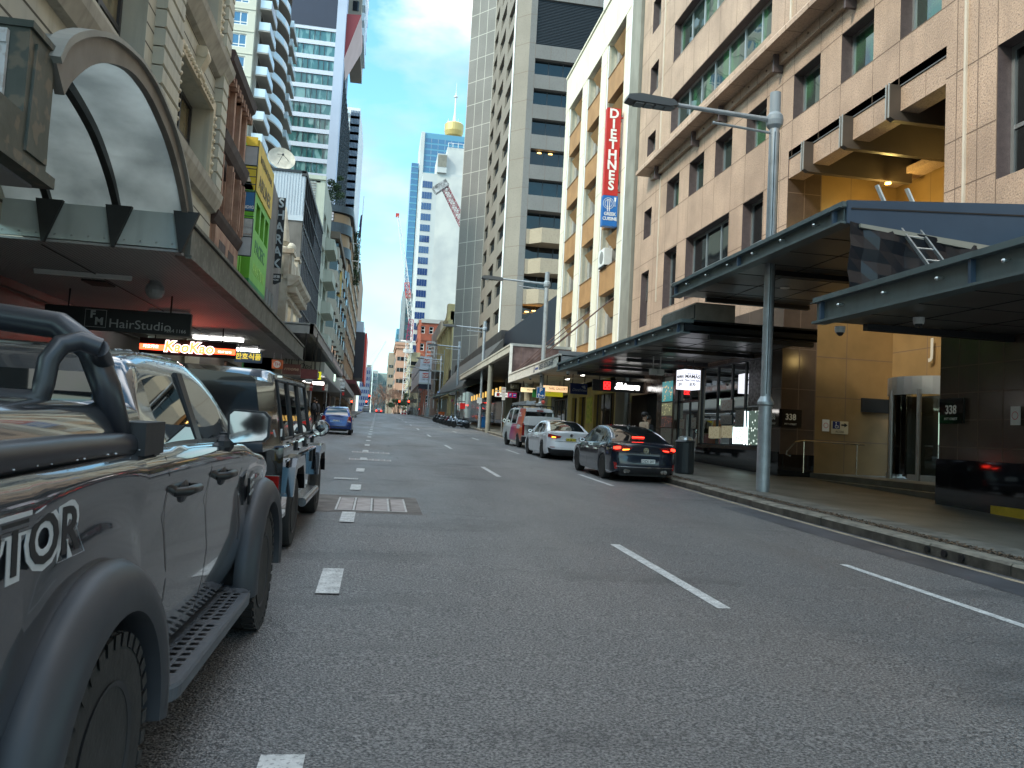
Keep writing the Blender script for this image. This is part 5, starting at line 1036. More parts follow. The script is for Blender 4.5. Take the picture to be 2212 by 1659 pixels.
# dark building with the vertical letters
dc = mat('dark_concrete', (.17, .155, .14), .8, var=.35, vs=.6, streak=.6, bump=.2, bs=6); db = thing('dark_concrete_building', 'stained dark grey concrete building carrying the vertical block letters', 'building', (-6.6, 49, gz(49)))
b = MB(); b.prism([(46.2, 3), (52.2, 3), (52.2, 13.8), (50.5, 14.8), (46.2, 15.3)], lambda y, z: (-6.6, y, z), lambda y, z: (-14, y, z)); part('wall', b, dc, db)
for i in range(3): b = MB(); b.pb(H, 46.6+1.2*i, 47.3+1.2*i, 0, .01, 6.6, 9.2); part('window', b, blackp, db)
vs2 = thing('vertical_letter_sign', 'vertical black sign with six large silver letters and a pointed crest below', 'sign', (-6.45, 49.2, 10))
b = MB(); b.box(-6.85, -6.2, 49.25, 49.35, 10.85, 15.1); part('backing', b, blackp, vs2)
for i, ch in enumerate('SHARAK'): text(vs2, 'letter', ch, (-6.44-.012*i, 49.22, 14.74-.735*i), (0, -1, 0), .78, mat('letter_steel', (.36, .40, .41), .35, .3), .03, sx=.92, bold=.016)
b = MB(); b.prism([(-6.88, 10.48), (-6.15, 10.48), (-6.15, 10.0), (-6.5, 9.82), (-6.88, 10.0)], lambda x, z: (x, 49.2, z), lambda x, z: (x, 49.3, z)); part('crest', b, blackp, vs2)
text(vs2, 'lettering', 'SHARAK', (-6.52, 49.19, 10.1), (0, -1, 0), .13, white, .004); text(vs2, 'lettering', '迷樂', (-6.42, 49.19, 10.29), (0, -1, 0), .2, white, .004)
for z in (14.7, 12.4, 10.2): b = MB(); b.cyl((-6.3, 49.3, z), (-6.9, 49.3, z), .04, n=6); part('bracket', b, alud, vs2)
# railing above awning
b = MB()
for z in (5.9, 6.25, 6.6): b.cyl((-5.6, 39.5, z-.2), (-5.6, 56, z+.35), .03, n=6)
for i in range(12): b.cyl((-5.6, 39.5+1.5*i, 5.3), (-5.6, 39.5+1.5*i, 6.4+.05*i), .03, n=6)
solo('roof_railing', b, blackp, 'black pipe railing along the roof of the left awning', 'railing')
# ornate little building
ob = thing('ornate_facade', 'small weathered white classical facade with urn and ball finials', 'building', (-6.2, 56, gz(56)))
ow = mat('weathered_white', (.50, .45, .36), .7, var=.3, vs=1.2, streak=.55, vcol=(.32, .26, .19), bump=.3, bs=12)
O6 = LX(-6.2); b = MB(); b.wall(O6, 53, 61.5, 3, 10.9, [(54.2, 56, 7.6, 9.6, .3), (57.5, 59.5, 7.6, 9.6, .3)]); b.quad(O6.p(53, 0, 3), O6.p(53, -5, 3), O6.p(53, -5, 10.9), O6.p(53, 0, 10.9)); b.pb(O6, 52.9, 61.6, -.3, .0, 10.9, 12.5); part('wall', b, ow, ob)
for prof in ([(0, 10.4), (.3, 10.5), (.7, 10.85), (.75, 11.1), (0, 11.2)], [(0, 8.9+.6), (.15, 9.55), (.2, 9.7), (0, 9.75)], [(0, 6.9), (.25, 7.0), (.3, 7.2), (0, 7.3)]): b = MB(); b.prism(prof, lambda d, z: O6.p(52.8, d, z), lambda d, z: O6.p(61.7, d, z)); part('cornice', b, ow, ob)
for i in range(12): b = MB(); b.pb(O6, 53.1+.7*i, 53.4+.7*i, 0, .55, 10.05, 10.45); part('dentil', b, ow, ob)
b = MB(); b.pb(O6, 53.2, 54.6, -1.3, .15, 11.2, 12.6); b.pb(O6, 53.1, 54.7, -1.4, .25, 12.6, 12.85); b.lathe((-6.75, 53.9, 12.85), [(.42, 0), (.42, .2), (.25, .3), (.42, .6), (.40, .7), (.12, 2.6), (.04, 2.9)], 12); part('urn_finial', b, ow, ob)
b = MB(); b.pb(O6, 56.8, 58, -1.1, .15, 11.2, 12.9); b.pb(O6, 56.7, 58.1, -1.2, .25, 12.9, 13.1); b.lathe((-6.65, 57.4, 13.1), [(.2, 0), (.12, .3), (.15, .5)], 10); b.ball((-6.65, 57.4, 13.85), .34, n=14); part('ball_finial', b, ow, ob)
b = MB(); b.prism([(53.2, 11.2), (54.6, 12.2), (56.8, 12.4), (58, 13.0), (61.4, 11.2)], lambda u, z: O6.p(u, .1, z), lambda u, z: O6.p(u, -.4, z)); part('curved_parapet', b, ow, ob)
# glass curtain building with corrugated side
gl_m = glass('mirror_curtain', (.12, .13, .14), .9, .7, spec=1.0); MATS['mirror_curtain'].node_tree.nodes['Principled BSDF'].inputs['Metallic'].default_value = .6; MATS['mirror_curtain'].node_tree.nodes['Principled BSDF'].inputs['Base Color'].default_value = (.55, .56, .58, 1)
cb2 = thing('curtain_wall_building', 'slanting mirror curtain wall building with a white corrugated side wall and a dish on top', 'building', (-6.6, 72, gz(72)))
b = MB(); b.quad(*[H.p(u, 0, z) for u, z in ((63.4, 6), (82, 6), (82, 20.9), (63.4, 20.9))]); part('curtain_glazing', b, gl_m, cb2)
b = MB()
for k in range(8): b.pb(H, 63.3, 82, 0, .09, 6.6+2.04*k, 6.74+2.04*k)
for k in range(14): b.pb(H, 63.3+1.43*k, 63.42+1.43*k, 0, .07, 6, 20.9)
b.pb(H, 63.2, 82.2, -.3, .12, 20.8, 21.15); part('mullion_grid', b, dwin, cb2)
SF = FY(63.3); b = MB(); b.pb(SF, -16, -6.62, -.3, 0, 3, 17.3, 1); b.pb(SF, -16, -6.6, -10, 0, 17.3, 21.05)
for i in range(44): b.pb(SF, -16+.215*i, -15.94+.215*i, 0, .05, 17.6, 21.0)
b.pb(SF, -16, -6.58, 0, .08, 17.25, 17.65); b.pb(SF, -16, -6.55, -.1, .1, 21.0, 21.2, 2); part('corrugated_side', b, [mat('corrugated_blue_white', (.50, .54, .58), .45, .2, var=.08, vs=1), dc, alud], cb2)
dish = thing('satellite_dish', 'big cream satellite dish on the roof behind the corrugated wall', 'satellite dish', (-8.9, 66, 21.2))
b = MB(); prof = [(.02, 0), (.35, .03), (.75, .13), (1.05, .28), (1.06, .25), (.75, .09), (.35, -.01), (.02, -.03)]
dd_ = Vector((.25, -.8, .35)).normalized(); M3 = dd_.to_track_quat('Z', 'Y').to_matrix(); tmp = MB(); tmp.lathe((0, 0, 0), prof, 28)
b.v = [tuple(M3@Vector(v)*1.02+Vector((-8.9, 66, 22.7))) for v in tmp.v]; b.f = tmp.f; b.m = tmp.m; part('reflector', b, mat('dish_cream', (.48, .44, .36), .6, var=.2, vs=2, streak=.4), dish)
b = MB(); c0 = Vector((-8.9, 66, 22.7)); f0 = c0+dd_*.75
for a in (0, 2.1, 4.2): b.cyl(tuple(c0+M3@Vector((.6*cos(a), .6*sin(a), .08))), tuple(f0), .02, n=5)
b.ball(tuple(f0), .1, n=8); part('feed_arm', b, alud, dish)
b = MB(); b.cyl((-8.9, 66.2, 21.2), (-8.9, 66.2, 22.4), .07, n=8); b.cyl((-9.6, 66.3, 21.2), (-8.9, 66.1, 22.2), .03, n=5); b.cyl((-8.2, 66.3, 21.2), (-8.9, 66.1, 22.2), .03, n=5); part('stand', b, alud, dish)
# pale tall rendered building and bay building
pt = thing('pale_rendered_building', 'pale green grey rendered building with a brick strip rising over the curtain wall', 'building', (-6.6, 88, gz(88)))
pgr = mat('pale_green_render', (.42, .44, .36), .75, var=.12, vs=.5, streak=.3)
b = MB(); P82 = FY(82.2); b.wall(P82, -16, -6.6, 3, 26.5, ()); b.pb(P82, -16, -6.55, -.5, .15, 26.3, 26.7); b.wall(H, 82.2, 94, 6.9, 26.5, [(83.5, 86.5, z, z+1.8, .5) for z in (8, 11.4, 14.8, 18.2, 21.6)]+[(88, 92, z, z+1.8, .5) for z in (8, 11.4, 14.8, 18.2, 21.6)]); b.pb(H, 82.2, 94, -8, -.5, 26, 26.2); part('wall', b, pgr, pt)
b = MB(); b.pb(P82, -8.3, -7.5, 0, .03, 19, 26.1); [b.pb(P82, -8.3, -7.5, .03, .05, 19.1+.25*i, 19.14+.25*i, 1) for i in range(28)]; part('brick_strip', b, [mat('pale_brick', (.30, .32, .31), .8, var=.4, vs=3), joint], pt)
for z in (8, 11.4, 14.8, 18.2, 21.6):
    for a, c in ((83.5, 86.5), (88, 92)): window(pt, H, a, c, z, z+1.8, -.45, 2, 1, .08, dwin, gl_d)
    b = MB(); b.prism([(0, z-1.4), (1.0, z-1.3), (1.0, z-.2), (0, z)], lambda d, q: H.p(86.9, d, q), lambda d, q: H.p(93, d, q)); part('bay', b, pgr, pt)
by = thing('bay_window_building', 'beige flats with stacked angular bays and projecting eaves on the left', 'building', (-6.6, 112, gz(112)))
bym = mat('bay_beige', (.36, .33, .26), .75, var=.15, vs=.3, streak=.35)
b = MB(); b.pb(H, 94, 131, -8, 0, 6.5, 23.2); b.pb(H, 94, 113, -8, 1.1, 23.2, 24.0, 1); part('wall', b, [bym, mat('eave_brown', (.13, .10, .07), .7)], by)
for i, u in enumerate((95.5, 102, 108.5, 116, 123)):
    for z in (8.2, 11.6, 15, 18.4, 21.2):
        b = MB(); b.prism([(u, 0), (u+.9, .95), (u+3.6, .95), (u+4.5, 0)], lambda q, d: H.p(q, d, z), lambda q, d: H.p(q, d, z+1.5)); b.prism([(u+.1, 0), (u+.95, .85), (u+3.55, .85), (u+4.4, 0)], lambda q, d: H.p(q, d, z+1.5), lambda q, d: H.p(q, d, z+2.9), 1); part('bay_window', b, [bym, gl_d], by)
gs = MB(); gs.box(-6.5, -5.5, 104, 104.3, 18.0, 21.3); solo('gold_sign', gs, mat('gold_sheet', (.62, .38, .12), .2, .7), 'shiny gold rectangular sign board projecting over the left pavement', 'sign')
# art deco building with curved dark balconies
ad = thing('curved_corner_building', 'sandstone building with a rounded corner and dark banded balconies, plants on its roof', 'building', (-6.6, 160, gz(160)))
sst = mat('sandstone', (.42, .27, .155), .75, var=.15, vs=.3, streak=.15); bandm = mat('dark_band', (.075, .095, .11), .5, var=.2, vs=2, streak=.2)
cc_ = (-9.6, 139.5); rad = 3.1
def curve_pts(r, n=14): return [(-16, 139.5-r)]+[(cc_[0]+r*sin(a), cc_[1]-r*cos(a)) for a in [pi/2*i/n for i in range(n+1)]]+[(cc_[0]+r, 200)]
def rail(b, r, z0, z1, th=.3, m=0):
    P = curve_pts(r)
    Q = curve_pts(r-th)
    for i in range(len(P)-1): b.hexa([(*P[i], z0), (*P[i+1], z0), (*Q[i+1], z0), (*Q[i], z0), (*P[i], z1), (*P[i+1], z1), (*Q[i+1], z1), (*Q[i], z1)], m)
b = MB(); rail(b, 2.95, 6, 37.2, 2.5); part('wall', b, sst, ad)
for k in range(8):
    z = 33.9-3.92*k
    b = MB(); P = curve_pts(3.35); Pm = [p for p in P if p[1] < 141]; Q = [p for p in curve_pts(2.9) if p[1] < 141]
    Pm.append((cc_[0]+3.35, 143.0)); Q.append((cc_[0]+2.9, 143.0))
    for i in range(len(Pm)-1): b.hexa([(*Pm[i], z), (*Pm[i+1], z), (*Q[i+1], z), (*Q[i], z), (*Pm[i], z+1.75), (*Pm[i+1], z+1.75), (*Q[i+1], z+1.75), (*Q[i], z+1.75)])
    part('curved_balcony', b, bandm, ad)
    A6 = LX(-6.65)
    for j in range(5): b = MB(); b.pb(A6, 144.5+11*j, 153+11*j, .0, .45, z+.2, z+1.3); part('street_balcony', b, mat('tan_balcony', (.26, .23, .18), .6), ad)
    for x in (-9.9, -12.6):
        f = FY(136.5); window(ad, f, x-.9, x+.7, z+1.9, z+3.6, .03, 3, 3, .1, dwin, gl_m)
b = MB(); rail(b, 3.5, 37.4, 38.5, 3.4); part('roof_rim', b, bandm, ad)
b = MB()
for j in range(22): b.pb(LX(-6.65), 144+2.55*j, 144.9+2.55*j, 0, .25, 6, 37)
part('pilaster_row', b, sst, ad)
# brown brick building past it, black billboard box
bx = thing('brown_brick_block', 'tall plain brown block beyond the rounded corner building', 'building', (-6.3, 205, gz(205)))
b = MB(); b.box(-16, -6.35, 200.5, 238, 5, 42); part('wall', b, mat('brown_block', (.34, .235, .16), .8, var=.15, vs=.2), bx)
sb = thing('billboard_box', 'big black billboard box with a red edge hanging over the far left pavement', 'billboard', (-5, 205, 12))
b = MB(); b.box(-6.3, -4.15, 198, 215, 13.5, 24.6); part('black_box', b, mat('billboard_black', (.03, .028, .034), .5), sb); b = MB(); b.box(-4.12, -3.7, 201, 222, 12.6, 24.8); part('red_edge', b, mat('billboard_red', (.7, .05, .03), .5), sb); b = MB(); b.box(-6.3, -4.6, 198.2, 214, 24.6, 27.2); part('pale_top', b, mat('billboard_top', (.45, .52, .6), .3), sb)
fp = thing('flagpole', 'slender white flagpole with drooping flags above the rounded corner building', 'flagpole', (-5.0, 152, 33))
b = MB(); b.cyl((-5.25, 152, 30.5), (-5.0, 152, 45), .09, .05, 8); [b.cyl((-6.5, 152, z), (-5.15, 152, z), .08, n=6) for z in (32.5, 35.8)]; part('pole', b, white, fp)
flg = mat('flag_navy', (.06, .06, .16), .7, var=.4, vs=2)
for z, w in ((41.5, .5), (39.5, .55)):
    b = MB(); b.grid([[(-5.08-w*j/5*(.6+.4*k/5), 152+.1*sin(j*2+k), z-k*.45-.28*j/5) for j in range(6)] for k in range(6)]); part('flag', b, flg, fp)

# ---- towers behind (left) ----
ctm = mat('tower_cream', (.55, .54, .45), .7, var=.06, vs=.2); ctg = mat('tower_warm_grey', (.36, .34, .31), .75, var=.08, vs=.2); bglass = mat('balcony_glass', (.55, .66, .72), .12, spec=.8)
ct = thing('balcony_tower', 'cream apartment tower with stacked white edged balconies', 'tower', (-22, 118, 4))
CF = FY(115.0); fl = 3.22; base = 12.0
rows_ = [base+fl*k for k in range(18)]
b = MB(); wo = [(x, x+2.0, z, z+1.95, .2) for x in (-23.4, -29.5) for z in rows_]; b.wall(CF, -40, -20.4, 3, 72, wo); b.quad((-20.4, 115, 3), (-20.4, 116.5, 3), (-20.4, 116.5, 72), (-20.4, 115, 72)); 
for z in rows_: b.pb(CF, -40, -20.4, 0, .08, z+2.3, z+2.4)
part('front_wall', b, ctm, ct)
for z in rows_: window(ct, CF, -23.4, -21.4, z, z+1.95, -.18, 2, 1, .14, white, skyb, zsplit=[z+.45])
for z in rows_: window(ct, CF, -29.5, -27.5, z, z+1.95, -.18, 2, 1, .14, white, skyb, zsplit=[z+.45])
b = MB(); b.box(-30, -19.9, 116.5, 152, 3, 72); part('core_wall', b, ctg, ct)
for z in rows_:
    for (y0, y1) in ((115.6, 121.6), (140, 147)):
        b = MB(); b.box(-20, -18.4, y0, y1, z+2.9, z+3.15); part('balcony_slab', b, ctg, ct)
        b = MB(); b.box(-18.42, -18.36, y0, y1, z+3.1, z+4.25); b.box(-19.9, -18.4, y0-.03, y0+.03, z+3.1, z+4.25); part('balustrade', b, bglass, ct)
    b = MB(); pts = [(-19.9, 122.5)]+[(-19.9+2.3*sin(pi*i/10)**.7, 122.5+14*i/10) for i in range(1, 10)]+[(-19.9, 136.5)]
    b.prism(pts, lambda x, y: (x, y, z+2.9), lambda x, y: (x, y, z+3.15)); part('balcony_slab', b, ctg, ct)
    b = MB(); [b.hexa([(*pts[i], z+3.1), (*pts[i+1], z+3.1), (pts[i+1][0]-.05, pts[i+1][1], z+3.1), (pts[i][0]-.05, pts[i][1], z+3.1), (*pts[i], z+4.2), (*pts[i+1], z+4.2), (pts[i+1][0]-.05, pts[i+1][1], z+4.2), (pts[i][0]-.05, pts[i][1], z+4.2)]) for i in range(10)]; part('balustrade', b, bglass, ct)
b = MB()
for z in rows_: b.box(-19.92, -19.88, 122.5, 137, z+.3, z+2.7); b.box(-19.92, -19.88, 116.6, 121.5, z+.3, z+2.7)
part('balcony_doors', b, gl_d, ct)
gt = thing('glass_tower', 'teal glass office tower with white bands, a pale corner pier and a red hanging box', 'tower', (-15, 166, 5))
GF = FY(166.0); b = MB(); b.box(-24, -13.3, 166.4, 215, 5, 150); part('core', b, mat('tower_dark', (.03, .04, .07), .4), gt)
b = MB(); b.quad(GF.p(-24, -.2, 5), GF.p(-13.3, -.2, 5), GF.p(-13.3, -.2, 83.3), GF.p(-24, -.2, 83.3)); part('front_glazing', b, glass('teal_office', (.04, .13, .13), .3, .25, spec=.9, curtain=(.16, .30, .29)), gt)
b = MB(); bm_ = mat('band_white', (.55, .58, .66), .4)
for k in range(26): b.pb(GF, -24, -13.3, -.2, .05, 5.6+3.08*k, 6.5+3.08*k)
part('white_band', b, bm_, gt)
b = MB()
for k in range(26):
    for j in range(10):
        if (j*7+k*3) % 4: b.pb(GF, -24+1.07*j+.02, -24+1.07*j+.12, -.2, .0, 6.5+3.08*k, 8.68+3.08*k)
part('mullion_grid', b, dwin, gt)
b = MB(); b.pb(GF, -24, -13.3, -.3, .1, 83.3, 150); part('dark_cladding', b, mat('navy_cladding', (.02, .028, .055), .5, var=.1, vs=.2), gt)
b = MB(); b.box(-13.3, -11.45, 165.9, 170, 5, 150); part('corner_pier', b, mat('pier_lilac', (.42, .48, .60), .6, var=.08, vs=.2), gt)
b = MB(); b.box(-13.3, -11.9, 176, 215, 5, 79); part('side_glazing', b, glass('side_blue', (.02, .05, .10), .3, .2, spec=.8), gt)
b = MB(); SG = LX(-11.9)
for k in range(40): b.pb(SG, 176, 215, 0, .15, 6+1.85*k, 6.12+1.85*k)
for k in range(14): b.pb(SG, 176+3*k, 176.3+3*k, 0, .15, 5, 79)
part('side_grid', b, alud, gt)
b = MB(); b.quad((-11.45, 167.9, 87.8), (-8.5, 167.9, 88.0), (-11.45, 167.9, 78.2)); b.quad((-11.45, 167.9, 87.8), (-11.45, 182, 87.8), (-8.5, 182, 88), (-8.5, 167.9, 88)); part('red_soffit_box', b, mat('dark_red_clad', (.30, .035, .04), .5), gt)
b = MB(); b.quad((-8.5, 167.9, 88), (-8.5, 180, 85.6), (-11.45, 175, 76.5), (-11.45, 167.9, 78.2)); b.quad((-8.5, 167.9, 88), (-8.5, 180, 88), (-8.5, 180, 85.6)); part('pink_underside', b, mat('pink_clad', (.60, .36, .31), .5, var=.1, vs=.3), gt)
b = MB(); b.box(-12.5, -9.5, 186, 212, 92, 150)
for k in range(14): b.box(-11.5, -10.1, 185.85, 186, 94.5+3.6*k, 96.8+3.6*k, 1)
for k in range(14): b.box(-9.5, -8.7, 188, 206, 93.5+3.6*k, 95.3+3.6*k, 2)
part('upper_flats', b, [mat('flats_beige', (.34, .31, .25), .7), gl_d, bglass], gt)
wt = thing('white_tower', 'narrow white gridded tower far behind the teal glass tower', 'tower', (-16, 330, 6))
b = MB(); b.box(-22, -14.6, 330, 370, 6, 132); b.prism([(-18.4, 330), (-14.6, 330), (-14.0, 345), (-14.0, 370), (-18.4, 370)], lambda x, y: (x, y, 6), lambda x, y: (x, y, 130)); part('wall', b, mat('white_grid', (.62, .62, .62), .6), wt)
b = MB()
for k in range(37):
    for j in range(6): b.box(-18.2+.62*j, -17.8+.62*j, 329.9, 330, 8+3.35*k, 10.2+3.35*k)
part('window_grid', b, mat('slate_glass', (.10, .14, .2), .2), wt)
b = MB()
for k in range(37): b.box(-19.6, -18.6, 326, 330, 7.5+3.35*k, 8.6+3.35*k)
part('balcony_stack', b, bglass, wt)
# ================= vehicles =================
tyrem = mat('tyre_rubber', (.022, .021, .02), .75, var=.3, vs=8, bump=.4, bs=40, bdist=.01)
rimm = mat('alloy', (.45, .45, .46), .28, .85); rimd = mat('dark_alloy', (.06, .06, .065), .3, .7)
vglass = mat('car_glass', (.006, .008, .009), .015, spec=1.0, coat=.5); plastic = mat('black_plastic', (.018, .018, .02), .5, var=.15, vs=5)
chrome = mat('chrome', (.75, .75, .76), .07, 1.)
tailred = mat('tail_lens', (.30, .012, .01), .12, coat=1)
platem = mat('plate_white', (.75, .76, .72), .4); platey = mat('plate_yellow', (.75, .62, .04), .4)
def cr1(P, y):
    """smooth interpolation through a table"""
    if y <= P[0][0]: return P[0][1]
    if y >= P[-1][0]: return P[-1][1]
    for i in range(len(P)-1):
        if y <= P[i+1][0]: break
    h = P[i+1][0]-P[i][0]; t = (y-P[i][0])/h; sl = lambda k: (P[k+1][1]-P[k][1])/(P[k+1][0]-P[k][0])
    def tg(k):
        if k == 0: return sl(0)
        if k == len(P)-1: return sl(k-1)
        a, c = sl(k-1), sl(k); return 0 if a*c <= 0 else 2*a*c/(a+c)
    m0, m1 = tg(i)*h, tg(i+1)*h
    return (2*t**3-3*t*t+1)*P[i][1]+(t**3-2*t*t+t)*m0+(-2*t**3+3*t*t)*P[i+1][1]+(t**3-t*t)*m1
def wheel(t, x, y, r, w, side, rim, spokes=5, tread=False, twin=False, rr=.62):
    """side: +1 when the outer face looks towards +x"""
    b = MB(); s = side
    prof = [(r*rr, -w/2*.9), (r*.86, -w/2), (r*.96, -w/2*.92), (r, -w/2*.7), (r, w/2*.7), (r*.96, w/2*.92), (r*.86, w/2), (r*rr, w/2*.9)]
    b.lathe((x, y, r), prof, 40, 'x')
    if tread:
        for k in range(34):
            a = 2*pi*k/34
            for q, off_ in ((.32, 0), (-.32, .5)):
                a2_ = a+off_*2*pi/34
                for (dx, rr0, rr1, ww, da) in ((q*w, r*.995, r*1.022, w*.26, .055), (q*w*1.5, r*.90, r*1.012, w*.05, .06)):
                    P = []
                    for rad in (rr0, rr1):
                        for xx, aa in ((dx-ww/2, a2_-da), (dx+ww/2, a2_-da+.03), (dx+ww/2, a2_+da+.03), (dx-ww/2, a2_+da)): P.append((x+xx, y+rad*cos(aa), r+rad*sin(aa)))
                    b.hexa(P)
    o = part('wheel', b, tyrem, t, local=True, smooth=40)
    b = MB(); ri = r*rr; f = w/2
    b.lathe((x, y, r), [(ri*1.0, s*f*.88), (ri*1.02, s*f*.96), (ri*.95, s*f*.92), (ri*.9, s*f*.1), (ri*.3, -s*f*.1), (ri*.02, -s*f*.1)], 36, 'x', m=1)
    for k in range(spokes):
        a = 2*pi*k/spokes+.3
        for da in ((-.13, .13) if twin else (0,)):
            ww0, ww1 = (.035, .05) if twin else (.06, .09)
            P = []
            for dx in (f*.25, f*.72):
                for rad, hw in ((ri*.12, ww0*r*1.4), (ri*.97, ww1*r*1.1)):
                    for sg in (-1, 1):
                        aa = a+da*(1.0 if rad > ri*.5 else .2); P.append((x+s*(dx+(f*.14 if rad > ri*.5 else 0)), y+rad*cos(aa)-sg*hw*sin(aa), r+rad*sin(aa)+sg*hw*cos(aa)))
            b.hexa([P[0], P[1], P[3], P[2], P[4], P[5], P[7], P[6]], 0)
    b.lathe((x, y, r), [(ri*.2, s*f*.3), (ri*.18, s*f*.66), (.002, s*f*.7)], 16, 'x', m=0)
    part('rim', b, [rim, plastic], o, local=True, smooth=35); return o
class Car:
    def __init__(s, name, label, cat, loc, yaw, sp, group=None):
        s.t = thing(name, label, cat, loc, (atan2(GS, 1), 0, yaw), group); s.sp = sp; s.paint = sp['paint']
        s.body(); s.cab()
    def plan(s):
        sp = s.sp; W, L = sp['W'], sp['L']; rc, fc = sp.get('rc', .22), sp.get('fc', .35); P = []
        n = 9
        for i in range(n): a = pi/2*i/n; P.append((rc*(1-cos(a)**.8 if 0 else 1-cos(a))*1.0, W*sp.get('rw', .94)*sin(a)**sp.get('rp', .55), 1-i/n))
        y0 = rc
        ys = set(y0+(L-fc-y0)*i/26 for i in range(27))
        for (yc, r) in sp['arch']:
            for k in range(15): q = yc-r+2*r*k/14; ys.add(q)
            ys.add(yc-r-.012); ys.add(yc+r+.012)
        for q in sp.get('ygl', []): ys.add(q)
        for y in sorted(ys): P.append((y, W*cr1(sp['wt'], y/L), 0))
        for i in range(n, -1, -1):
            a = pi/2*i/n
            if i < n: P.append((L-fc*(1-cos(a)), W*cr1(sp['wt'], 1)*sin(a)**.6, -(1-i/n)))
        return P
    def body(s):
        sp = s.sp; W, L = sp['W'], sp['L']; P = s.P = s.plan(); T = sp.get('rows', [(0, .95), (.12, .985), (.3, 1.), (.55, 1.), (.72, .995), (.88, .975), (1., .93)])
        def bot(y):
            z = cr1(sp['sill'], y)
            for yc, r in sp['arch']:
                if abs(y-yc) < r: z = max(z, sp['wr']+sqrt(r*r-(y-yc)**2)-.0)
            return z
        rows = []
        for t, k in T:
            row = []
            for y, x, e in P:
                zb, zt = bot(y), cr1(sp['deck'], y); z = zb+(zt-zb)*t
                yo = y+(cr1(sp['rear'], z)*e if e > 0 else cr1(sp['front'], z)*e*-1 if e < 0 else 0)
                row.append((x*k, yo, z))
            rows.append(row)
        full = [r+[(-x, y, z) for x, y, z in r[::-1]] for r in rows]
        b = MB(); b.grid(full, closeu=True)
        cr = sp.get('crown', .05); top = rows[-1]; deck = []
        for x, y, z in top: deck.append([(x*q, y, z+cr*(1-q*q)*min(1, abs(x)/(.5*W))) for q in (1, .93, .8, .5, 0, -.5, -.8, -.93, -1)])
        if sp.get('open_deck'):
            a, c = sp['open_deck']; b2 = MB(); b2.grid([d for d in deck if a-.01 <= d[0][1] <= c]); part('tonneau', b2, plastic, s.t, local=True, smooth=40); b.grid([d for d in deck if d[0][1] >= c-.08])
        else: b.grid(deck)
        part('body', b, s.paint, s.t, local=True, smooth=sp.get('ang', 38))
        b = MB(); ym = [y for y, _ in sp['arch']]; zz = sp.get('ub', .55); b.box(-W+.27, W-.27, .2, L-.35, sp['sill'][len(sp['sill'])//2][1]-.02, zz+.25)
        for yc, r in sp['arch']: b.box(-W+.26, W-.26, yc-r-.02, yc+r+.02, sp['wr'], sp['wr']+r+.1)
        for yc, r in sp['arch']:
            for sg in (-1, 1):
                q = [(sg*xx, yc+(r+.01)*cos(a), sp['wr']+(r+.01)*sin(a)) for xx in (W-.5, W-.02) for a in [pi*k/14 for k in range(15)]]; i = len(b.v); b.v += q
                for k in range(14): b.f.append((i+k, i+k+1, i+16+k, i+15+k)); b.m.append(0)
        part('underbody', b, plastic, s.t, local=True)
        for yc, r in sp['arch']:
            for sg in (1, -1): wheel(s.t, sg*(W-sp.get('ww', .2)/2-sp.get('wi', .015)), yc, sp['wr'], sp.get('ww', .2), sg, sp.get('rim', rimm), sp.get('spokes', 5), sp.get('tread', False), sp.get('twin', True))
    def cab(s):
        sp = s.sp; y0, y1 = sp['cab']; side = sp['side']; W = sp['W']
        ys = {y0, y1}; n = 30
        for i in range(n+1): ys.add(y0+(y1-y0)*i/n)
        for a, c in side: ys |= {a, c}
        for q in sp['rearw']+sp['frontw']: ys.add(q)
        ys = sorted(ys); G_ = []
        for y in ys:
            zb = cr1(sp['deck'], y)-.015 if not sp.get('beltt') else cr1(sp['beltt'], y); zr = max(cr1(sp['roof'], y), zb+.02); xb = W*sp.get('bx', .915)*cr1(sp['wt'], y/sp['L'])*cr1(sp.get('cw', [(y0, 1), (y1, 1)]), y)
            h = zr-zb; X = lambda z: xb-(z-zb)*sp['tumble']-((z-zb)**2)*.10
            e = min(.10, h*.5)
            zs = [zb, zb+min(.045, h*.1), zr-e, zr-e*.35]; half = [(X(z), y, z) for z in zs]
            xe = X(zr-e*.35); half += [(xe-.05*min(1, h*4), y, zr+.0), (xe*.82, y, zr+.012*min(1, h*4)), (xe*.45, y, zr+.026*min(1, h*4)), (0, y, zr+.032*min(1, h*4))]
            G_.append(half+[(-x, yy, z) for x, yy, z in half[-2::-1]])
        shell = MB(); rearw = MB(); frontw = MB(); sides = {}
        nc = len(G_[0])
        for i in range(len(G_)-1):
            ym = (ys[i]+ys[i+1])/2
            for j in range(nc-1):
                q = (G_[i][j], G_[i][j+1], G_[i+1][j+1], G_[i+1][j]); tgt = shell
                if j == 1 or j == nc-3:
                    for k, (a, c) in enumerate(side):
                        if a < ym < c: tgt = sides.setdefault((k, j), MB())
                if 4 <= j <= nc-6+0 or False: pass
                if 5 <= j <= nc-7 and sp['rearw'][0] < ym < sp['rearw'][1]: tgt = rearw
                if 5 <= j <= nc-7 and sp['frontw'][0] < ym < sp['frontw'][1]: tgt = frontw
                tgt.quad(*q)
        i = 0
        for gi, rev in ((G_[0], 1), (G_[-1], 0)): shell.quad(*gi)
        part('roof_shell', shell, sp.get('roofm', s.paint), s.t, local=True, smooth=38)
        if rearw.f: part('rear_window', rearw, vglass, s.t, local=True, smooth=40)
        if frontw.f: part('windscreen', frontw, vglass, s.t, local=True, smooth=40)
        for k in sides: part('side_window', sides[k], vglass, s.t, local=True, smooth=40)
        s.G, s.ys = G_, ys
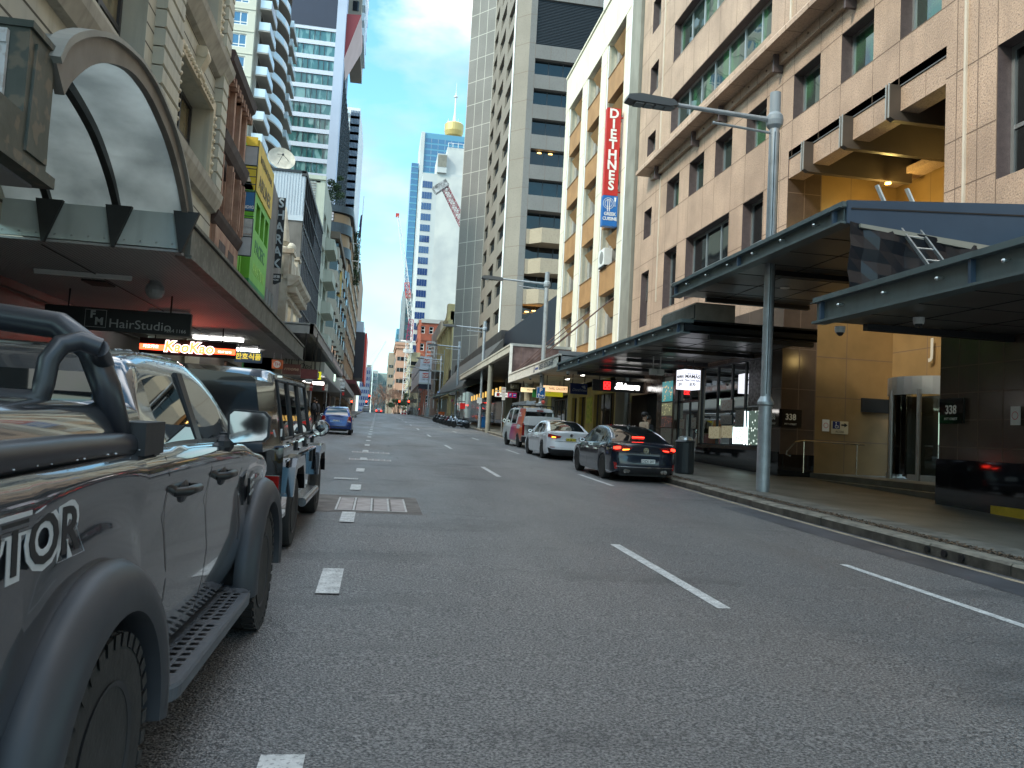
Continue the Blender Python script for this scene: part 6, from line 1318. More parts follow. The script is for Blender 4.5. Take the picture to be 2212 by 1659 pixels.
    def rearpt(s, x, z, d=.012):
        P = [(q[1], q[0], q[2]) for q in s.P if q[2] > 0]+[(s.sp['W'], s.sp.get('rc', .22), 0)]
        ax = abs(x); y, e = P[-1][1], 0
        for a, c in zip(P, P[1:]):
            if a[0] <= ax <= c[0]+1e-6: f = (ax-a[0])/max(1e-6, c[0]-a[0]); y = a[1]+(c[1]-a[1])*f; e = a[2]+(c[2]-a[2])*f; break
        return (x, y+cr1(s.sp['rear'], z)*e-d, z)
    def rpatch(s, name, x0, x1, z0, z1, m, n=6, d=.012, poly=None, thick=.02, parent=None):
        """a panel that follows the rear face; poly: list of (x,z) quads' top and bottom lines"""
        b = MB(); top = poly[0] if poly else [(x0, z1), (x1, z1)]; bt = poly[1] if poly else [(x0, z0), (x1, z0)]
        def at(P, f): k = f*(len(P)-1); i = min(int(k), len(P)-2); r = k-i; return (P[i][0]+(P[i+1][0]-P[i][0])*r, P[i][1]+(P[i+1][1]-P[i][1])*r)
        R_ = []
        for i in range(n+1):
            a, c = at(bt, i/n), at(top, i/n); R_.append([s.rearpt(a[0]+(c[0]-a[0])*k/3, a[1]+(c[1]-a[1])*k/3, d) for k in range(4)])
        b.grid(R_)
        B2 = [[(x, y+thick+d, z) for x, y, z in r] for r in R_]; b.grid([[R_[0][k], B2[0][k]] for k in range(4)]); b.grid([[R_[-1][k], B2[-1][k]] for k in range(4)]); b.grid([[R_[i][-1], B2[i][-1]] for i in range(n+1)]); b.grid([[R_[i][0], B2[i][0]] for i in range(n+1)])
        return part(name, b, m, parent or s.t, local=True, smooth=40)
    def plate(s, txt, x, z, m, ink, w=.37, h=.10):
        b = MB(); y = s.rearpt(x, z)[1]; b.box(x-w/2, x+w/2, y-.012, y+.03, z-h/2, z+h/2); o = part('number_plate', b, m, s.t, local=True)
        text(o, 'plate_text', txt, (x, y-.014, z-.005), (0, -1, 0), h*.95, ink, .001, local=True, sx=.9, bold=.002)
    def mirrors(s, y, z, m, w=.2, h=.14, x=None, gl=None):
        for sg in (1, -1):
            b = MB(); x0 = sg*(x or s.sp['W']*.93); b.ball((x0+sg*w*.62, y+.05, z), .5, w, .16, h, 12); b.cyl((x0-sg*.02, y+.06, z-h*.3), (x0+sg*w*.4, y+.06, z-h*.1), .03, n=8)
            o = part('mirror', b, m, s.t, local=True, smooth=50); b = MB(); b.prism([(x0+sg*w*.62+w*.42*cos(a), z+h*.42*sin(a)) for a in [2*pi*k/14 for k in range(14)]], lambda p, q: (p, y-.018, q), lambda p, q: (p, y-.012, q)); part('mirror_glass', b, chrome if gl is None else gl, o, local=True)
    def seam(s, y, z0, z1, xo=.002, m=None, lean=0.):
        b = MB(); W = s.sp['W']
        for sg in (1, -1):
            R_ = []
            for k in range(9):
                z = z0+(z1-z0)*k/8; yy = y+lean*(k/8)**2; x = s.sidex(yy, z)+xo; R_.append([(sg*x, yy-.005, z), (sg*x, yy+.005, z)])
            b.grid(R_)
        part('door_gap', b, m or blackp, s.t, local=True)
    def sidex(s, y, z):
        sp = s.sp; zb, zt = cr1(sp['sill'], y), cr1(sp['deck'], y); t = min(1, max(0, (z-zb)/(zt-zb))); T = sp.get('rows', [(0, .95), (.12, .985), (.3, 1.), (.55, 1.), (.72, .995), (.88, .975), (1., .93)])
        return sp['W']*cr1(sp['wt'], y/sp['L'])*lerp(T, t)
    def handles(s, ys, z, m):
        for y in ys:
            for sg in (1, -1): x = s.sidex(y, z); b = MB(); b.box(*sorted((sg*(x-.01), sg*(x+.035))), y-.1, y+.1, z-.018, z+.018); part('door_handle', b, m, s.t, local=True)
CW = [(0, .955), (.12, .99), (.3, 1), (.7, 1), (.88, .97), (1, .9)]
# --- dark sedan at the kerb (nearest) ---
navy = mat('paint_dark_blue', (.012, .018, .032), .22, .35, coat=1.)
sd_ = dict(L=4.86, W=.925, paint=navy, wt=CW, arch=[(1.07, .365), (3.87, .365)], wr=.335, ww=.22, sill=[(0, .30), (.5, .2), (2.4, .185), (4.4, .2), (4.86, .25)],
  deck=[(0, .98), (.35, 1.03), (.8, 1.02), (1.6, .965), (2.6, .925), (3.5, .90), (4.1, .84), (4.6, .72), (4.86, .6)], rear=[(.2, .10), (.35, .0), (.6, -.02), (.72, .06), (.9, .03), (1.05, -.02)], front=[(.2, -.1), (.4, 0), (.8, -.2)],
  cab=(.42, 3.72), roof=[(.42, 1.02), (.7, 1.14), (1.1, 1.30), (1.6, 1.42), (2.1, 1.465), (2.6, 1.46), (2.95, 1.38), (3.35, 1.17), (3.72, .9)], tumble=.42, side=[(1.02, 1.28), (1.34, 1.98), (2.06, 2.95)], rearw=[.55, 1.62], frontw=[2.78, 3.62], rim=rimm, twin=True)
c = Car('sedan', 'dark navy sedan with glowing brake lights, nearest in the right kerb lane', 'car', (7.12, 20.65, gz(20.65)), 0.0, sd_)
t = c.t
tl = mat('tail_lens_dark', (.22, .008, .008), .1, coat=1)
for sg in (1, -1):
    o = c.rpatch('tail_light', 0, 0, 0, 0, tl, 10, .022, poly=([(sg*.36, .93), (sg*.6, .97), (sg*.80, .965), (sg*.875, .95)], [(sg*.40, .90), (sg*.55, .82), (sg*.80, .80), (sg*.875, .83)]))
    c.rpatch('lit_lamp', 0, 0, 0, 0, brake, 6, .034, poly=([(sg*.70, .945), (sg*.80, .94), (sg*.86, .925)], [(sg*.70, .88), (sg*.80, .86), (sg*.865, .87)]), parent=o)
    c.rpatch('amber_lamp', 0, 0, 0, 0, orangel if sg < 0 else brake, 6, .034, poly=([(sg*.46, .885), (sg*.64, .872)], [(sg*.48, .860), (sg*.64, .842)]), parent=o)
    c.rpatch('rear_reflector', 0, 0, 0, 0, tailred, 3, .02, poly=([(sg*.78, .50), (sg*.85, .52)], [(sg*.76, .36), (sg*.82, .34)]))
    b = MB(); b.cyl((sg*.55, .0, .30), (sg*.55, .2, .30), .055, n=14); b.cyl((sg*.47, .0, .30), (sg*.47, .2, .30), .05, n=14); part('exhaust_tip', b, chrome, t, local=True)
c.rpatch('bumper_valance', -.7, .7, .24, .42, plastic, 10, .02)
c.rpatch('chrome_strip', -.8, .8, .405, .42, chrome, 10, .026)
c.rpatch('boot_gap', -.62, .62, .70, .708, blackp, 8, .012)
c.plate('DZX·20T', 0.06, .58, platem, mat('plate_ink', (.02, .02, .04), .5))
b = MB(); b.lathe((0, c.rearpt(0, .86)[1]-.004, .86), [(.075, 0), (.075, -.014), (.058, -.014), (.058, 0)], 20, 'y'); part('badge', b, chrome, t, local=True)
text(t, 'badge_letter', 'H', (0, c.rearpt(0, .86)[1]-.015, .86), (0, -1, 0), .13, chrome, .004, local=True, shear=.3)
text(t, 'lettering', 'S O N A T A', (0, c.rearpt(0, .78)[1]-.01, .78), (0, -1, 0), .055, chrome, .003, local=True)
b = MB(); b.box(-.17, .17, 1.33, 1.36, 1.335, 1.36); b.v = [(x, .72+(z-1.335)*0+(y-1.33), z-.155) for x, y, z in b.v]; part('high_brake_light', b, brake, t, local=True)
b = MB(); b.prism([(1.55, 1.45), (1.85, 1.47), (1.60, 1.55), (1.56, 1.55)], lambda y, z: (-.012, y, z), lambda y, z: (.012, y, z)); part('roof_fin', b, navy, t, local=True)
b = MB(); 
for sg in (1, -1): b.tube([(sg*(g[1][0]+.006), g[1][1], g[1][2]-.02) for g in c.G[5:-2]], .011, 6); b.tube([(sg*(g[3][0]+.004), g[3][1], g[3][2]) for g in c.G[4:-2]], .010, 6)
part('window_trim', b, chrome, t, local=True)
c.mirrors(3.05, .99, navy); c.seam(1.62, .3, .9, lean=-.1); c.seam(2.62, .25, .86); c.seam(3.5, .3, .8); c.handles((1.85, 2.8), .80, chrome)
# --- white sedan ---
wpaint = mat('paint_white', (.72, .73, .76), .3, coat=1.)
w_ = dict(sd_); w_.update(paint=wpaint, L=4.88, roof=[(.5, 1.0), (.75, 1.12), (1.2, 1.32), (1.6, 1.42), (2.1, 1.45), (2.6, 1.44), (2.95, 1.36), (3.35, 1.15), (3.72, .9)], cab=(.5, 3.72), deck=[(0, 1.03), (.3, 1.06), (.8, 1.02), (1.6, .96), (2.6, .93), (3.5, .90), (4.1, .84), (4.6, .72), (4.88, .6)], side=[(1.12, 1.33), (1.38, 1.98), (2.06, 2.95)])
c = Car('sedan', 'white sedan with a yellow number plate stopped between the dark sedan and the colourful van', 'car', (7.24, 29.55, gz(29.55)), 0.01, w_); t = c.t
for sg in (1, -1):
    o = c.rpatch('tail_light', 0, 0, 0, 0, tailred, 8, .02, poly=([(sg*.38, .90), (sg*.6, .93), (sg*.86, .98)], [(sg*.42, .83), (sg*.62, .80), (sg*.87, .86)]))
    c.rpatch('lit_lamp', 0, 0, 0, 0, orangel if sg < 0 else brake, 4, .03, poly=([(sg*.60, .865), (sg*.74, .875)], [(sg*.60, .83), (sg*.74, .835)]), parent=o)
c.rpatch('black_valance', 0, 0, 0, 0, plastic, 10, .02, poly=([(-.86, .46), (-.7, .40), (.7, .40), (.86, .46)], [(-.82, .28), (-.7, .24), (.7, .24), (.82, .28)]))
c.rpatch('rear_reflector', -.8, -.62, .47, .49, tailred, 3, .02); c.rpatch('rear_reflector', .62, .8, .47, .49, tailred, 3, .02)
c.plate('CW 22 WZ', .0, .78, platey, MATS['plate_ink']); c.mirrors(3.05, .99, plastic); c.seam(1.62, .3, .9, lean=-.1, m=alud); c.seam(2.62, .25, .86, m=alud); c.handles((1.85, 2.8), .80, wpaint)
b = MB(); b.lathe((0, c.rearpt(0, .94)[1]-.004, .94), [(.06, 0), (.06, -.014), (.045, -.014), (.045, 0)], 20, 'y'); part('badge', b, chrome, t, local=True); c.rpatch('boot_gap', -.62, .62, .70, .708, alud, 8, .012)
# --- blue hatchback ---
bp = mat('paint_blue', (.012, .05, .22), .25, .3, coat=1.)
h_ = dict(L=3.9, W=.835, paint=bp, wt=CW, arch=[(.62, .33), (3.1, .33)], wr=.30, ww=.18, sill=[(0, .32), (.4, .22), (2, .2), (3.5, .22), (3.9, .3)], deck=[(0, .97), (.5, .95), (1.6, .92), (2.6, .90), (3.2, .84), (3.6, .74), (3.9, .6)], rear=[(.2, .06), (.4, -.03), (.6, -.02), (.7, .05), (.97, .1)], front=[(.2, -.1), (.4, 0), (.8, -.2)], rc=.16,
  cab=(.12, 3.05), roof=[(.12, .96), (.28, 1.22), (.45, 1.40), (.8, 1.455), (1.5, 1.48), (2.0, 1.46), (2.3, 1.36), (2.7, 1.12), (3.05, .9)], tumble=.34, side=[(.62, .98), (1.06, 1.62), (1.7, 2.5)], rearw=[.16, .44], frontw=[2.15, 2.95], rim=rimd, twin=False)
c = Car('hatchback', 'small metallic blue hatchback driving in the left lane', 'car', (-2.12, 43.7, gz(43.7)), 0., h_); t = c.t
for sg in (1, -1):
    o = c.rpatch('tail_light', 0, 0, 0, 0, tailred, 5, .02, poly=([(sg*.60, .97), (sg*.74, .97)], [(sg*.56, .72), (sg*.78, .66)])); c.rpatch('clear_lens', 0, 0, 0, 0, mat('clear_lens', (.6, .5, .48), .1), 3, .03, poly=([(sg*.62, .76), (sg*.74, .74)], [(sg*.60, .70), (sg*.76, .67)]), parent=o)
c.rpatch('plate_recess', -.30, .30, .64, .78, mat('paint_light_blue', (.05, .16, .42), .3), 6, .014); c.plate('AZY·17E', 0, .72, platem, MATS['plate_ink'], .34, .1); c.rpatch('bumper_groove', -.75, .75, .42, .445, blackp, 8, .012); c.rpatch('bumper_lip', -.7, .7, .25, .30, plastic, 8, .015)
b = MB(); b.cyl((-.25, .12, 1.0), (.2, .1, 1.02), .012, n=6); part('rear_wiper', b, blackp, t, local=True); c.mirrors(2.35, .98, plastic, .22, .17); c.seam(1.66, .3, .88); c.seam(2.6, .3, .85)
# --- white/pink/orange van ---
vw = mat('van_white', (.62, .62, .62), .35, coat=.6)
vn = dict(L=4.7, W=.85, paint=vw, wt=[(0, .985), (.1, 1), (.8, 1), (.92, .97), (1, .9)], arch=[(.98, .36), (3.55, .36)], wr=.33, ww=.19, sill=[(0, .38), (.4, .30), (2.3, .28), (4.2, .3), (4.7, .35)], deck=[(0, 1.15), (3.6, 1.15), (4.2, 1.05), (4.5, .85), (4.7, .7)], rear=[(.3, .04), (.5, -.06), (.62, .0), (1.2, .02)], front=[(.2, -.05), (.5, 0), (1, -.25)], rc=.1, fc=.3, crown=.0, rp=.28, rw=.98,
  cab=(.05, 4.3), roof=[(.05, 1.55), (.10, 1.78), (.22, 1.93), (.5, 1.96), (3.0, 1.96), (3.4, 1.9), (3.8, 1.62), (4.3, 1.12)], tumble=.12, bx=.955, side=[(.55, 1.35), (1.6, 2.55), (2.75, 3.5)], rearw=[-1, -1], frontw=[3.35, 4.2], rim=rimd, ang=40)
c = Car('van', 'white work van with a pink to orange side wrap and ladders on its roof', 'van', (7.78, 38.3, gz(38.3)), .07, vn); t = c.t
b = MB(); b.box(-.70, .70, .03, .06, 1.20, 1.76); part('rear_window', b, vglass, t, local=True)
b = MB(); b.box(-.74, .74, .035, .052, 1.17, 1.79); part('window_seal', b, plastic, t, local=True)
wrap = bpy.data.materials.new('van_wrap'); wrap.use_nodes = True; tt = wrap.node_tree; pp = tt.nodes['Principled BSDF']; pp.inputs['Roughness'].default_value = .3; pp.inputs['Coat Weight'].default_value = .5
tcc = nn('ShaderNodeTexCoord', tt); sx_ = nn('ShaderNodeSeparateXYZ', tt); mrr = nn('ShaderNodeMapRange', tt); mrr.inputs['From Min'].default_value = 2.3; mrr.inputs['From Max'].default_value = .3; rmp = nn('ShaderNodeValToRGB', tt); rmp.color_ramp.elements[0].color = (.42, .045, .20, 1); rmp.color_ramp.elements[1].color = (.75, .15, .03, 1)
tt.links.new(tcc.outputs['Object'], sx_.inputs[0]); tt.links.new(sx_.outputs[1], mrr.inputs[0]); tt.links.new(mrr.outputs[0], rmp.inputs[0]); tt.links.new(rmp.outputs[0], pp.inputs['Base Color'])
b = MB()
for sg in (-1, 1):
    R_ = []
    for i in range(31):
        y = .14+2.55*i/30; top = 1.14 if y < 2.3 else 1.14-(y-2.3)*1.6; zb = .34
        for yc, r in vn['arch']:
            if abs(y-yc) < r+.02: zb = max(zb, .33+sqrt((r+.02)**2-(y-yc)**2))
        R_.append([(sg*(c.sidex(y, zb+(top-zb)*k/6)+.006), y, zb+(top-zb)*k/6) for k in range(7)])
    b.grid(R_)
    R_ = []
    for g in c.G:
        if .12 < g[0][1] < 1.42 : R_.append([(sg*(p[0]+.006), p[1], p[2]) for p in g[0:4]])
    if R_: b.grid(R_)
part('side_wrap', b, wrap, t, local=True, smooth=40)
text(t, 'lettering', 'ENERGY\nNETWORKS', (-c.sidex(1, 1.1)-.0, .85, 1.62), (-1, 0, .1), .12, white, .003, local=True)
for sg in (1, -1):
    b = MB(); b.box(*sorted((sg*.76, sg*.857)), -.0, .1, .62, 1.22); part('tail_light', b, tailred, t, local=True)
b = MB(); b.box(-.86, .86, -.06, .2, .34, .56); part('rear_bumper', b, plastic, t, local=True); b = MB(); b.box(-.16, .16, .06, .12, 1.82, 1.87); part('high_brake_light', b, tailred, t, local=True)
text(t, 'lettering', 'Please keep clear\nworking for you', (-.35, -.002, 1.05), (0, -1, 0), .07, alud, .002, local=True)
b = MB()
for y in (.5, 1.7, 2.9): b.box(-.78, .78, y-.03, y+.03, 2.06, 2.1); b.box(-.8, -.76, y-.03, y+.03, 1.93, 2.1); b.box(.76, .8, y-.03, y+.03, 1.93, 2.1)
part('roof_rack', b, alud, t, local=True); c.mirrors(3.75, 1.25, plastic, .2, .26)
ld = thing('roof_ladder', 'stack of aluminium ladders strapped on the roof rack of the van', 'ladder', (7.6, 38.5, gz(38.5)+2.1))
b = MB(); zb = gz(39)+2.13
for x0, z0 in ((7.0, 0), (7.35, .0), (7.05, .09), (7.4, .09)): b.box(x0, x0+.05, 37.9, 42.3, zb+z0, zb+z0+.07)
for i in range(13): b.box(7.0, 7.4, 38.1+.32*i, 38.14+.32*i, zb+.02, zb+.05); b.box(7.05, 7.45, 38.2+.32*i, 38.24+.32*i, zb+.11, zb+.14)
for i in range(5): b.box(7.6+.12*i, 7.63+.12*i, 38+.2*i, 41, zb+.02+.03*i, zb+.05+.03*i)
part('rails', b, MATS['ladder_alu'], ld); b = MB(); b.cyl((7.75, 37.6, zb+.1), (8.35, 42, zb+.12), .07, n=10); part('white_conduit', b, white, ld); b = MB(); b.ball((7.75, 37.6, zb+.1), .1, n=10); part('red_cap', b, mat('cap_red', (.6, .08, .05), .5), ld)

# --- black box off-roader (left) ---
blk_p = mat('paint_black', (.006, .006, .008), .12, .2, coat=1.)
gwd = dict(L=4.85, W=.90, paint=blk_p, wt=[(0, .99), (.06, 1), (.9, 1), (1, .97)], arch=[(.86, .44), (3.76, .44)], wr=.40, ww=.27, wi=-.06, sill=[(0, .52), (.3, .5), (2.4, .42), (4.5, .5), (4.85, .55)], deck=[(0, 1.17), (3.55, 1.17), (4.6, 1.12), (4.85, 1.05)],
  rear=[(.3, .0), (1.5, .0)], front=[(.3, 0), (1.5, 0)], rc=.10, fc=.12, crown=.0, rp=.25, rw=.97, rows=[(0, .985), (.1, 1.), (.4, 1.), (.7, 1.), (.93, 1.), (.97, .995), (1., .965)],
  cab=(.03, 3.55), beltt=[(0, 1.165), (4, 1.165)], roof=[(.03, 1.86), (.08, 1.92), (.3, 1.955), (3.0, 1.95), (3.2, 1.88), (3.55, 1.25)], tumble=.10, bx=.955, side=[(.30, 1.02), (1.14, 1.95), (2.08, 2.95)], rearw=[-1, -1], frontw=[3.14, 3.5], rim=rimd, twin=True, ang=30)
c = Car('off_roader', 'glossy black boxy off-roader parked in front of the grey pickup', 'car', (-1.84, 8.72, gz(8.72)), -.02, gwd); t = c.t
b = MB(); b.prism([(-.60, 1.24), (.60, 1.24), (.64, 1.30), (.64, 1.74), (.60, 1.80), (-.60, 1.80), (-.64, 1.74), (-.64, 1.30)], lambda x, z: (x, .0, z), lambda x, z: (x, .05, z)); part('rear_window', b, vglass, t, local=True)
b = MB(); b.box(-.38, .38, -.01, .04, 1.825, 1.855); part('high_brake_light', b, tailred, t, local=True)
b = MB(); b.box(-.86, .86, -.14, .2, .42, .66); b.box(-.93, -.80, -.10, .45, .42, .66); b.box(.80, .93, -.10, .45, .42, .66); part('rear_bumper', b, blk_p, t, local=True)
for sg in (1, -1):
    b = MB(); b.box(*sorted((sg*.68, sg*.88)), -.02, .06, .68, .86); part('tail_light', b, tailred, t, local=True)
    for yc in (.86, 3.76):
        b = MB(); n = 14
        P = [(yc-.60, .62), (yc-.50, .93), (yc-.34, 1.02), (yc+.34, 1.02), (yc+.52, .90), (yc+.64, .60)]; Q = [(yc-.50, .62), (yc-.43, .80), (yc-.30, .90), (yc+.30, .90), (yc+.44, .78), (yc+.54, .60)]
        for i in range(5): b.hexa([(sg*x, *q) for x in (.86, 1.0) for q in (P[i], P[i+1], Q[i+1], Q[i])])
        part('wheel_arch_flare', b, blk_p, t, local=True)
    b = MB(); b.cyl((sg*.97, 1.5, .42), (sg*.97, 3.15, .42), .055, n=12); b.box(*sorted((sg*.8, sg*1.0)), 1.5, 3.15, .45, .47); part('side_step', b, mat('step_steel', (.35, .36, .38), .25, .8), t, local=True)
    b = MB(); b.tube([(sg*.905, .25, 1.0), (sg*.915, 2.9, 1.0), (sg*.91, 4.3, .99)], .016, 8); part('side_rub_strip', b, chrome, t, local=True)
    b = MB(); b.box(*sorted((sg*.78, sg*.83)), .1, 3.1, 1.885, 1.905); part('rain_gutter', b, chrome, t, local=True)
    for y in (1.08, 2.02, 2.98):
        b = MB(); b.cyl((sg*.91, y, .82), (sg*.91, y, .98), .018, n=8); b.cyl((sg*.91, y, 1.08), (sg*.91, y, 1.18), .018, n=8); part('door_hinge', b, plastic, t, local=True)
    for k, (a, e) in enumerate(gwd['side']):
        b = MB(); f = [g for g in c.G if a-.001 <= g[0][1] <= e+.001]; P = [(sg*(f[0][1][0]+.004), f[0][1][1], f[0][1][2]+.02), (sg*(f[0][2][0]+.004), f[0][2][1], f[0][2][2]), (sg*(f[-1][2][0]+.004), f[-1][2][1], f[-1][2][2]), (sg*(f[-1][1][0]+.004), f[-1][1][1], f[-1][1][2]+.02)]
        b.tube(P+[P[0]], .018, 6); part('window_seal', b, plastic, t, local=True)
b = MB(); b.box(-.905, .905, .015, .03, 1.155, 1.175); part('belt_strip', b, mat('belt_blue', (.08, .11, .18), .2, .5), t, local=True)
text(t, 'badge_text', 'G 63', (.55, -.008, .93), (0, -1, 0), .075, chrome, .004, local=True); text(t, 'badge_text', 'AMG', (.2, -.008, .93), (0, -1, 0), .075, chrome, .004, local=True)
b = MB(); b.box(-.34, -.02, -.02, .0, .85, 1.05); part('plate_holder', b, plastic, t, local=True)
c.seam(1.08, .5, 1.15); c.seam(2.02, .45, 1.15); c.seam(2.98, .45, 1.15)
c.mirrors(3.1, 1.28, blk_p, .26, .24); c.handles((1.3, 2.24), 1.08, blk_p)
b = MB(); b.box(.86, .875, .02, .05, 1.27, 1.35); part('sticker', b, white, t, local=True)

# --- grey pickup (foreground) ---
pg = mat('paint_grey', (.075, .083, .096), .12, .6, coat=1., var=.06, vs=2)
pkd = dict(L=5.35, W=.93, paint=pg, wt=[(0, .98), (.08, 1), (.85, 1), (.95, .95), (1, .85)], arch=[(1.28, .50), (4.50, .50)], wr=.415, ww=.29, wi=-.07, sill=[(0, .62), (.4, .55), (1.9, .50), (3.8, .48), (5.0, .55), (5.35, .6)], deck=[(0, 1.40), (2.0, 1.41), (3.9, 1.36), (4.25, 1.29), (4.8, 1.22), (5.2, 1.1), (5.35, .95)],
  rear=[(.3, .0), (1.5, .0)], front=[(.3, 0), (1.5, -.1)], rc=.12, fc=.3, crown=.02, rp=.3, rw=.97, open_deck=(0, 1.93), rows=[(0, .94), (.1, .965), (.25, .99), (.4, 1.), (.55, .985), (.68, .972), (.78, .985), (.86, 1.0), (.93, .99), (.97, .975), (1., .945)],
  cab=(2.0, 4.3), beltt=[(0, 1.385), (2.2, 1.385), (3.6, 1.35), (4.4, 1.22)], roof=[(2.0, 1.6), (2.08, 1.74), (2.2, 1.80), (2.6, 1.835), (3.1, 1.835), (3.4, 1.78), (3.8, 1.56), (4.3, 1.22)], tumble=.36, bx=.93, side=[(2.22, 2.83), (2.93, 3.66)], rearw=[-1, -1], frontw=[3.42, 4.22], rim=rimd, tread=True, spokes=6, twin=True, ang=42)
PKX, PKY, PKW = -1.835, 1.66, -.022
c = Car('pickup_truck', 'grey double cab pickup with black sports bar and wide arch flares, left foreground', 'pickup truck', (PKX, PKY, gz(PKY)), PKW, pkd); t = c.t
flare = mat('flare_charcoal', (.035, .038, .044), .42, var=.12, vs=3, spec=.4)
for sg in (1, -1):
    for yc in (1.28, 4.50):
        b = MB(); R_ = []
        for i in range(29):
            a = pi*1.06*i/28-.03*pi; cs, sn = cos(a), sin(a); zc = .415; q = []
            for (r, x) in ((.655, .905), (.665, .955), (.64, 1.0), (.59, 1.035), (.535, 1.045), (.49, 1.03), (.475, .96), (.48, .84)): q.append((sg*x, yc+r*cs*1.02, max(zc+r*sn*1.0, .33)))
            R_.append(q)
        b.grid(R_); part('wheel_arch_flare', b, flare, t, local=True, smooth=50)
    b = MB(); top = []; y0, y1 = 1.86, 3.92
    def stx(y): return .90+.13*min(1, (y-y0)/.22, (y1-y)/.22)
    # perforated step board
    cells = [(y0+.3+.083*i+(.06 if i > 9 else 0), j) for i in range(19) for j in range(2)]
    hol = [(y, y+.045, .885+.06*j, .925+.06*j) for y, j in cells if y+.05 < y1-.08]
    us = sorted({y0+.22, y1-.22, *[h for o in hol for h in o[:2]]}); vs4 = sorted({.80, 1.03, *[h for o in hol for h in o[2:]]}); b = MB()
    for a, e in zip(us, us[1:]):
        for f, h in zip(vs4, vs4[1:]):
            m_ = 1 if any(o[0] < (a+e)/2 < o[1] and o[2] < (f+h)/2 < o[3] for o in hol) else 0
            z = .43-(.02 if m_ else 0); b.quad((sg*f, a, z), (sg*h, a, z), (sg*h, e, z), (sg*f, e, z), m=m_)
    for ya, yb in ((y0, y0+.22), (y1, y1-.22)): b.grid([[(sg*.80, ya+(yb-ya)*k/6, .43), (sg*(.80+.23*sin(pi/2*k/6)**.6), ya+(yb-ya)*k/6, .43)] for k in range(7)])
    out_ = [(sg*(.80+.23*sin(pi/2*k/6)**.6), y0+.22*k/6) for k in range(7)]+[(sg*(.80+.23*sin(pi/2*k/6)**.6), y1-.22*k/6) for k in range(6, -1, -1)]
    b.grid([[(x, y, .43), (x+sg*.008, y, .415), (x+sg*.004, y, .36), (x-sg*.05, y, .34), (sg*.8, y, .34)] for x, y in out_])
    part('side_step', b, [mat('step_board', (.10, .11, .125), .45, .2, var=.15, vs=6), blackp], t, local=True)
# sports bar (black tube hoop and inner frame)
barm = mat('bar_black', (.018, .02, .026), .33, spec=.6, var=.1, vs=4)
b = MB()
b.tube([(-.80, 1.46, 1.42), (-.79, 1.55, 1.60), (-.72, 1.66, 1.79), (-.58, 1.72, 1.885), (-.3, 1.74, 1.91), (.3, 1.74, 1.91), (.58, 1.72, 1.885), (.72, 1.66, 1.80), (.79, 1.64, 1.66), (.81, 1.72, 1.50), (.80, 1.9, 1.42)], .052, 16, cap=True); part('sports_bar_hoop', b, barm, t, local=True, smooth=60)
b = MB(); b.tube([(.80, 1.52, 1.80), (.74, 1.50, 1.82), (.69, 1.46, 1.80), (.665, 1.43, 1.74), (.66, 1.42, 1.66), (.655, 1.415, 1.615), (.62, 1.41, 1.60), (.3, 1.41, 1.60), (-.3, 1.41, 1.60), (-.62, 1.41, 1.60), (-.66, 1.42, 1.66), (-.69, 1.46, 1.80), (-.8, 1.52, 1.80)], .036, 14); b.cyl((.79, 1.53, 1.80), (.765, 1.68, 1.74), .036, n=12); part('sports_bar_frame', b, barm, t, local=True, smooth=60)
b = MB(); b.tube([(.84, 1.75, 1.44), (.84, 1.2, 1.45), (.84, .3, 1.45)], .05, 14); part('bed_rail_tube', b, barm, t, local=True, smooth=60)
b = MB(); b.box(.76, .915, 1.74, 2.0, 1.40, 1.53); part('bar_foot', b, plastic, t, local=True)
b = MB(); b.box(-.62, .62, 1.985, 2.0, 1.44, 1.72); part('rear_window', b, vglass, t, local=True)
b = MB(); b.prism([(1.93, .52), (2.0, .52), (2.0, 1.41), (1.93, 1.41)], lambda y, z: (.90, y, z), lambda y, z: (-.90, y, z)); part('bed_gap', b, blackp, t, local=True)
for sg in (1, -1):
    b = MB(); R_ = []
    for g in c.G:
        if 2.18 < g[0][1] < 4.1: R_.append([(sg*(g[1][0]+.008), g[1][1], g[1][2]-.035), (sg*(g[1][0]+.012), g[1][1], g[1][2]+.0)])
    b.grid(R_); part('belt_trim', b, mat('trim_grey', (.12, .125, .13), .35), t, local=True)
    b = MB(); b.box(*sorted((sg*.70, sg*.84)), 2.83, 2.93, 1.38, 1.76); b.v = [(x-(z-1.38)*.37*sg+sg*.03, y, z) for x, y, z in b.v]; part('door_pillar', b, plastic, t, local=True)
c.seam(2.12, .75, 1.38, lean=-.06); c.seam(2.88, .52, 1.38); c.seam(3.78, .75, 1.34)
for y in (2.38, 3.22):
    x = c.sidex(y, 1.2); b = MB(); b.tube([(x-.01, y-.13, 1.205), (x+.045, y-.09, 1.21), (x+.05, y+.08, 1.21), (x-.01, y+.12, 1.205)], .022, 10); part('door_handle', b, blackp, t, local=True, smooth=50); b = MB(); b.ball((x-.005, y-.01, 1.205), .075, .35, 1, .8, 12); part('handle_recess', b, barm, t, local=True)
b = MB(); b.prism([(3.98, 1.12), (4.10, 1.16), (4.13, 1.02), (4.02, .94)], lambda y, z: (.928, y, z), lambda y, z: (.945, y, z)); part('side_vent', b, blackp, t, local=True)
for k in range(3): b = MB(); b.prism([(4.0, 1.12-.05*k), (4.1, 1.14-.05*k), (4.1, 1.125-.05*k), (4.0, 1.105-.05*k)], lambda y, z: (.942, y, z), lambda y, z: (.952, y, z)); part('vent_slat', b, alu, t, local=True)
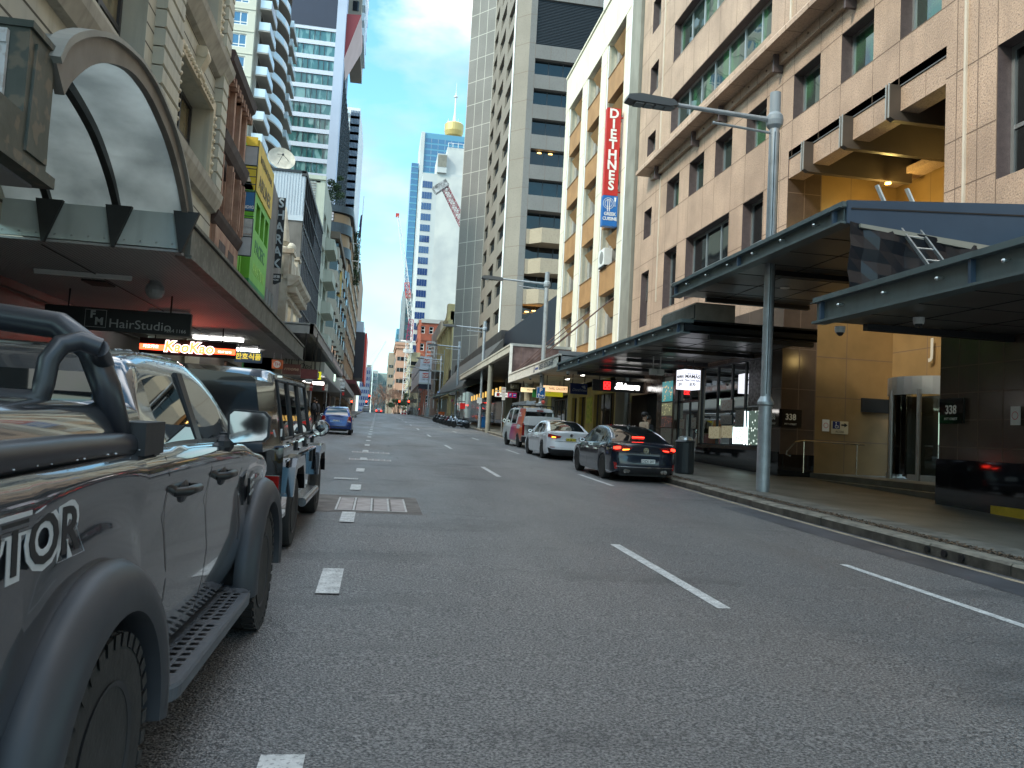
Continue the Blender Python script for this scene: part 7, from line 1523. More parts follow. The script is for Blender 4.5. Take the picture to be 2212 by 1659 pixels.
# mirror facing the camera
b = MB(); mx_, my_, mz_ = 1.03, 3.32, 1.475
prof_ = [(mx_-.12, mz_-.075), (mx_-.09, mz_-.10), (mx_+.09, mz_-.075), (mx_+.115, mz_-.05), (mx_+.115, mz_+.07), (mx_+.085, mz_+.10), (mx_-.10, mz_+.105), (mx_-.125, mz_+.08)]
def pf(k, y): return lambda x, z: (mx_+(x-mx_)*k, y, mz_+(z-mz_)*k)
b.prism(prof_, pf(1.0, my_), pf(1.0, my_+.05)); b.prism(prof_, pf(1.0, my_+.05), pf(.72, my_+.13)); b.hexa([(x, y, z) for z in (1.37, 1.44) for x, y in ((.86, my_+.03), (.95, my_+.02), (.95, my_+.1), (.86, my_+.14))])
o = part('mirror', b, plastic, t, local=True, smooth=30); b = MB(); b.prism(prof_, pf(.90, my_-.004), pf(.90, my_+.004)); b.v = [(x, y+(x-mx_)*.0+(z-mz_)*.0, z) for x, y, z in b.v]; part('mirror_glass', b, chrome, o, local=True)
b = MB(); b.ball((.885, my_+.05, 1.375), .06, 1, 1.6, 1, 10); part('mirror_base', b, plastic, t, local=True)
# door decal
dk_ = mat('decal_black', (.008, .008, .009), .4); dg_ = mat('decal_silver', (.5, .51, .52), .35)
xs_ = c.sidex(1.2, 1.24)+.004
for m_, off_, bo in ((dg_, .0, .030), (dk_, .0025, .004)):
    text(t, 'decal', 'RAPTOR', (xs_+off_, .62, 1.22), (1, 0, 0), .20, m_, .001, local=True, sx=1.25, bold=bo*.7, shear=-.05)
# rain beads on roof and rail
rn = random.Random(4); b = MB()
for i in range(260):
    if i % 3 == 0: x, y, z = .80+.1*rn.random(), .4+1.6*rn.random(), 1.425-.0*rn.random()
    else:
        g = rn.choice(c.G[3:18]); q = rn.choice(g[3:6]); x, y, z = q[0]-.04*rn.random(), q[1]+.05*rn.random(), q[2]+.004
    b.ball((x, y, z), rn.uniform(.0025, .006), 1, 1, .6, 6)
part('water_beads', b, mat('water_bead', (.5, .53, .55), .05, spec=1), t, local=True, kind='stuff')
# --- far vehicles ---
fv = dict(vn); fv['paint'] = wpaint
c = Car('van', 'white van far ahead at the red lights in the left lane', 'van', (-2.9, 209, gz(209)), 0, fv); b = MB(); b.box(-.70, .70, .0, .06, 1.20, 1.76); part('rear_window', b, vglass, c.t, local=True)
for sg in (1, -1): b = MB(); b.box(*sorted((sg*.72, sg*.86)), -.02, .1, .62, 1.1); part('tail_light', b, tailred, c.t, local=True)
rd_ = dict(h_); rd_['paint'] = mat('paint_red', (.25, .01, .015), .25, coat=1); rd_['L'] = 3.9
c = Car('hatchback', 'red car with bright brake lights far ahead in the middle lane', 'car', (.35, 212, gz(212)), 0, rd_)
for sg in (1, -1): c.rpatch('tail_light', 0, 0, 0, 0, brake, 4, .03, poly=([(sg*.48, .97), (sg*.80, .97)], [(sg*.48, .66), (sg*.80, .66)]))
ut = dict(h_); ut.update(L=4.9, W=.95, paint=mat('paint_silver', (.25, .26, .27), .4, .3), arch=[(1.0, .4), (3.9, .4)], wr=.38, ww=.24, deck=[(0, .95), (2.4, .98), (3.9, 1.05), (4.6, .9), (4.9, .7)], cab=(2.5, 4.1), roof=[(2.5, 1.6), (2.65, 1.8), (3.4, 1.82), (3.7, 1.6), (4.1, 1.05)], side=[(2.7, 3.5)], rearw=[-1, -1], frontw=[3.5, 4.05], rc=.1, rp=.25)
c = Car('work_truck', 'silver tray truck with a ladder frame and orange load beside the far right kerb', 'truck', (8.0, 190, gz(190)), 0, ut); t = c.t
b = MB(); 
for x in (-.85, .85): b.cyl((x, .05, 1.0), (x, .05, 2.1), .035, n=6); b.cyl((x, 2.3, 1.0), (x, 2.3, 2.1), .035, n=6); b.cyl((x, .05, 2.1), (x, 2.3, 2.1), .035, n=6)
b.cyl((-.85, .05, 2.1), (.85, .05, 2.1), .035, n=6); b.cyl((-.85, .05, 1.6), (.85, .05, 1.6), .03, n=6); part('ladder_frame', b, alu, t, local=True)
b = MB(); b.box(-.6, .4, .4, 1.8, 1.0, 1.45); part('orange_load', b, mat('load_orange', (.6, .25, .06), .6), t, local=True)
for i in range(5): b = MB(); b.cyl((-.7+.32*i, .15, .98), (-.7+.32*i, .15, 1.4), .1, .02, 10); part('traffic_cone', b, white if i % 2 else mat('cone_orange', (.75, .15, .03), .5), t, local=True)
# ================= street furniture, people, plants =================
def lamp_post(y, label, arm=3.65, sleeve=True, near=False, x=9.03):
    z0 = gz(y)+.15; h = 9.62; t = thing('street_lamp', label, 'street lamp', (x, y, z0), group='grey arm street lamps along the right kerb'); n = 28 if near else 14
    b = MB()
    def flut(r0, za, zb):
        P = []
        for k in range(n): a = 2*pi*k/n; rr = r0*(1 if k % 2 or not near else .965); P.append((x+rr*cos(a), y+rr*sin(a)))
        b.prism(P, lambda p, q: (p, q, za), lambda p, q: (p, q, zb))
    flut(.158, z0+.04, z0+2.1); flut(.122, z0+2.1, z0+h-.35); part('post', b, galv, t, smooth=50)
    b = MB(); b.lathe((x, y, z0+2.02), [(.16, 0), (.19, .03), (.19, .09), (.15, .17), (.125, .22)], n); b.cyl((x, y, z0), (x, y, z0+.05), .14, n=n); part('collar', b, galv, t)
    b = MB(); b.lathe((x, y, z0+h-.9), [(.125, 0), (.19, .08), (.205, .2), (.19, .32), (.13, .40)], n); b.cyl((x, y, z0+h-.5), (x, y, z0+h), .13, n=n); part('pole_head', b, mat('pole_cap', (.26, .30, .33), .5), t)
    b = MB(); b.tube([(x-.1, y, z0+h-.68), (x-2.55, y, z0+h-.60)], [.062, .05], 10); part('lamp_arm', b, galv, t)
    b = MB(); b.tube([(x-.1, y, z0+h-1.0), (x-1.55, y, z0+h-.92)], .032, 8); b.ball((x-1.55, y, z0+h-.92), .04, n=8); part('lower_arm', b, galv, t)
    b = MB(); zc = z0+h-.62; b.prism([(x-2.5, zc-.04), (x-2.62, zc+.08), (x-3.4, zc+.13), (x-3.72, zc+.08), (x-3.75, zc-.02), (x-3.6, zc-.06), (x-2.7, zc-.09)], lambda p, q: (p, y-.17, q), lambda p, q: (p, y+.17, q)); o = part('luminaire', b, mat('luminaire_grey', (.085, .09, .095), .45), t)
    b = MB(); [b.box(x-3.55+.25*k, x-3.34+.25*k, y-.13, y+.13, zc-.10, zc-.075) for k in range(4)]; part('lens', b, mat('lamp_lens', (.16, .17, .18), .1), o)
    if near:
        b = MB()
        for k in (-.35, .9): b.box(x+.118*cos(-pi/2+k)-.007, x+.118*cos(-pi/2+k)+.007, y-.128*cos(k)-.004, y-.118*cos(k), z0+2.3, z0+h-1); part('cable_slot', b, alud, t)
    return t
lamp_post(17.8, 'nearest grey street lamp, fluted post rising through the slate canopy', near=True)
lamp_post(44.4, 'second grey street lamp, passing through the white restaurant awning')
lamp_post(71.4, 'third grey street lamp, beside the parked motorbikes and the wheelie bin')
lamp_post(94.4, 'fourth grey street lamp, in front of the black podium')
lamp_post(121.6, 'fifth grey street lamp, before the mustard building')
lamp_post(150, 'sixth grey street lamp, in front of the white site cabins')
def cpost(x, y, h, reach, label):
    t = thing('curved_street_lamp', label, 'street lamp', (x, y, gz(y))); z0 = gz(y); b = MB(); b.tube([(x, y, z0), (x, y, z0+h-1.2), (x-.15, y, z0+h-.5), (x-.6, y, z0+h-.1), (x-reach, y, z0+h)], .08, 8); part('post', b, galv, t); b = MB(); b.box(x-reach-.6, x-reach, y-.1, y+.1, z0+h-.05, z0+h+.07); part('luminaire', b, alud, t)
cpost(8.6, 182, 9.6, 1.9, 'slim lamp with a curved arm just past the site cabins'); cpost(7.4, 205, 9.2, 1.9, 'slimmer curved lamp standing by the red traffic lights')
# blue parking sign on lamp 2, small signs on others
def pboard(label, x0, x1, y, z0, z1, m_, sym, post=None, n='parking_sign', size=.3, ink=None, poly=None):
    t = thing(n, label, 'sign', ((x0+x1)/2, y, z0)); b = MB(); b.box(x0, x1, y-.012, y, z0, z1); part('plate', b, m_, t)
    b = MB(); e = .02; [b.box(*q, y-.015, y-.012, *z) for q, z in (((x0, x1), (z1-e, z1)), ((x0, x1), (z0, z0+e)), ((x0, x0+e), (z0+e, z1-e)), ((x1-e, x1), (z0+e, z1-e)))]; part('border', b, signw, t)
    for s_, cx_, cz_, sz in sym: text(t, 'lettering', s_, (cx_, y-.014, cz_), (0, -1, 0), sz, ink or signw, .002, bold=sz*.02)
    if poly:
        b = MB(); [b.prism(p, lambda q, z: (q, y-.014, z), lambda q, z: (q, y-.018, z)) for p in poly]; part('arrow', b, signw, t)
    if post: b = MB(); b.cyl((post[0], y+.04, gz(y)+.1), (post[0], y+.04, post[1]), .03, n=8); part('post', b, galv, t)
    return t
def arrow(x, z, L_, dx, dz):
    nx, nz = -dz, dx; w = L_*.11; tip = (x+dx*L_, z+dz*L_); nk = (x+dx*L_*.5, z+dz*L_*.5)
    return [[(x+nx*w, z+nz*w), (x-nx*w, z-nz*w), (nk[0]-nx*w, nk[1]-nz*w), (nk[0]-nx*w*3, nk[1]-nz*w*3), tip, (nk[0]+nx*w*3, nk[1]+nz*w*3), (nk[0]+nx*w, nk[1]+nz*w)]]
pboard('blue parking sign with two white arrows on the second street lamp', 8.71, 9.20, 44.2, 3.79, 4.41, blue, [('P', 8.95, 4.22, .34)], poly=arrow(8.84, 3.85, .22, 0, 1)+arrow(8.93, 3.93, .22, 1, 0))
t = thing('parking_sign', 'red and white car park sign with an arrow on its own frame beyond the van', 'sign', (9.8, 62.5, 4.6)); b = MB(); b.box(9.0, 10.0, 62.45, 62.5, 4.58, 4.93); part('white_panel', b, mat('sign_lit_white', (.8, .8, .78), .5, emit=.15), t)
b = MB(); b.box(10.0, 10.72, 62.44, 62.5, 4.58, 4.95); part('red_panel', b, mat('sign_crimson', (.6, .03, .06), .5, emit=.12), t); b = MB(); b.box(10.08, 10.33, 62.42, 62.44, 4.62, 4.91); b.box(10.42, 10.68, 62.42, 62.44, 4.62, 4.91); part('blue_tile', b, mat('sign_violet', (.06, .06, .45), .5), t)
b = MB(); b.box(9.12, 9.35, 62.43, 62.45, 4.63, 4.88); part('logo_tile', b, mat('sign_maroon', (.3, .02, .02), .5), t)
text(t, 'lettering', 'P', (10.2, 62.41, 4.76), (0, -1, 0), .28, signw, .002, bold=.006); text(t, 'lettering', 'Wilson', (9.66, 62.44, 4.76), (0, -1, 0), .2, blackp, .002); b = MB(); [b.prism(p, lambda q, z: (q, 62.41, z), lambda q, z: (q, 62.4, z)) for p in arrow(10.45, 4.765, .2, 1, 0)]; part('arrow', b, signw, t)
b = MB(); b.tube([(11.0, 62.5, gz(62)), (11.0, 62.5, 5.05), (9.0, 62.5, 5.05)], .035, 8); part('frame', b, galv, t)
t = pboard('small stacked white parking plates on a post in front of the car park sign', 9.35, 9.68, 61.5, 4.75, 5.3, white, [('1/2P', 9.5, 5.15, .14), ('TICKET', 9.5, 4.9, .07)], (9.5, 5.3), ink=red)
b = MB(); b.box(9.4, 9.66, 61.48, 61.49, 4.3, 4.72); part('lower_plate', b, white, t)
for lab, x0, x1, y, z0, z1 in (('white double restriction plate on the third street lamp', 8.65, 9.1, 71.1, 4.3, 4.8), ('white restriction plate beside the fourth street lamp', 9.14, 9.4, 94.1, 5.75, 6.3)): pboard(lab, x0, x1, y, z0, z1, white, [('P', x0+.1, (z0+z1)/2+.1, .12)], ink=blackp)
pboard('small blue parking sign with a left arrow on the fifth street lamp', 8.7, 9.1, 121.3, 7.0, 7.6, blue, [('P', 8.9, 7.4, .3)], poly=arrow(9.0, 7.12, .22, -1, 0))
pboard('small pink bus zone sign beyond the motorbikes', 8.95, 9.25, 100, 5.35, 5.7, mat('sign_pink', (.6, .12, .25), .5), [], (9.1, 5.7))
# shop signs under the right canopies
t = hang('black fascia sign with lit white script name and red seal beside the office shopfront', 10.15, 12.68, 4.0, 4.55, 37.6, 4.85, blkbox, hx=(10.5,))
text(t, 'lettering', 'Shinara', (11.85, 37.57, 4.27), (0, -1, 0), .42, mat('neon_white', (1, .98, .95), emit=2.6), .006, bold=.014, shear=.35, sx=1.0)
b = MB(); b.box(10.68, 11.02, 37.56, 37.6, 4.08, 4.46); part('red_seal', b, mat('neon_red', (.9, .02, .02), emit=1.2), t); b = MB(); [b.box(10.73+.09*i, 10.79+.09*i, 37.55, 37.56, 4.13+.11*j, 4.2+.11*j) for i in range(3) for j in range(3) if (i+j) % 2 == 0]; part('seal_mark', b, blackp, t)
t = hang('deep blue hanging sign with grey script and a fish tail emblem', 10.1, 11.05, 4.02, 4.6, 42.0, 5.1, mat('sign_deep_blue', (.015, .03, .14), .4), th=.2)
text(t, 'lettering', 'Diethnes', (10.6, 41.98, 4.24), (0, -1, 0), .22, mat('letter_pale', (.5, .52, .6), .5), .003, shear=.25); b = MB(); b.prism([(10.7, 4.46), (10.9, 4.5), (10.95, 4.32), (10.8, 4.36)], lambda x, z: (x, 41.99, z), lambda x, z: (x, 41.98, z)); part('emblem', b, MATS['letter_pale'], t)
lt = mat('sign_peach_lit', (.85, .55, .30), .5, emit=.45)
t = hang('peach lit nail shop lightbox beside the blue parking sign', 9.1, 10.5, 4.2, 4.53, 44.3, 5.1, lt); text(t, 'lettering', 'NAIL GALLERY', (9.95, 44.28, 4.37), (0, -1, 0), .2, mat('letter_bronze', (.2, .11, .04), .5), .003, sx=.8)
t = hang('yellow green betting shop sign partly behind the peach lightbox', 9.9, 11.1, 4.12, 4.42, 48, 5.1, mat('sign_lime', (.62, .58, .02), .5, emit=.15), hx=(10.9,)); text(t, 'lettering', 'TAB', (10.2, 47.98, 4.36), (0, -1, 0), .18, signw, .003)
b = MB(); b.box(9.2, 9.9, 47.9, 48, 4.0, 4.5); part('green_panel', b, mat('sign_green', (.02, .22, .05), .5), t)
t = hang('cream lit sign with brown capitals left of the blue parking sign', 8.85, 9.75, 4.4, 4.68, 50, 5.1, mat('sign_cream_lit', (.85, .68, .38), .5, emit=.4)); text(t, 'lettering', 'PISHON', (9.5, 49.98, 4.54), (0, -1, 0), .15, MATS['letter_bronze'], .003)
t = hang('small dark sign with grey korean letters beyond the cream lit sign', 8.6, 9.15, 4.72, 5.0, 52.5, 5.15, mat('sign_olive', (.12, .12, .09), .5)); text(t, 'lettering', '고신', (8.85, 52.48, 4.86), (0, -1, 0), .16, signw, .003)
# hanging white cube sign
t = thing('cube_sign', 'white glowing cube sign with korean and english lettering hanging under the slate canopy', 'sign', (11.6, 29, 3.8))
cw = mat('cube_white', (.75, .77, .85), .4, emit=.55); bl2 = mat('letter_indigo', (.10, .12, .35), .5)
ax, ay = 11.28, 28.7; s_ = .66
A0 = Vector((ax, ay, 0)); ur = Vector((cos(.10), sin(.10), 0)); uf = Vector((-sin(.10), cos(.10), 0)); c0 = A0-ur*.0
b = MB(); P = [tuple(c0+ur*i*s_+uf*j*s_+Vector((0, 0, z))) for z in (3.72, 4.46) for i, j in ((0, 0), (1, 0), (1, 1), (0, 1))]; b.hexa(P); part('cube', b, cw, t)
fn = -uf; cn = c0+ur*s_/2
for s1, z, sz, m_ in (('Korean Tapas & BBQ', 4.30, .05, bl2), ('MAMAS', 4.19, .185, MATS['plate_ink']), ('New York Style', 4.05, .095, bl2), ('포차', 3.89, .15, MATS['plate_ink']), ('www', 3.77, .04, bl2)): text(t, 'lettering', s1, tuple(cn+fn*.006+Vector((0, 0, z))), tuple(fn), sz, m_, .002, bold=sz*.02)
cl = c0+uf*s_/2
for s1, z, sz in (('MAMAS', 4.19, .16), ('New York Style', 4.05, .08), ('포차', 3.89, .15)): text(t, 'lettering', s1, tuple(cl-ur*.006+Vector((0, 0, z))), tuple(-ur), sz, MATS['plate_ink'], .002, bold=sz*.02)
for q in (.2, .5): b = MB(); b.cyl(tuple(c0+ur*q+uf*.3+Vector((0, 0, 4.46))), tuple(c0+ur*q+uf*.3+Vector((0, 0, 4.86))), .02, n=6); part('hanger', b, blackp, t)
# number plates of the building
def plaque(label, pl_n, pts, y=None, x=None):
    t = thing('number_plaque', label, 'sign', pts[0]); return t
t = thing('number_plaque', 'black plaque reading 338 wrapped round the granite corner behind the nearest lamp', 'sign', (12.62, 24, 2.4))
b = MB(); b.box(12.60, 12.64, 23.93, 24.62, 2.36, 2.93); b.box(12.60, 13.38, 23.9, 23.94, 2.36, 2.93); part('plate', b, blackst, t)
text(t, 'number', '338', (13.0, 23.89, 2.68), (0, -1, 0), .27, signw, .003, bold=.006, sx=.9); text(t, 'street_name', 'PITT STREET', (13.0, 23.89, 2.46), (0, -1, 0), .075, signw, .002); text(t, 'number', '338', (12.59, 24.3, 2.68), (-1, 0, 0), .27, signw, .003, bold=.006, sx=.9); text(t, 'street_name', 'PITT STREET', (12.59, 24.3, 2.46), (-1, 0, 0), .075, signw, .002)
t = thing('number_plaque', 'black plaque reading 338 on the stone block right of the revolving door', 'sign', (12.62, 16.1, 2.4))
b = MB(); b.box(12.60, 12.64, 15.72, 16.48, 2.42, 2.98); part('plate', b, blackst, t); text(t, 'number', '338', (12.59, 16.1, 2.72), (-1, 0, 0), .27, signw, .003, bold=.006, sx=.9); text(t, 'street_name', 'PITT STREET', (12.59, 16.1, 2.52), (-1, 0, 0), .075, signw, .002)
t = thing('access_sign', 'beige access sign with a wheelchair symbol and right arrow on the amber entrance wall', 'sign', (14.7, 23.9, 2.2))
b = MB(); b.box(14.46, 15.05, 23.96, 23.99, 2.24, 2.65); part('plate', b, mat('sign_beige', (.5, .42, .28), .6), t); b = MB(); b.box(14.5, 14.75, 23.95, 23.96, 2.4, 2.64); part('blue_tile', b, mat('tile_navy', (.01, .02, .12), .5), t)
text(t, 'lettering', 'ACCESS', (14.75, 23.955, 2.31), (0, -1, 0), .085, blackp, .002)
b = MB(); [b.prism(p, lambda q, z: (q, 23.955, z), lambda q, z: (q, 23.95, z)) for p in arrow(14.8, 2.53, .22, 1, 0)]; part('arrow', b, blackp, t)
b = MB(); b.ball((14.61, 23.945, 2.6), .02, n=8); b.tube([(14.61, 23.945, 2.57), (14.62, 23.945, 2.5), (14.68, 23.945, 2.5), (14.70, 23.945, 2.44)], .010, 6); b.tube([(14.63+.05*cos(a), 23.945, 2.475+.05*sin(a)) for a in [2.2+.35*k for k in range(11)]], .007, 6); part('wheelchair_symbol', b, signw, t)
for lab, x, y, n in (('small white no smoking notice left of the access sign', 14.27, 23.97, (0, -1, 0)), ('small white no smoking notice at the right edge of the photo on dark stone', 12.61, 14.28, (-1, 0, 0))):
    t = thing('no_smoking_notice', lab, 'notice', (x, y, 2.3)); b = MB()
    if n[1]: b.box(x-.12, x+.12, y, y+.02, 2.3, 2.68)
    else: b.box(x, x+.02, y-.12, y+.12, 2.38, 2.76)
    part('plate', b, white, t); zc = 2.49 if n[1] else 2.57; b = MB()
    for k in range(16):
        a0, a1 = 2*pi*k/16, 2*pi*(k+1)/16
        b.quad(*[((x+r*cos(a), y-.004, zc+r*sin(a)) if n[1] else (x-.004, y+r*cos(a), zc+r*sin(a))) for r, a in ((.07, a0), (.085, a0), (.085, a1), (.07, a1))])
    part('ring', b, red, t)
text(off, 'glass_letter', 'J', (16.45, 21.9, 4.95), (-1, 0, 0), .75, mat('frosted_letter', (.5, .48, .42), .5), .004, bold=.02)
# posters in the shop window
rn = random.Random(11)
def poster_mat(name, base, cols, em=0., sc=9.):
    m = mat(name, base, .45); t = m.node_tree; p = t.nodes['Principled BSDF']; tcn = nn('ShaderNodeTexCoord', t); v = nn('ShaderNodeTexVoronoi', t); v.inputs['Scale'].default_value = sc; t.links.new(tcn.outputs['Object'], v.inputs[0]); r = nn('ShaderNodeValToRGB', t); e = r.color_ramp.elements
    e[0].position = .18; e[0].color = (*cols[0], 1); e[1].position = .30; e[1].color = (*base, 1); q = e.new(.24); q.color = (*cols[1], 1); t.links.new(v.outputs[0], r.inputs[0]); t.links.new(r.outputs[0], p.inputs['Base Color'])
    if em: t.links.new(r.outputs[0], p.inputs['Emission Color']); p.inputs['Emission Strength'].default_value = em
    return m
pm = [poster_mat('poster_teal_food', (.02, .16, .17), [(.6, .5, .1), (.5, .12, .04)], .5, 6), poster_mat('poster_dishes', (.10, .10, .06), [(.6, .5, .3), (.15, .3, .08)], .45, 8), poster_mat('poster_red_rows', (.05, .04, .04), [(.55, .2, .1), (.3, .05, .03)], .2, 9), poster_mat('poster_white_menu', (.55, .54, .5), [(.5, .1, .05), (.2, .1, .05)], 0, 12), poster_mat('poster_cream_menu', (.55, .50, .33), [(.35, .12, .05), (.2, .25, .05)], .12, 13), poster_mat('poster_lit_menu', (.55, .68, .62), [(.25, .1, .05), (.1, .2, .15)], .7, 12), poster_mat('poster_lit_wheel', (.04, .06, .05), [(.6, .65, .6), (.3, .4, .35)], .7, 7), poster_mat('poster_grey_text', (.3, .3, .28), [(.06, .06, .06), (.1, .1, .1)], 0, 16)]
P_ = [((33.6, 34.9), (3.5, 4.40), 0, 'lit teal food poster, topmost left of the shop door'), ((33.6, 34.9), (2.87, 3.44), 1, 'lit poster of plated dishes below the teal one'), ((33.6, 34.9), (2.35, 2.86), 2, 'dark poster with red photo rows left of the shop door'), ((33.6, 34.9), (1.5, 2.31), 3, 'white menu board at the foot of the poster stack'), ((28.82+.0, 29.75), (1.93, 2.38), 4, 'cream menu poster, leftmost in the shop window'), ((27.67, 28.58), (1.96, 2.41), 4, 'cream menu poster, second from the left in the shop window'), ((26.55, 27.47), (1.76, 2.36), 5, 'brightly lit mint menu poster in the shop window'), ((25.46, 26.37), (1.74, 2.92), 6, 'tall dark poster with lit rings of dishes at the right end of the shop window'), ((26.6, 27.45), (2.42, 2.98), 7, 'grey poster above the lit mint menu'), ((27.75, 28.71), (2.47, 2.8), 7, 'grey notice above the second cream menu'), ((27.75, 28.72), (2.98, 3.37), 3, 'white notice with korean writing high in the shop window'), ((31.0, 31.5), (2.3, 2.75), 3, 'white notice taped on the right leaf of the shop door'), ((32.3, 32.8), (2.3, 2.7), 3, 'white notice taped on the left leaf of the shop door')]
for (u0, u1), (z0, z1), k, lab in P_:
    t = thing('poster', lab, 'poster', (12.7, (u0+u1)/2, z0)); b = MB(); d = -.045 if u0 > 30.7 else -.07; d = .02 if u0 > 33.5 else d; b.pb(A, u0, u1, d-.01, d, z0, z1); part('sheet', b, pm[k], t)
b = MB(); b.pb(A, 26.62-.0, 26.66, -.08, -.05, 1.74, 2.92); b.pb(A, 27.5, 27.54, -.08, -.05, 1.76, 2.36); part('lit_edge', b, mat('edge_light', (.7, .95, 1), emit=1.8), off)
b = MB(); b.pb(A, 25.45, 26.5, -.13, -.09, 3.1, 4.68); part('black_brick_panel', b, mat('panel_text', (.02, .02, .022), .4, var=.8, vs=9, vcol=(.25, .25, .25)), off)
# CCTV domes and box
for lab, p in (('white dome camera under the low right canopy', (9.6, 13.15, 4.17)), ('small dome camera at the far corner of the low right canopy', (8.95, 14.62, 4.14)), ('white dome camera at the near end of the long slate canopy', (8.8, 37.2, 4.8)), ('dome camera under the restaurant awning left of the lamp', (8.75, 46.5, 5.12)), ('dome camera under the restaurant awning right beside the lamp', (8.8, 43.6, 5.12))):
    t = thing('dome_camera', lab, 'security camera', p); b = MB(); b.lathe((p[0], p[1], p[2]-.12), [(.09, 0), (.1, .06), (.1, .12)], 14); part('housing', b, white, t); b = MB(); b.ball((p[0], p[1], p[2]-.12), .07, n=12); part('lens_dome', b, blackp, t)
t = thing('loudspeaker_box', 'pair of white box cameras hanging beside the granite pier under the canopy', 'security camera', (10, 28.6, 4.3)); 
for dx in (0, .28): b = MB(); b.box(9.9+dx, 10.12+dx, 28.5, 28.75, 4.16, 4.38); b.cyl((10+dx, 28.6, 4.38), (10+dx, 28.6, 4.85), .02, n=6); part('camera_box', b, white, t)
# litter bin, wheelie bin, road work sign
t = thing('litter_bin', 'dark metal litter bin behind the dark sedan', 'litter bin', (9.1, 22.9, gz(22.9)+.15)); z0 = gz(22.9)+.15
b = MB(); b.lathe((9.1, 22.9, z0), [(.26, 0), (.28, .05), (.28, .92), (.30, .95), (.26, 1.0)], 20); part('drum', b, alud, t); b = MB(); b.lathe((9.1, 22.9, z0+1.0), [(.22, 0), (.2, .08), (.1, .12)], 18); part('ash_tray_top', b, alu, t)
t = thing('wheelie_bin', 'bright blue wheelie bin by the third street lamp', 'wheelie bin', (9.75, 74, gz(74)+.15)); z0 = gz(74)+.15; bb_ = mat('bin_blue', (.01, .15, .42), .45, var=.1, vs=4)
b = MB(); b.hexa([(9.75+sx*w, 74+sy*w, z) for z, w in ((z0+.05, .24), (z0+.98, .31)) for sx, sy in ((-1, -1), (1, -1), (1, 1), (-1, 1))]); part('tub', b, bb_, t); b = MB(); b.hexa([(x, y, z+z0) for z in (.98, 1.06) for x, y in ((9.4, 73.65), (10.12, 73.65), (10.12, 74.35), (9.4, 74.35))]); part('lid', b, bb_, t)
b = MB(); b.cyl((9.98, 73.7, z0+.1), (10.06, 73.7, z0+.1), .1, n=12); part('bin_wheel', b, blackp, t)
t = thing('road_work_sign', 'yellow road ahead sign folded on the pavement behind the motorbikes', 'sign', (10.2, 78, gz(78)+.15)); z0 = gz(78)+.15
b = MB(); b.box(9.72, 10.6, 78, 78.03, z0+.15, z0+1.05); part('plate', b, mat('sign_roadwork', (.72, .52, .02), .5), t); text(t, 'lettering', 'ROAD\nAHEAD', (10.16, 77.98, z0+.6), (0, -1, 0), .26, blackp, .003, bold=.006); b = MB(); b.tube([(9.6, 78.3, z0+.02), (9.65, 77.9, z0+.02), (9.62, 77.95, z0+1.15), (9.75, 77.95, z0+1.15)], .02, 6); part('frame', b, alud, t)
t = thing('barrier_mesh_roll', 'orange folded barrier leaning behind the motorbikes', 'barrier', (9.6, 77, gz(77)+.15)); b = MB(); b.box(9.35, 9.62, 77.2, 77.3, gz(77)+.9, gz(77)+1.25); part('bag', b, mat('bag_salmon', (.5, .15, .08), .6), t)
t = thing('traffic_barrier', 'bright orange plastic barrier on the pavement at the far end of the motorbikes', 'barrier', (8.8, 112, gz(112)+.15)); z0 = gz(112)+.15; b = MB(); b.box(8.35, 9.2, 112, 112.2, z0+.1, z0+1.15); b.box(8.3, 9.25, 111.9, 112.3, z0, z0+.12); part('panel', b, mat('barrier_orange', (.75, .16, .02), .5), t)
for i, x in enumerate((6.0, 6.65)): t = thing('water_barrier', ('left' if i == 0 else 'right')+' one of two red water filled barriers closing the far lane', 'barrier', (x, 196, gz(196)), group='red water filled barriers'); b = MB(); b.prism([(x-.3, 0), (x+.3, 0), (x+.22, .5), (x+.2, 1.0), (x-.2, 1.0), (x-.22, .5)], lambda q, z: (q, 196, gz(196)+z), lambda q, z: (q, 196.4, gz(196)+z)); part('shell', b, mat('barrier_red', (.55, .02, .03), .5), t); b = MB(); b.box(x-.2, x+.2, 195.96, 196, gz(196)+.45, gz(196)+.75); part('white_label', b, white, t)
t = thing('parking_meter', 'red and white parking ticket machine with curved hood beyond the bikes', 'ticket machine', (9.9, 96, gz(96)+.15)); z0 = gz(96)+.15; b = MB(); b.box(9.75, 10.15, 96, 96.3, z0, z0+1.7); part('cabinet', b, white, t); b = MB(); b.box(9.7, 10.3, 95.95, 96.3, z0+1.7, z0+2.4); part('red_head', b, mat('meter_red', (.6, .03, .03), .5, emit=.2), t); b = MB(); b.tube([(9.2, 96.2, z0), (9.2, 96.2, z0+2.3), (9.35, 96.2, z0+2.55), (10.3, 96.2, z0+2.6)], .04, 6); part('hood', b, alud, t)
for i, (x, y) in enumerate(((9.1, 151), (9.1, 186))): t = thing('bollard', ('nearer' if i == 0 else 'farther')+' thick grey cylinder bollard at the right kerb', 'bollard', (x, y, gz(y)+.15)); b = MB(); b.lathe((x, y, gz(y)+.15), [(.28, 0), (.28, 1.6), (.2, 1.7)], 14); part('drum', b, galv, t)
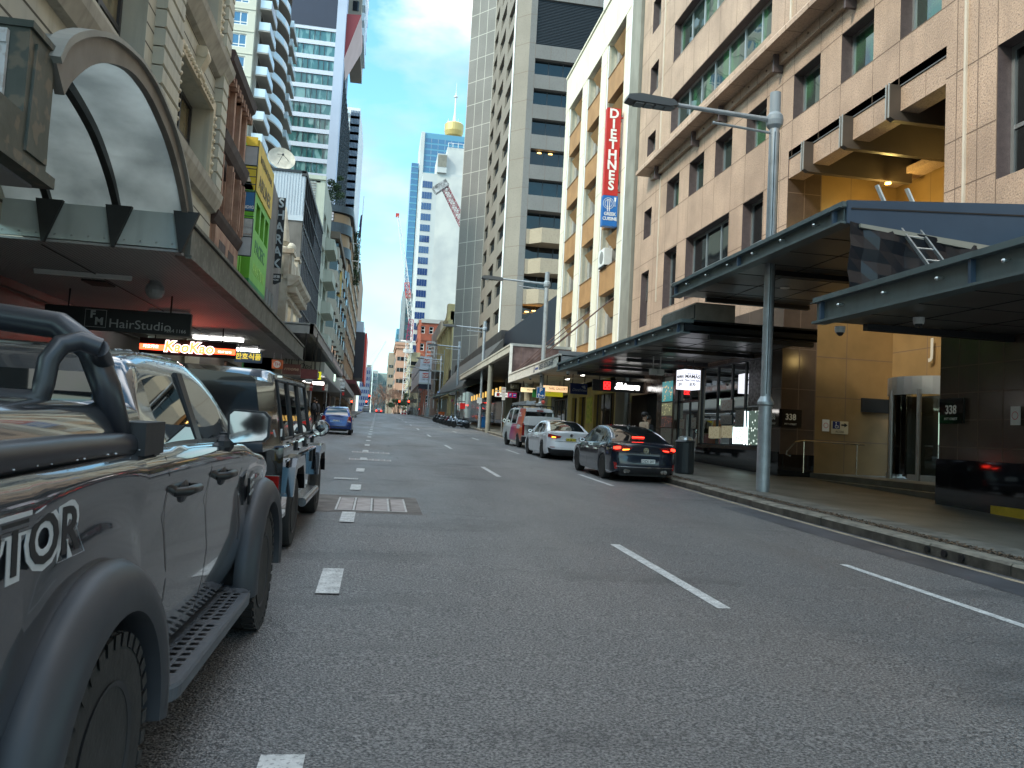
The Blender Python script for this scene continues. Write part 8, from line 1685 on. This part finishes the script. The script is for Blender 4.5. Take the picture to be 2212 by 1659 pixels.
# traffic lights
def tlight(x, y, z, label, hgt=None, mast=None):
    t = thing('traffic_light', label, 'traffic light', (x, y, z), group='red traffic lights at the far crossing'); b = MB(); b.box(x-.25, x+.25, y, y+.2, z-.75, z+.35); part('housing', b, blackp, t); b = MB(); b.lathe((x, y-.01, z+.1), [(.17, 0), (.17, -.02), (.01, -.06)], 14, 'y'); part('red_lamp', b, mat('signal_red', (1, .03, .01), emit=8), t)
    b = MB(); b.cyl((x, y+.25, gz(y)), (x, y+.25, z+.3), .07, n=8)
    if mast: b.tube([(x, y+.25, z+.3), (x, y+.25, z+mast), (x+1.4, y+.25, z+mast+.2)], .07, 8)
    part('post', b, alud, t)
tlight(5.05, 195, 8.15, 'big red traffic light hanging left of the parked tray truck'); tlight(7.47, 200, 8.45, 'red traffic light above the parked tray truck'); tlight(-2.35, 215, 9.8, 'red traffic light over the white van on a tall mast', mast=4); tlight(-3.3, 235, 8.9, 'lower red traffic light left of the tall mast'); tlight(9.45, 190, 6.5, 'low red traffic light at the right kerb'); tlight(-6.0, 190, 7.3, 'small red traffic light on the left pavement')
# left side sign poles
def lpole(x, y, h, boards, label):
    t = thing('sign_post', label, 'sign post', (x, y, gz(y)+.15)); b = MB(); b.cyl((x, y, gz(y)+.1), (x, y, h), .035, n=8); part('post', b, galv, t)
    for (x0, x1, z0, z1, m_, s_) in boards:
        b = MB(); b.box(x0, x1, y-.05, y-.035, z0, z1); part('plate', b, m_, t)
        if s_: text(t, 'lettering', s_, ((x0+x1)/2, y-.055, (z0+z1)/2), (0, -1, 0), (z1-z0)*.3, blackp if m_ == white else signw, .002)
lpole(-3.72, 46, 4.15, [(-4.05, -3.64, 3.96, 4.14, white, 'TOW'), (-3.97, -3.80, 3.5, 3.94, MATS['sign_beige'], '8P'), (-3.80, -3.63, 3.5, 3.94, red, 'NO')], 'left kerb post with a white tow away plate over beige and red plates')
lpole(-3.72, 60, 4.75, [(-4.05, -3.88, 4.15, 4.6, red, 'NO'), (-3.88, -3.66, 4.15, 4.6, white, 'P')], 'left kerb post with one red and one pale blue plate')
lpole(-3.55, 78, 5.85, [(-3.62, -3.22, 5.2, 5.8, white, 'END'), (-3.5, -3.2, 4.95, 5.05, white, ''), (-3.42, -3.2, 4.55, 4.85, red, '')], 'left kerb post with a tall white end sign over small plates')
# ---- people ----
skin = mat('skin', (.42, .26, .18), .55); hairm = mat('hair_dark', (.02, .015, .012), .6)
def person(label, x, y, h, yaw, shirt, trousers, cap=None, mask=False, walk=.25, bag=None, hair=True, carry=0.):
    z0 = gz(y)+.15 if abs(x-2) > 5.7 else gz(y); t = thing('person', label, 'person', (x, y, z0), (0, 0, yaw)); k = h/1.75
    V = [(0, 0, .95, .135, .11), (0, .0, 1.12, .13, .10), (0, 0, 1.32, .165, .11), (0, .0, 1.45, .085, .075), (0, .01, 1.52, .052, .052), (0, .015, 1.575, .062, .072), (0, .02, 1.66, .078, .094), (0, .015, 1.735, .05, .06)]
    E_ = [(0, 1), (1, 2), (2, 3), (3, 4), (4, 5), (5, 6), (6, 7)]
    for sg in (-1, 1):
        i = len(V); sw = sg*walk
        V += [(sg*.175, 0, 1.405, .062, .062), (sg*.225, -sw*.25, 1.14, .048, .048), (sg*.215, .08-sw*.5+carry*.1, .90+carry*.12, .036, .036), (sg*.205, .12-sw*.6+carry*.12, .82+carry*.14, .03, .04), (sg*.2, .14-sw*.62+carry*.13, .76+carry*.14, .018, .028)]
        E_ += [(2, i), (i, i+1), (i+1, i+2), (i+2, i+3), (i+3, i+4)]
        j = len(V); V += [(sg*.095, 0, .87, .09, .09), (sg*.10, sw*.45+.03, .50, .062, .065), (sg*.10, sw*.9, .12, .042, .045), (sg*.10, sw*.9+.02, .045, .045, .045), (sg*.11, sw*.9+.16, .035, .04, .03)]
        E_ += [(0, j), (j, j+1), (j+1, j+2), (j+2, j+3), (j+3, j+4)]
        # fingers
        w_ = i+3
        for f in range(4):
            q = len(V); fx = (f-1.5)*.018; V += [(sg*.2, .13-sw*.62+carry*.13+fx, .735+carry*.14, .0085, .0085), (sg*.195, .145-sw*.62+carry*.13+fx, .69+carry*.14-(.004 if f in (0, 3) else 0), .0075, .0075)]; E_ += [(i+4, q), (q, q+1)]
        q = len(V); V += [(sg*.185, .17-sw*.62+carry*.13, .765+carry*.14, .010, .010)]; E_ += [(i+3, q)]
    me = bpy.data.meshes.new('body'); me.from_pydata([(a*k, b_*k, c_*k) for a, b_, c_, _, _ in V], E_, [])
    o = bpy.data.objects.new('body', me); COL.objects.link(o); md = o.modifiers.new('s', 'SKIN'); md.use_smooth_shade = True
    for i, v in enumerate(V): me.skin_vertices[0].data[i].radius = (v[3]*k, v[4]*k)
    me.skin_vertices[0].data[0].use_root = True
    su = o.modifiers.new('u', 'SUBSURF'); su.levels = su.render_levels = 2
    m2 = bpy.data.meshes.new_from_object(o.evaluated_get(bpy.context.evaluated_depsgraph_get())); o.modifiers.clear(); o.data = m2; m2.name = 'body'; m2.materials.clear()
    for m_ in (skin, shirt, trousers, blackp): m2.materials.append(m_)
    for p in m2.polygons:
        c_ = p.center/k; side_ = abs(c_.x)
        p.material_index = 0 if c_.z > 1.49 else 3 if c_.z < .09 else (1 if c_.z > .93+carry*.14 or (side_ > .165 and c_.z > .84+carry*.14) else (0 if side_ > .165 and c_.z > .62 else 2))
    o.parent = t
    # nose, ears and eyes are on the same head; hair or cap as children
    b = MB(); b.ball((0, .112*k, 1.64*k), .017*k, .8, 1, 1.2, 8); b.ball((-.083*k, .015*k, 1.645*k), .02*k, .5, 1, 1.4, 8); b.ball((.083*k, .015*k, 1.645*k), .02*k, .5, 1, 1.4, 8); part('nose_and_ears', b, skin, t, local=True, smooth=60)
    b = MB(); [b.ball((sx*.03*k, .100*k, 1.665*k), .010*k, n=6) for sx in (-1, 1)]; b.ball((0, .102*k, 1.60*k), .02*k, 1.2, .4, .3, 8, ); part('eyes_and_mouth', b, hairm, t, local=True)
    if hair: b = MB(); b.ball((0, -.012*k, 1.70*k), .098*k, 1, 1.12, .92, 14); part('hair', b, hairm, t, local=True, smooth=60)
    if cap: b = MB(); b.ball((0, .012*k, 1.715*k), .100*k, 1, 1.16, .75, 14); b.prism([(-.06*k, .10*k), (.06*k, .10*k), (.05*k, .19*k), (-.05*k, .19*k)], lambda a, c_: (a, c_, 1.70*k), lambda a, c_: (a, c_, 1.712*k)); part('cap', b, cap, t, local=True, smooth=50)
    if mask: b = MB(); b.ball((0, .075*k, 1.612*k), .052*k, 1.15, .85, .85, 12); part('face_mask', b, mat('mask_blue', (.35, .52, .60), .7), t, local=True, smooth=60)
    if bag: b = MB(); b.ball((0, -.17*k, 1.22*k), .15*k, .9, .55, 1.4, 12); part('backpack', b, bag, t, local=True, smooth=60)
    return t
tan_ = mat('cloth_tan', (.46, .33, .23), .85, var=.12, vs=6); dkc = mat('cloth_black', (.015, .015, .018), .85); grc = mat('cloth_grey', (.10, .10, .11), .85); whc = mat('cloth_white', (.55, .56, .52), .85)
person('person in a tan top, dark cap and blue face mask walking behind the dark sedan', 8.52, 25.0, 1.76, -1.25, tan_, dkc, cap=dkc, mask=True, walk=.15)
person('person in black with a dark mask following the one in the tan top', 9.15, 26.4, 1.66, -.9, dkc, dkc, walk=.2)
person('person in a long dark coat seen from behind near the left kerb', -3.95, 52.0, 1.75, .1, dkc, dkc, walk=.2, bag=grc)
person('person in dark clothes hunched beside the coat wearer on the left pavement', -4.2, 57.5, 1.68, .4, grc, dkc, walk=.25, cap=mat('cap_dred', (.2, .03, .02), .7))
person('smaller person in a dark jacket farther along the left pavement', -4.6, 74, 1.7, .2, dkc, grc)
person('person in a white top and dark trousers on the right pavement past the motorbikes', 9.4, 128, 1.76, .2, whc, dkc)
person('person in an orange work jacket in the shade beyond the white top', 10.9, 150, 1.75, 1.2, mat('cloth_orange', (.5, .12, .02), .8), dkc)
# ---- motorbikes ----
def bike(label, x, y, yaw, colr, scoot=True, big=1., group='motorbikes parked nose out along the right kerb'):
    t = thing('motorbike', label, 'motorbike', (x, y, gz(y)), (GS, .06, yaw), group=group); k = big; R_ = .30*k
    for yy, nm in ((.68*k, 'front_wheel'), (-.62*k, 'rear_wheel')):
        b = MB(); b.lathe((0, yy, R_), [(R_*.72, -.045), (R_*.93, -.055), (R_, -.02), (R_, .02), (R_*.93, .055), (R_*.72, .045)], 24, 'x'); o = part(nm, b, tyrem, t, local=True, smooth=40); b = MB(); b.lathe((0, yy, R_), [(R_*.74, -.03), (R_*.74, .03)], 20, 'x'); [b.box(-.012, .012, yy-R_*.7*abs(cos(a))-.01, yy+R_*.7*abs(cos(a))+.01, R_-.015+R_*.6*sin(a)*0, R_+.015) for a in (0,)]; part('rim', b, rimm, o, local=True)
    b = MB(); b.tube([(0, .68*k, R_), (0, .52*k, .72*k), (0, .42*k, 1.02*k)], .045, 8)
    for sg in (-1, 1): b.tube([(sg*.06, .68*k, R_), (sg*.07, .5*k, .85*k)], .025, 8)
    part('fork', b, alud, t, local=True)
    b = MB(); b.tube([(-.36*k, .32*k, 1.03*k), (-.2*k, .40*k, 1.05*k), (0, .42*k, 1.0*k), (.2*k, .40*k, 1.05*k), (.36*k, .32*k, 1.03*k)], .018, 8)
    for sg in (-1, 1): b.cyl((sg*.25*k, .38*k, 1.04*k), (sg*.33*k, .34*k, 1.22*k), .008, n=5); b.ball((sg*.34*k, .34*k, 1.24*k), .06, 1, .3, .6, 8)
    part('handlebar', b, blackp, t, local=True)
    b = MB(); b.ball((0, .55*k, .80*k), .16*k, .8, .8, 1.3, 12); b.ball((0, .70*k, .58*k), .13*k, .55, 1.5, .7, 12)
    if scoot: b.ball((0, .42*k, .62*k), .2*k, .75, .5, 1.3, 12); b.box(-.13*k, .13*k, -.1*k, .42*k, .26*k, .33*k); b.ball((0, -.48*k, .60*k), .2*k, .8, 1.9, .85, 12)
    else: b.ball((0, .12*k, .80*k), .19*k, .75, 1.5, .75, 12); b.ball((0, .05*k, .50*k), .2*k, .8, 1.4, .9, 12); b.ball((0, -.6*k, .80*k), .12*k, .8, 1.8, .5, 10)
    part('fairing', b, colr, t, local=True, smooth=60)
    b = MB(); b.ball((0, -.28*k, .80*k), .17*k, .8, 2.2, .35, 12); part('seat', b, blackp, t, local=True, smooth=60)
    b = MB(); b.ball((0, -.2*k, .42*k), .17*k, .9, 1.5, .8, 10); b.tube([(.12, .05, .28*k), (.14, -.5*k, .30*k), (.15, -.85*k, .38*k)], .04, 8); part('engine_and_exhaust', b, alud, t, local=True, smooth=60)
    b = MB(); b.ball((0, .70*k, .86*k), .055, 1.2, .5, .9, 8); part('headlight', b, chrome, t, local=True)
    if scoot: b = MB(); b.grid([[(sx*.16*k, (.55-.10*j)*k, (.98+.13*j)*k) for sx in (-1, -.5, 0, .5, 1)] for j in range(3)]); part('windshield', b, mat('smoke_screen', (.10, .11, .12), .1, alpha=.6), t, local=True)
    b = MB(); b.box(-.08, .08, -.98*k, -.96*k, .45*k, .58*k); part('number_plate', b, platem, t, local=True)
    return t
silverp = mat('bike_silver', (.42, .46, .52), .25, .4, coat=1); bkp = mat('bike_black', (.012, .012, .014), .2, coat=1); redp = mat('bike_maroon', (.10, .01, .015), .25, coat=1)
bike('silver white scooter, nearest of the row of parked motorbikes', 7.75, 75.2, 1.95, silverp, True, 1.05); bike('pale blue silver scooter right behind the nearest one', 7.65, 78.6, 1.9, mat('bike_ice', (.40, .47, .55), .25, .3, coat=1), True, 1.05)
bike('maroon motorbike third in the row', 7.7, 83, 1.85, redp, False); bike('black scooter with a white front mudguard, fourth in the row', 7.65, 86.5, 1.9, bkp, True); bike('black motorbike with silver tank, fifth in the row', 7.7, 91, 1.85, mat('bike_grey', (.2, .21, .22), .25, .4, coat=1), False)
bike('black motorbike sixth in the row', 7.75, 96, 1.85, bkp, False, 1.05); bike('black motorbike, farthest of the parked row', 7.8, 101.5, 1.85, bkp, False, 1.0)
# ---- trees ----
def tree_bare(t, x, y, z0, h, rnd, bm, spread=.5, depth=6):
    b = MB(); tw = MB()
    def br(p, d, l, r, k):
        q = p+d*l; tgt = b if k > depth-2 else tw; tgt.cyl(tuple(p), tuple(q), r, r*.68, 5 if k < depth-1 else 7, cap=False)
        if k == 0: return
        for i in range(3 if k > 2 else 3):
            a = Vector((rnd.gauss(0, 1), rnd.gauss(0, 1), rnd.gauss(.25, .6))).normalized(); br(q, (d+a*spread*rnd.uniform(.7, 1.25)).normalized(), l*rnd.uniform(.62, .86), r*.62, k-1)
    br(Vector((x, y, z0)), Vector((0, 0, 1)), h*.24, h*.018, depth)
    part('trunk', b, bm, t); part('crown', tw, mat('twig', (.20, .115, .085), .85), t)
tbk = mat('bark', (.22, .15, .11), .85, var=.3, vs=2)
for i, (x, y, h, lab) in enumerate(((3.2, 262, 13, 'tallest bare tree in the middle of the far street'), (5.6, 275, 12, 'bare tree leaning over the dark evergreen'), (.9, 290, 11, 'bare tree left of the tallest one at the street end'), (7.2, 300, 12.5, 'bare tree against the pink building'), (-1.2, 310, 10, 'low bare tree farthest left at the street end'))):
    t = thing('bare_tree', lab, 'tree', (x, y, gz(y))); tree_bare(t, x, y, gz(y), h, random.Random(i+3), tbk)
leafm = mat('leaf_dark', (.035, .065, .03), .7, var=.4, vs=.9, vcol=(.06, .10, .04)); leafl = mat('leaf_mid', (.05, .10, .035), .7, var=.4, vs=1.5, vcol=(.03, .06, .02))
def foliage(b, cs, n, s, rnd):
    for i in range(n):
        c_, r = rnd.choice(cs); v = Vector((rnd.gauss(0, 1), rnd.gauss(0, 1), rnd.gauss(0, 1))).normalized()*r*rnd.random()**.4; p = Vector(c_)+Vector((v.x, v.y, v.z*.8)); q = Vector((rnd.gauss(0, 1), rnd.gauss(0, 1), rnd.gauss(0, 1))).normalized(); u = q.orthogonal().normalized()*s*rnd.uniform(.6, 1.3); w = q.cross(u)*.7
        b.quad(tuple(p-u), tuple(p-w*.8), tuple(p+u), tuple(p+w*.8), m=rnd.randint(0, 1))
t = thing('evergreen_tree', 'dark leafy evergreen tree behind the big red traffic light', 'tree', (5.9, 246, gz(246))); rn = random.Random(8)
b = MB(); z0 = gz(246); [b.cyl((5.4+.2*i, 246, z0), (4.2+1.1*i, 246+rn.uniform(-1, 1), z0+3), .14, .08, 6) for i in range(3)]; part('trunk', b, tbk, t)
b = MB(); cs = [((5.6+rn.uniform(-2.6, 2.9), 246+rn.uniform(-1.6, 1.6), z0+3.3+rn.uniform(-.9, 2.0)), rn.uniform(.6, 1.25)) for i in range(17)]; foliage(b, cs, 4200, .13, rn); part('crown', b, [leafm, leafl], t)
t = thing('evergreen_tree', 'second dark leafy tree beside the curved lamp at the far right kerb', 'tree', (8.6, 240, gz(240))); b = MB(); b.cyl((8.6, 240, 6.4), (8.6, 240, 9.5), .14, .1, 6); part('trunk', b, tbk, t); b = MB(); cs = [((8.6+rn.uniform(-1.3, 1.3), 240+rn.uniform(-1, 1), 11+rn.uniform(-1.2, 1.4)), rn.uniform(.5, 1.0)) for i in range(9)]; foliage(b, cs, 1800, .13, rn); part('crown', b, [leafm, leafl], t)
for lab, cs, n in (('tall green shrub on the roof of the rounded corner building', [((-10.2+.3*i*(i % 2), 138.5, 40.0+.75*i), 1.2-.12*i) for i in range(6)]+[((-8.6, 138.5, 40.8), .9), ((-9.3, 138.5, 42), 1.0)], 2200), ('trailing green plants over the parapet, upper clump', [((-5.9, 152+1.2*i, 37.5-1.1*i*.8), .9) for i in range(7)], 1800), ('trailing green plants over the parapet, lower clump', [((-5.9, 158+1.0*i, 31.5-.5*i), .8) for i in range(4)], 1000)):
    t = thing('roof_plant', lab, 'plant', cs[0][0]); b = MB(); b.cyl(cs[0][0], (cs[0][0][0], cs[0][0][1], cs[0][0][2]-1.5), .08, n=6); part('stem', b, tbk, t); b = MB(); foliage(b, cs, n, .14, rn); part('crown', b, [leafm, leafl], t)
b = MB(); b.cyl((3.0, 150, 200), (3.2, 150, 60), .001, n=3) if 0 else None
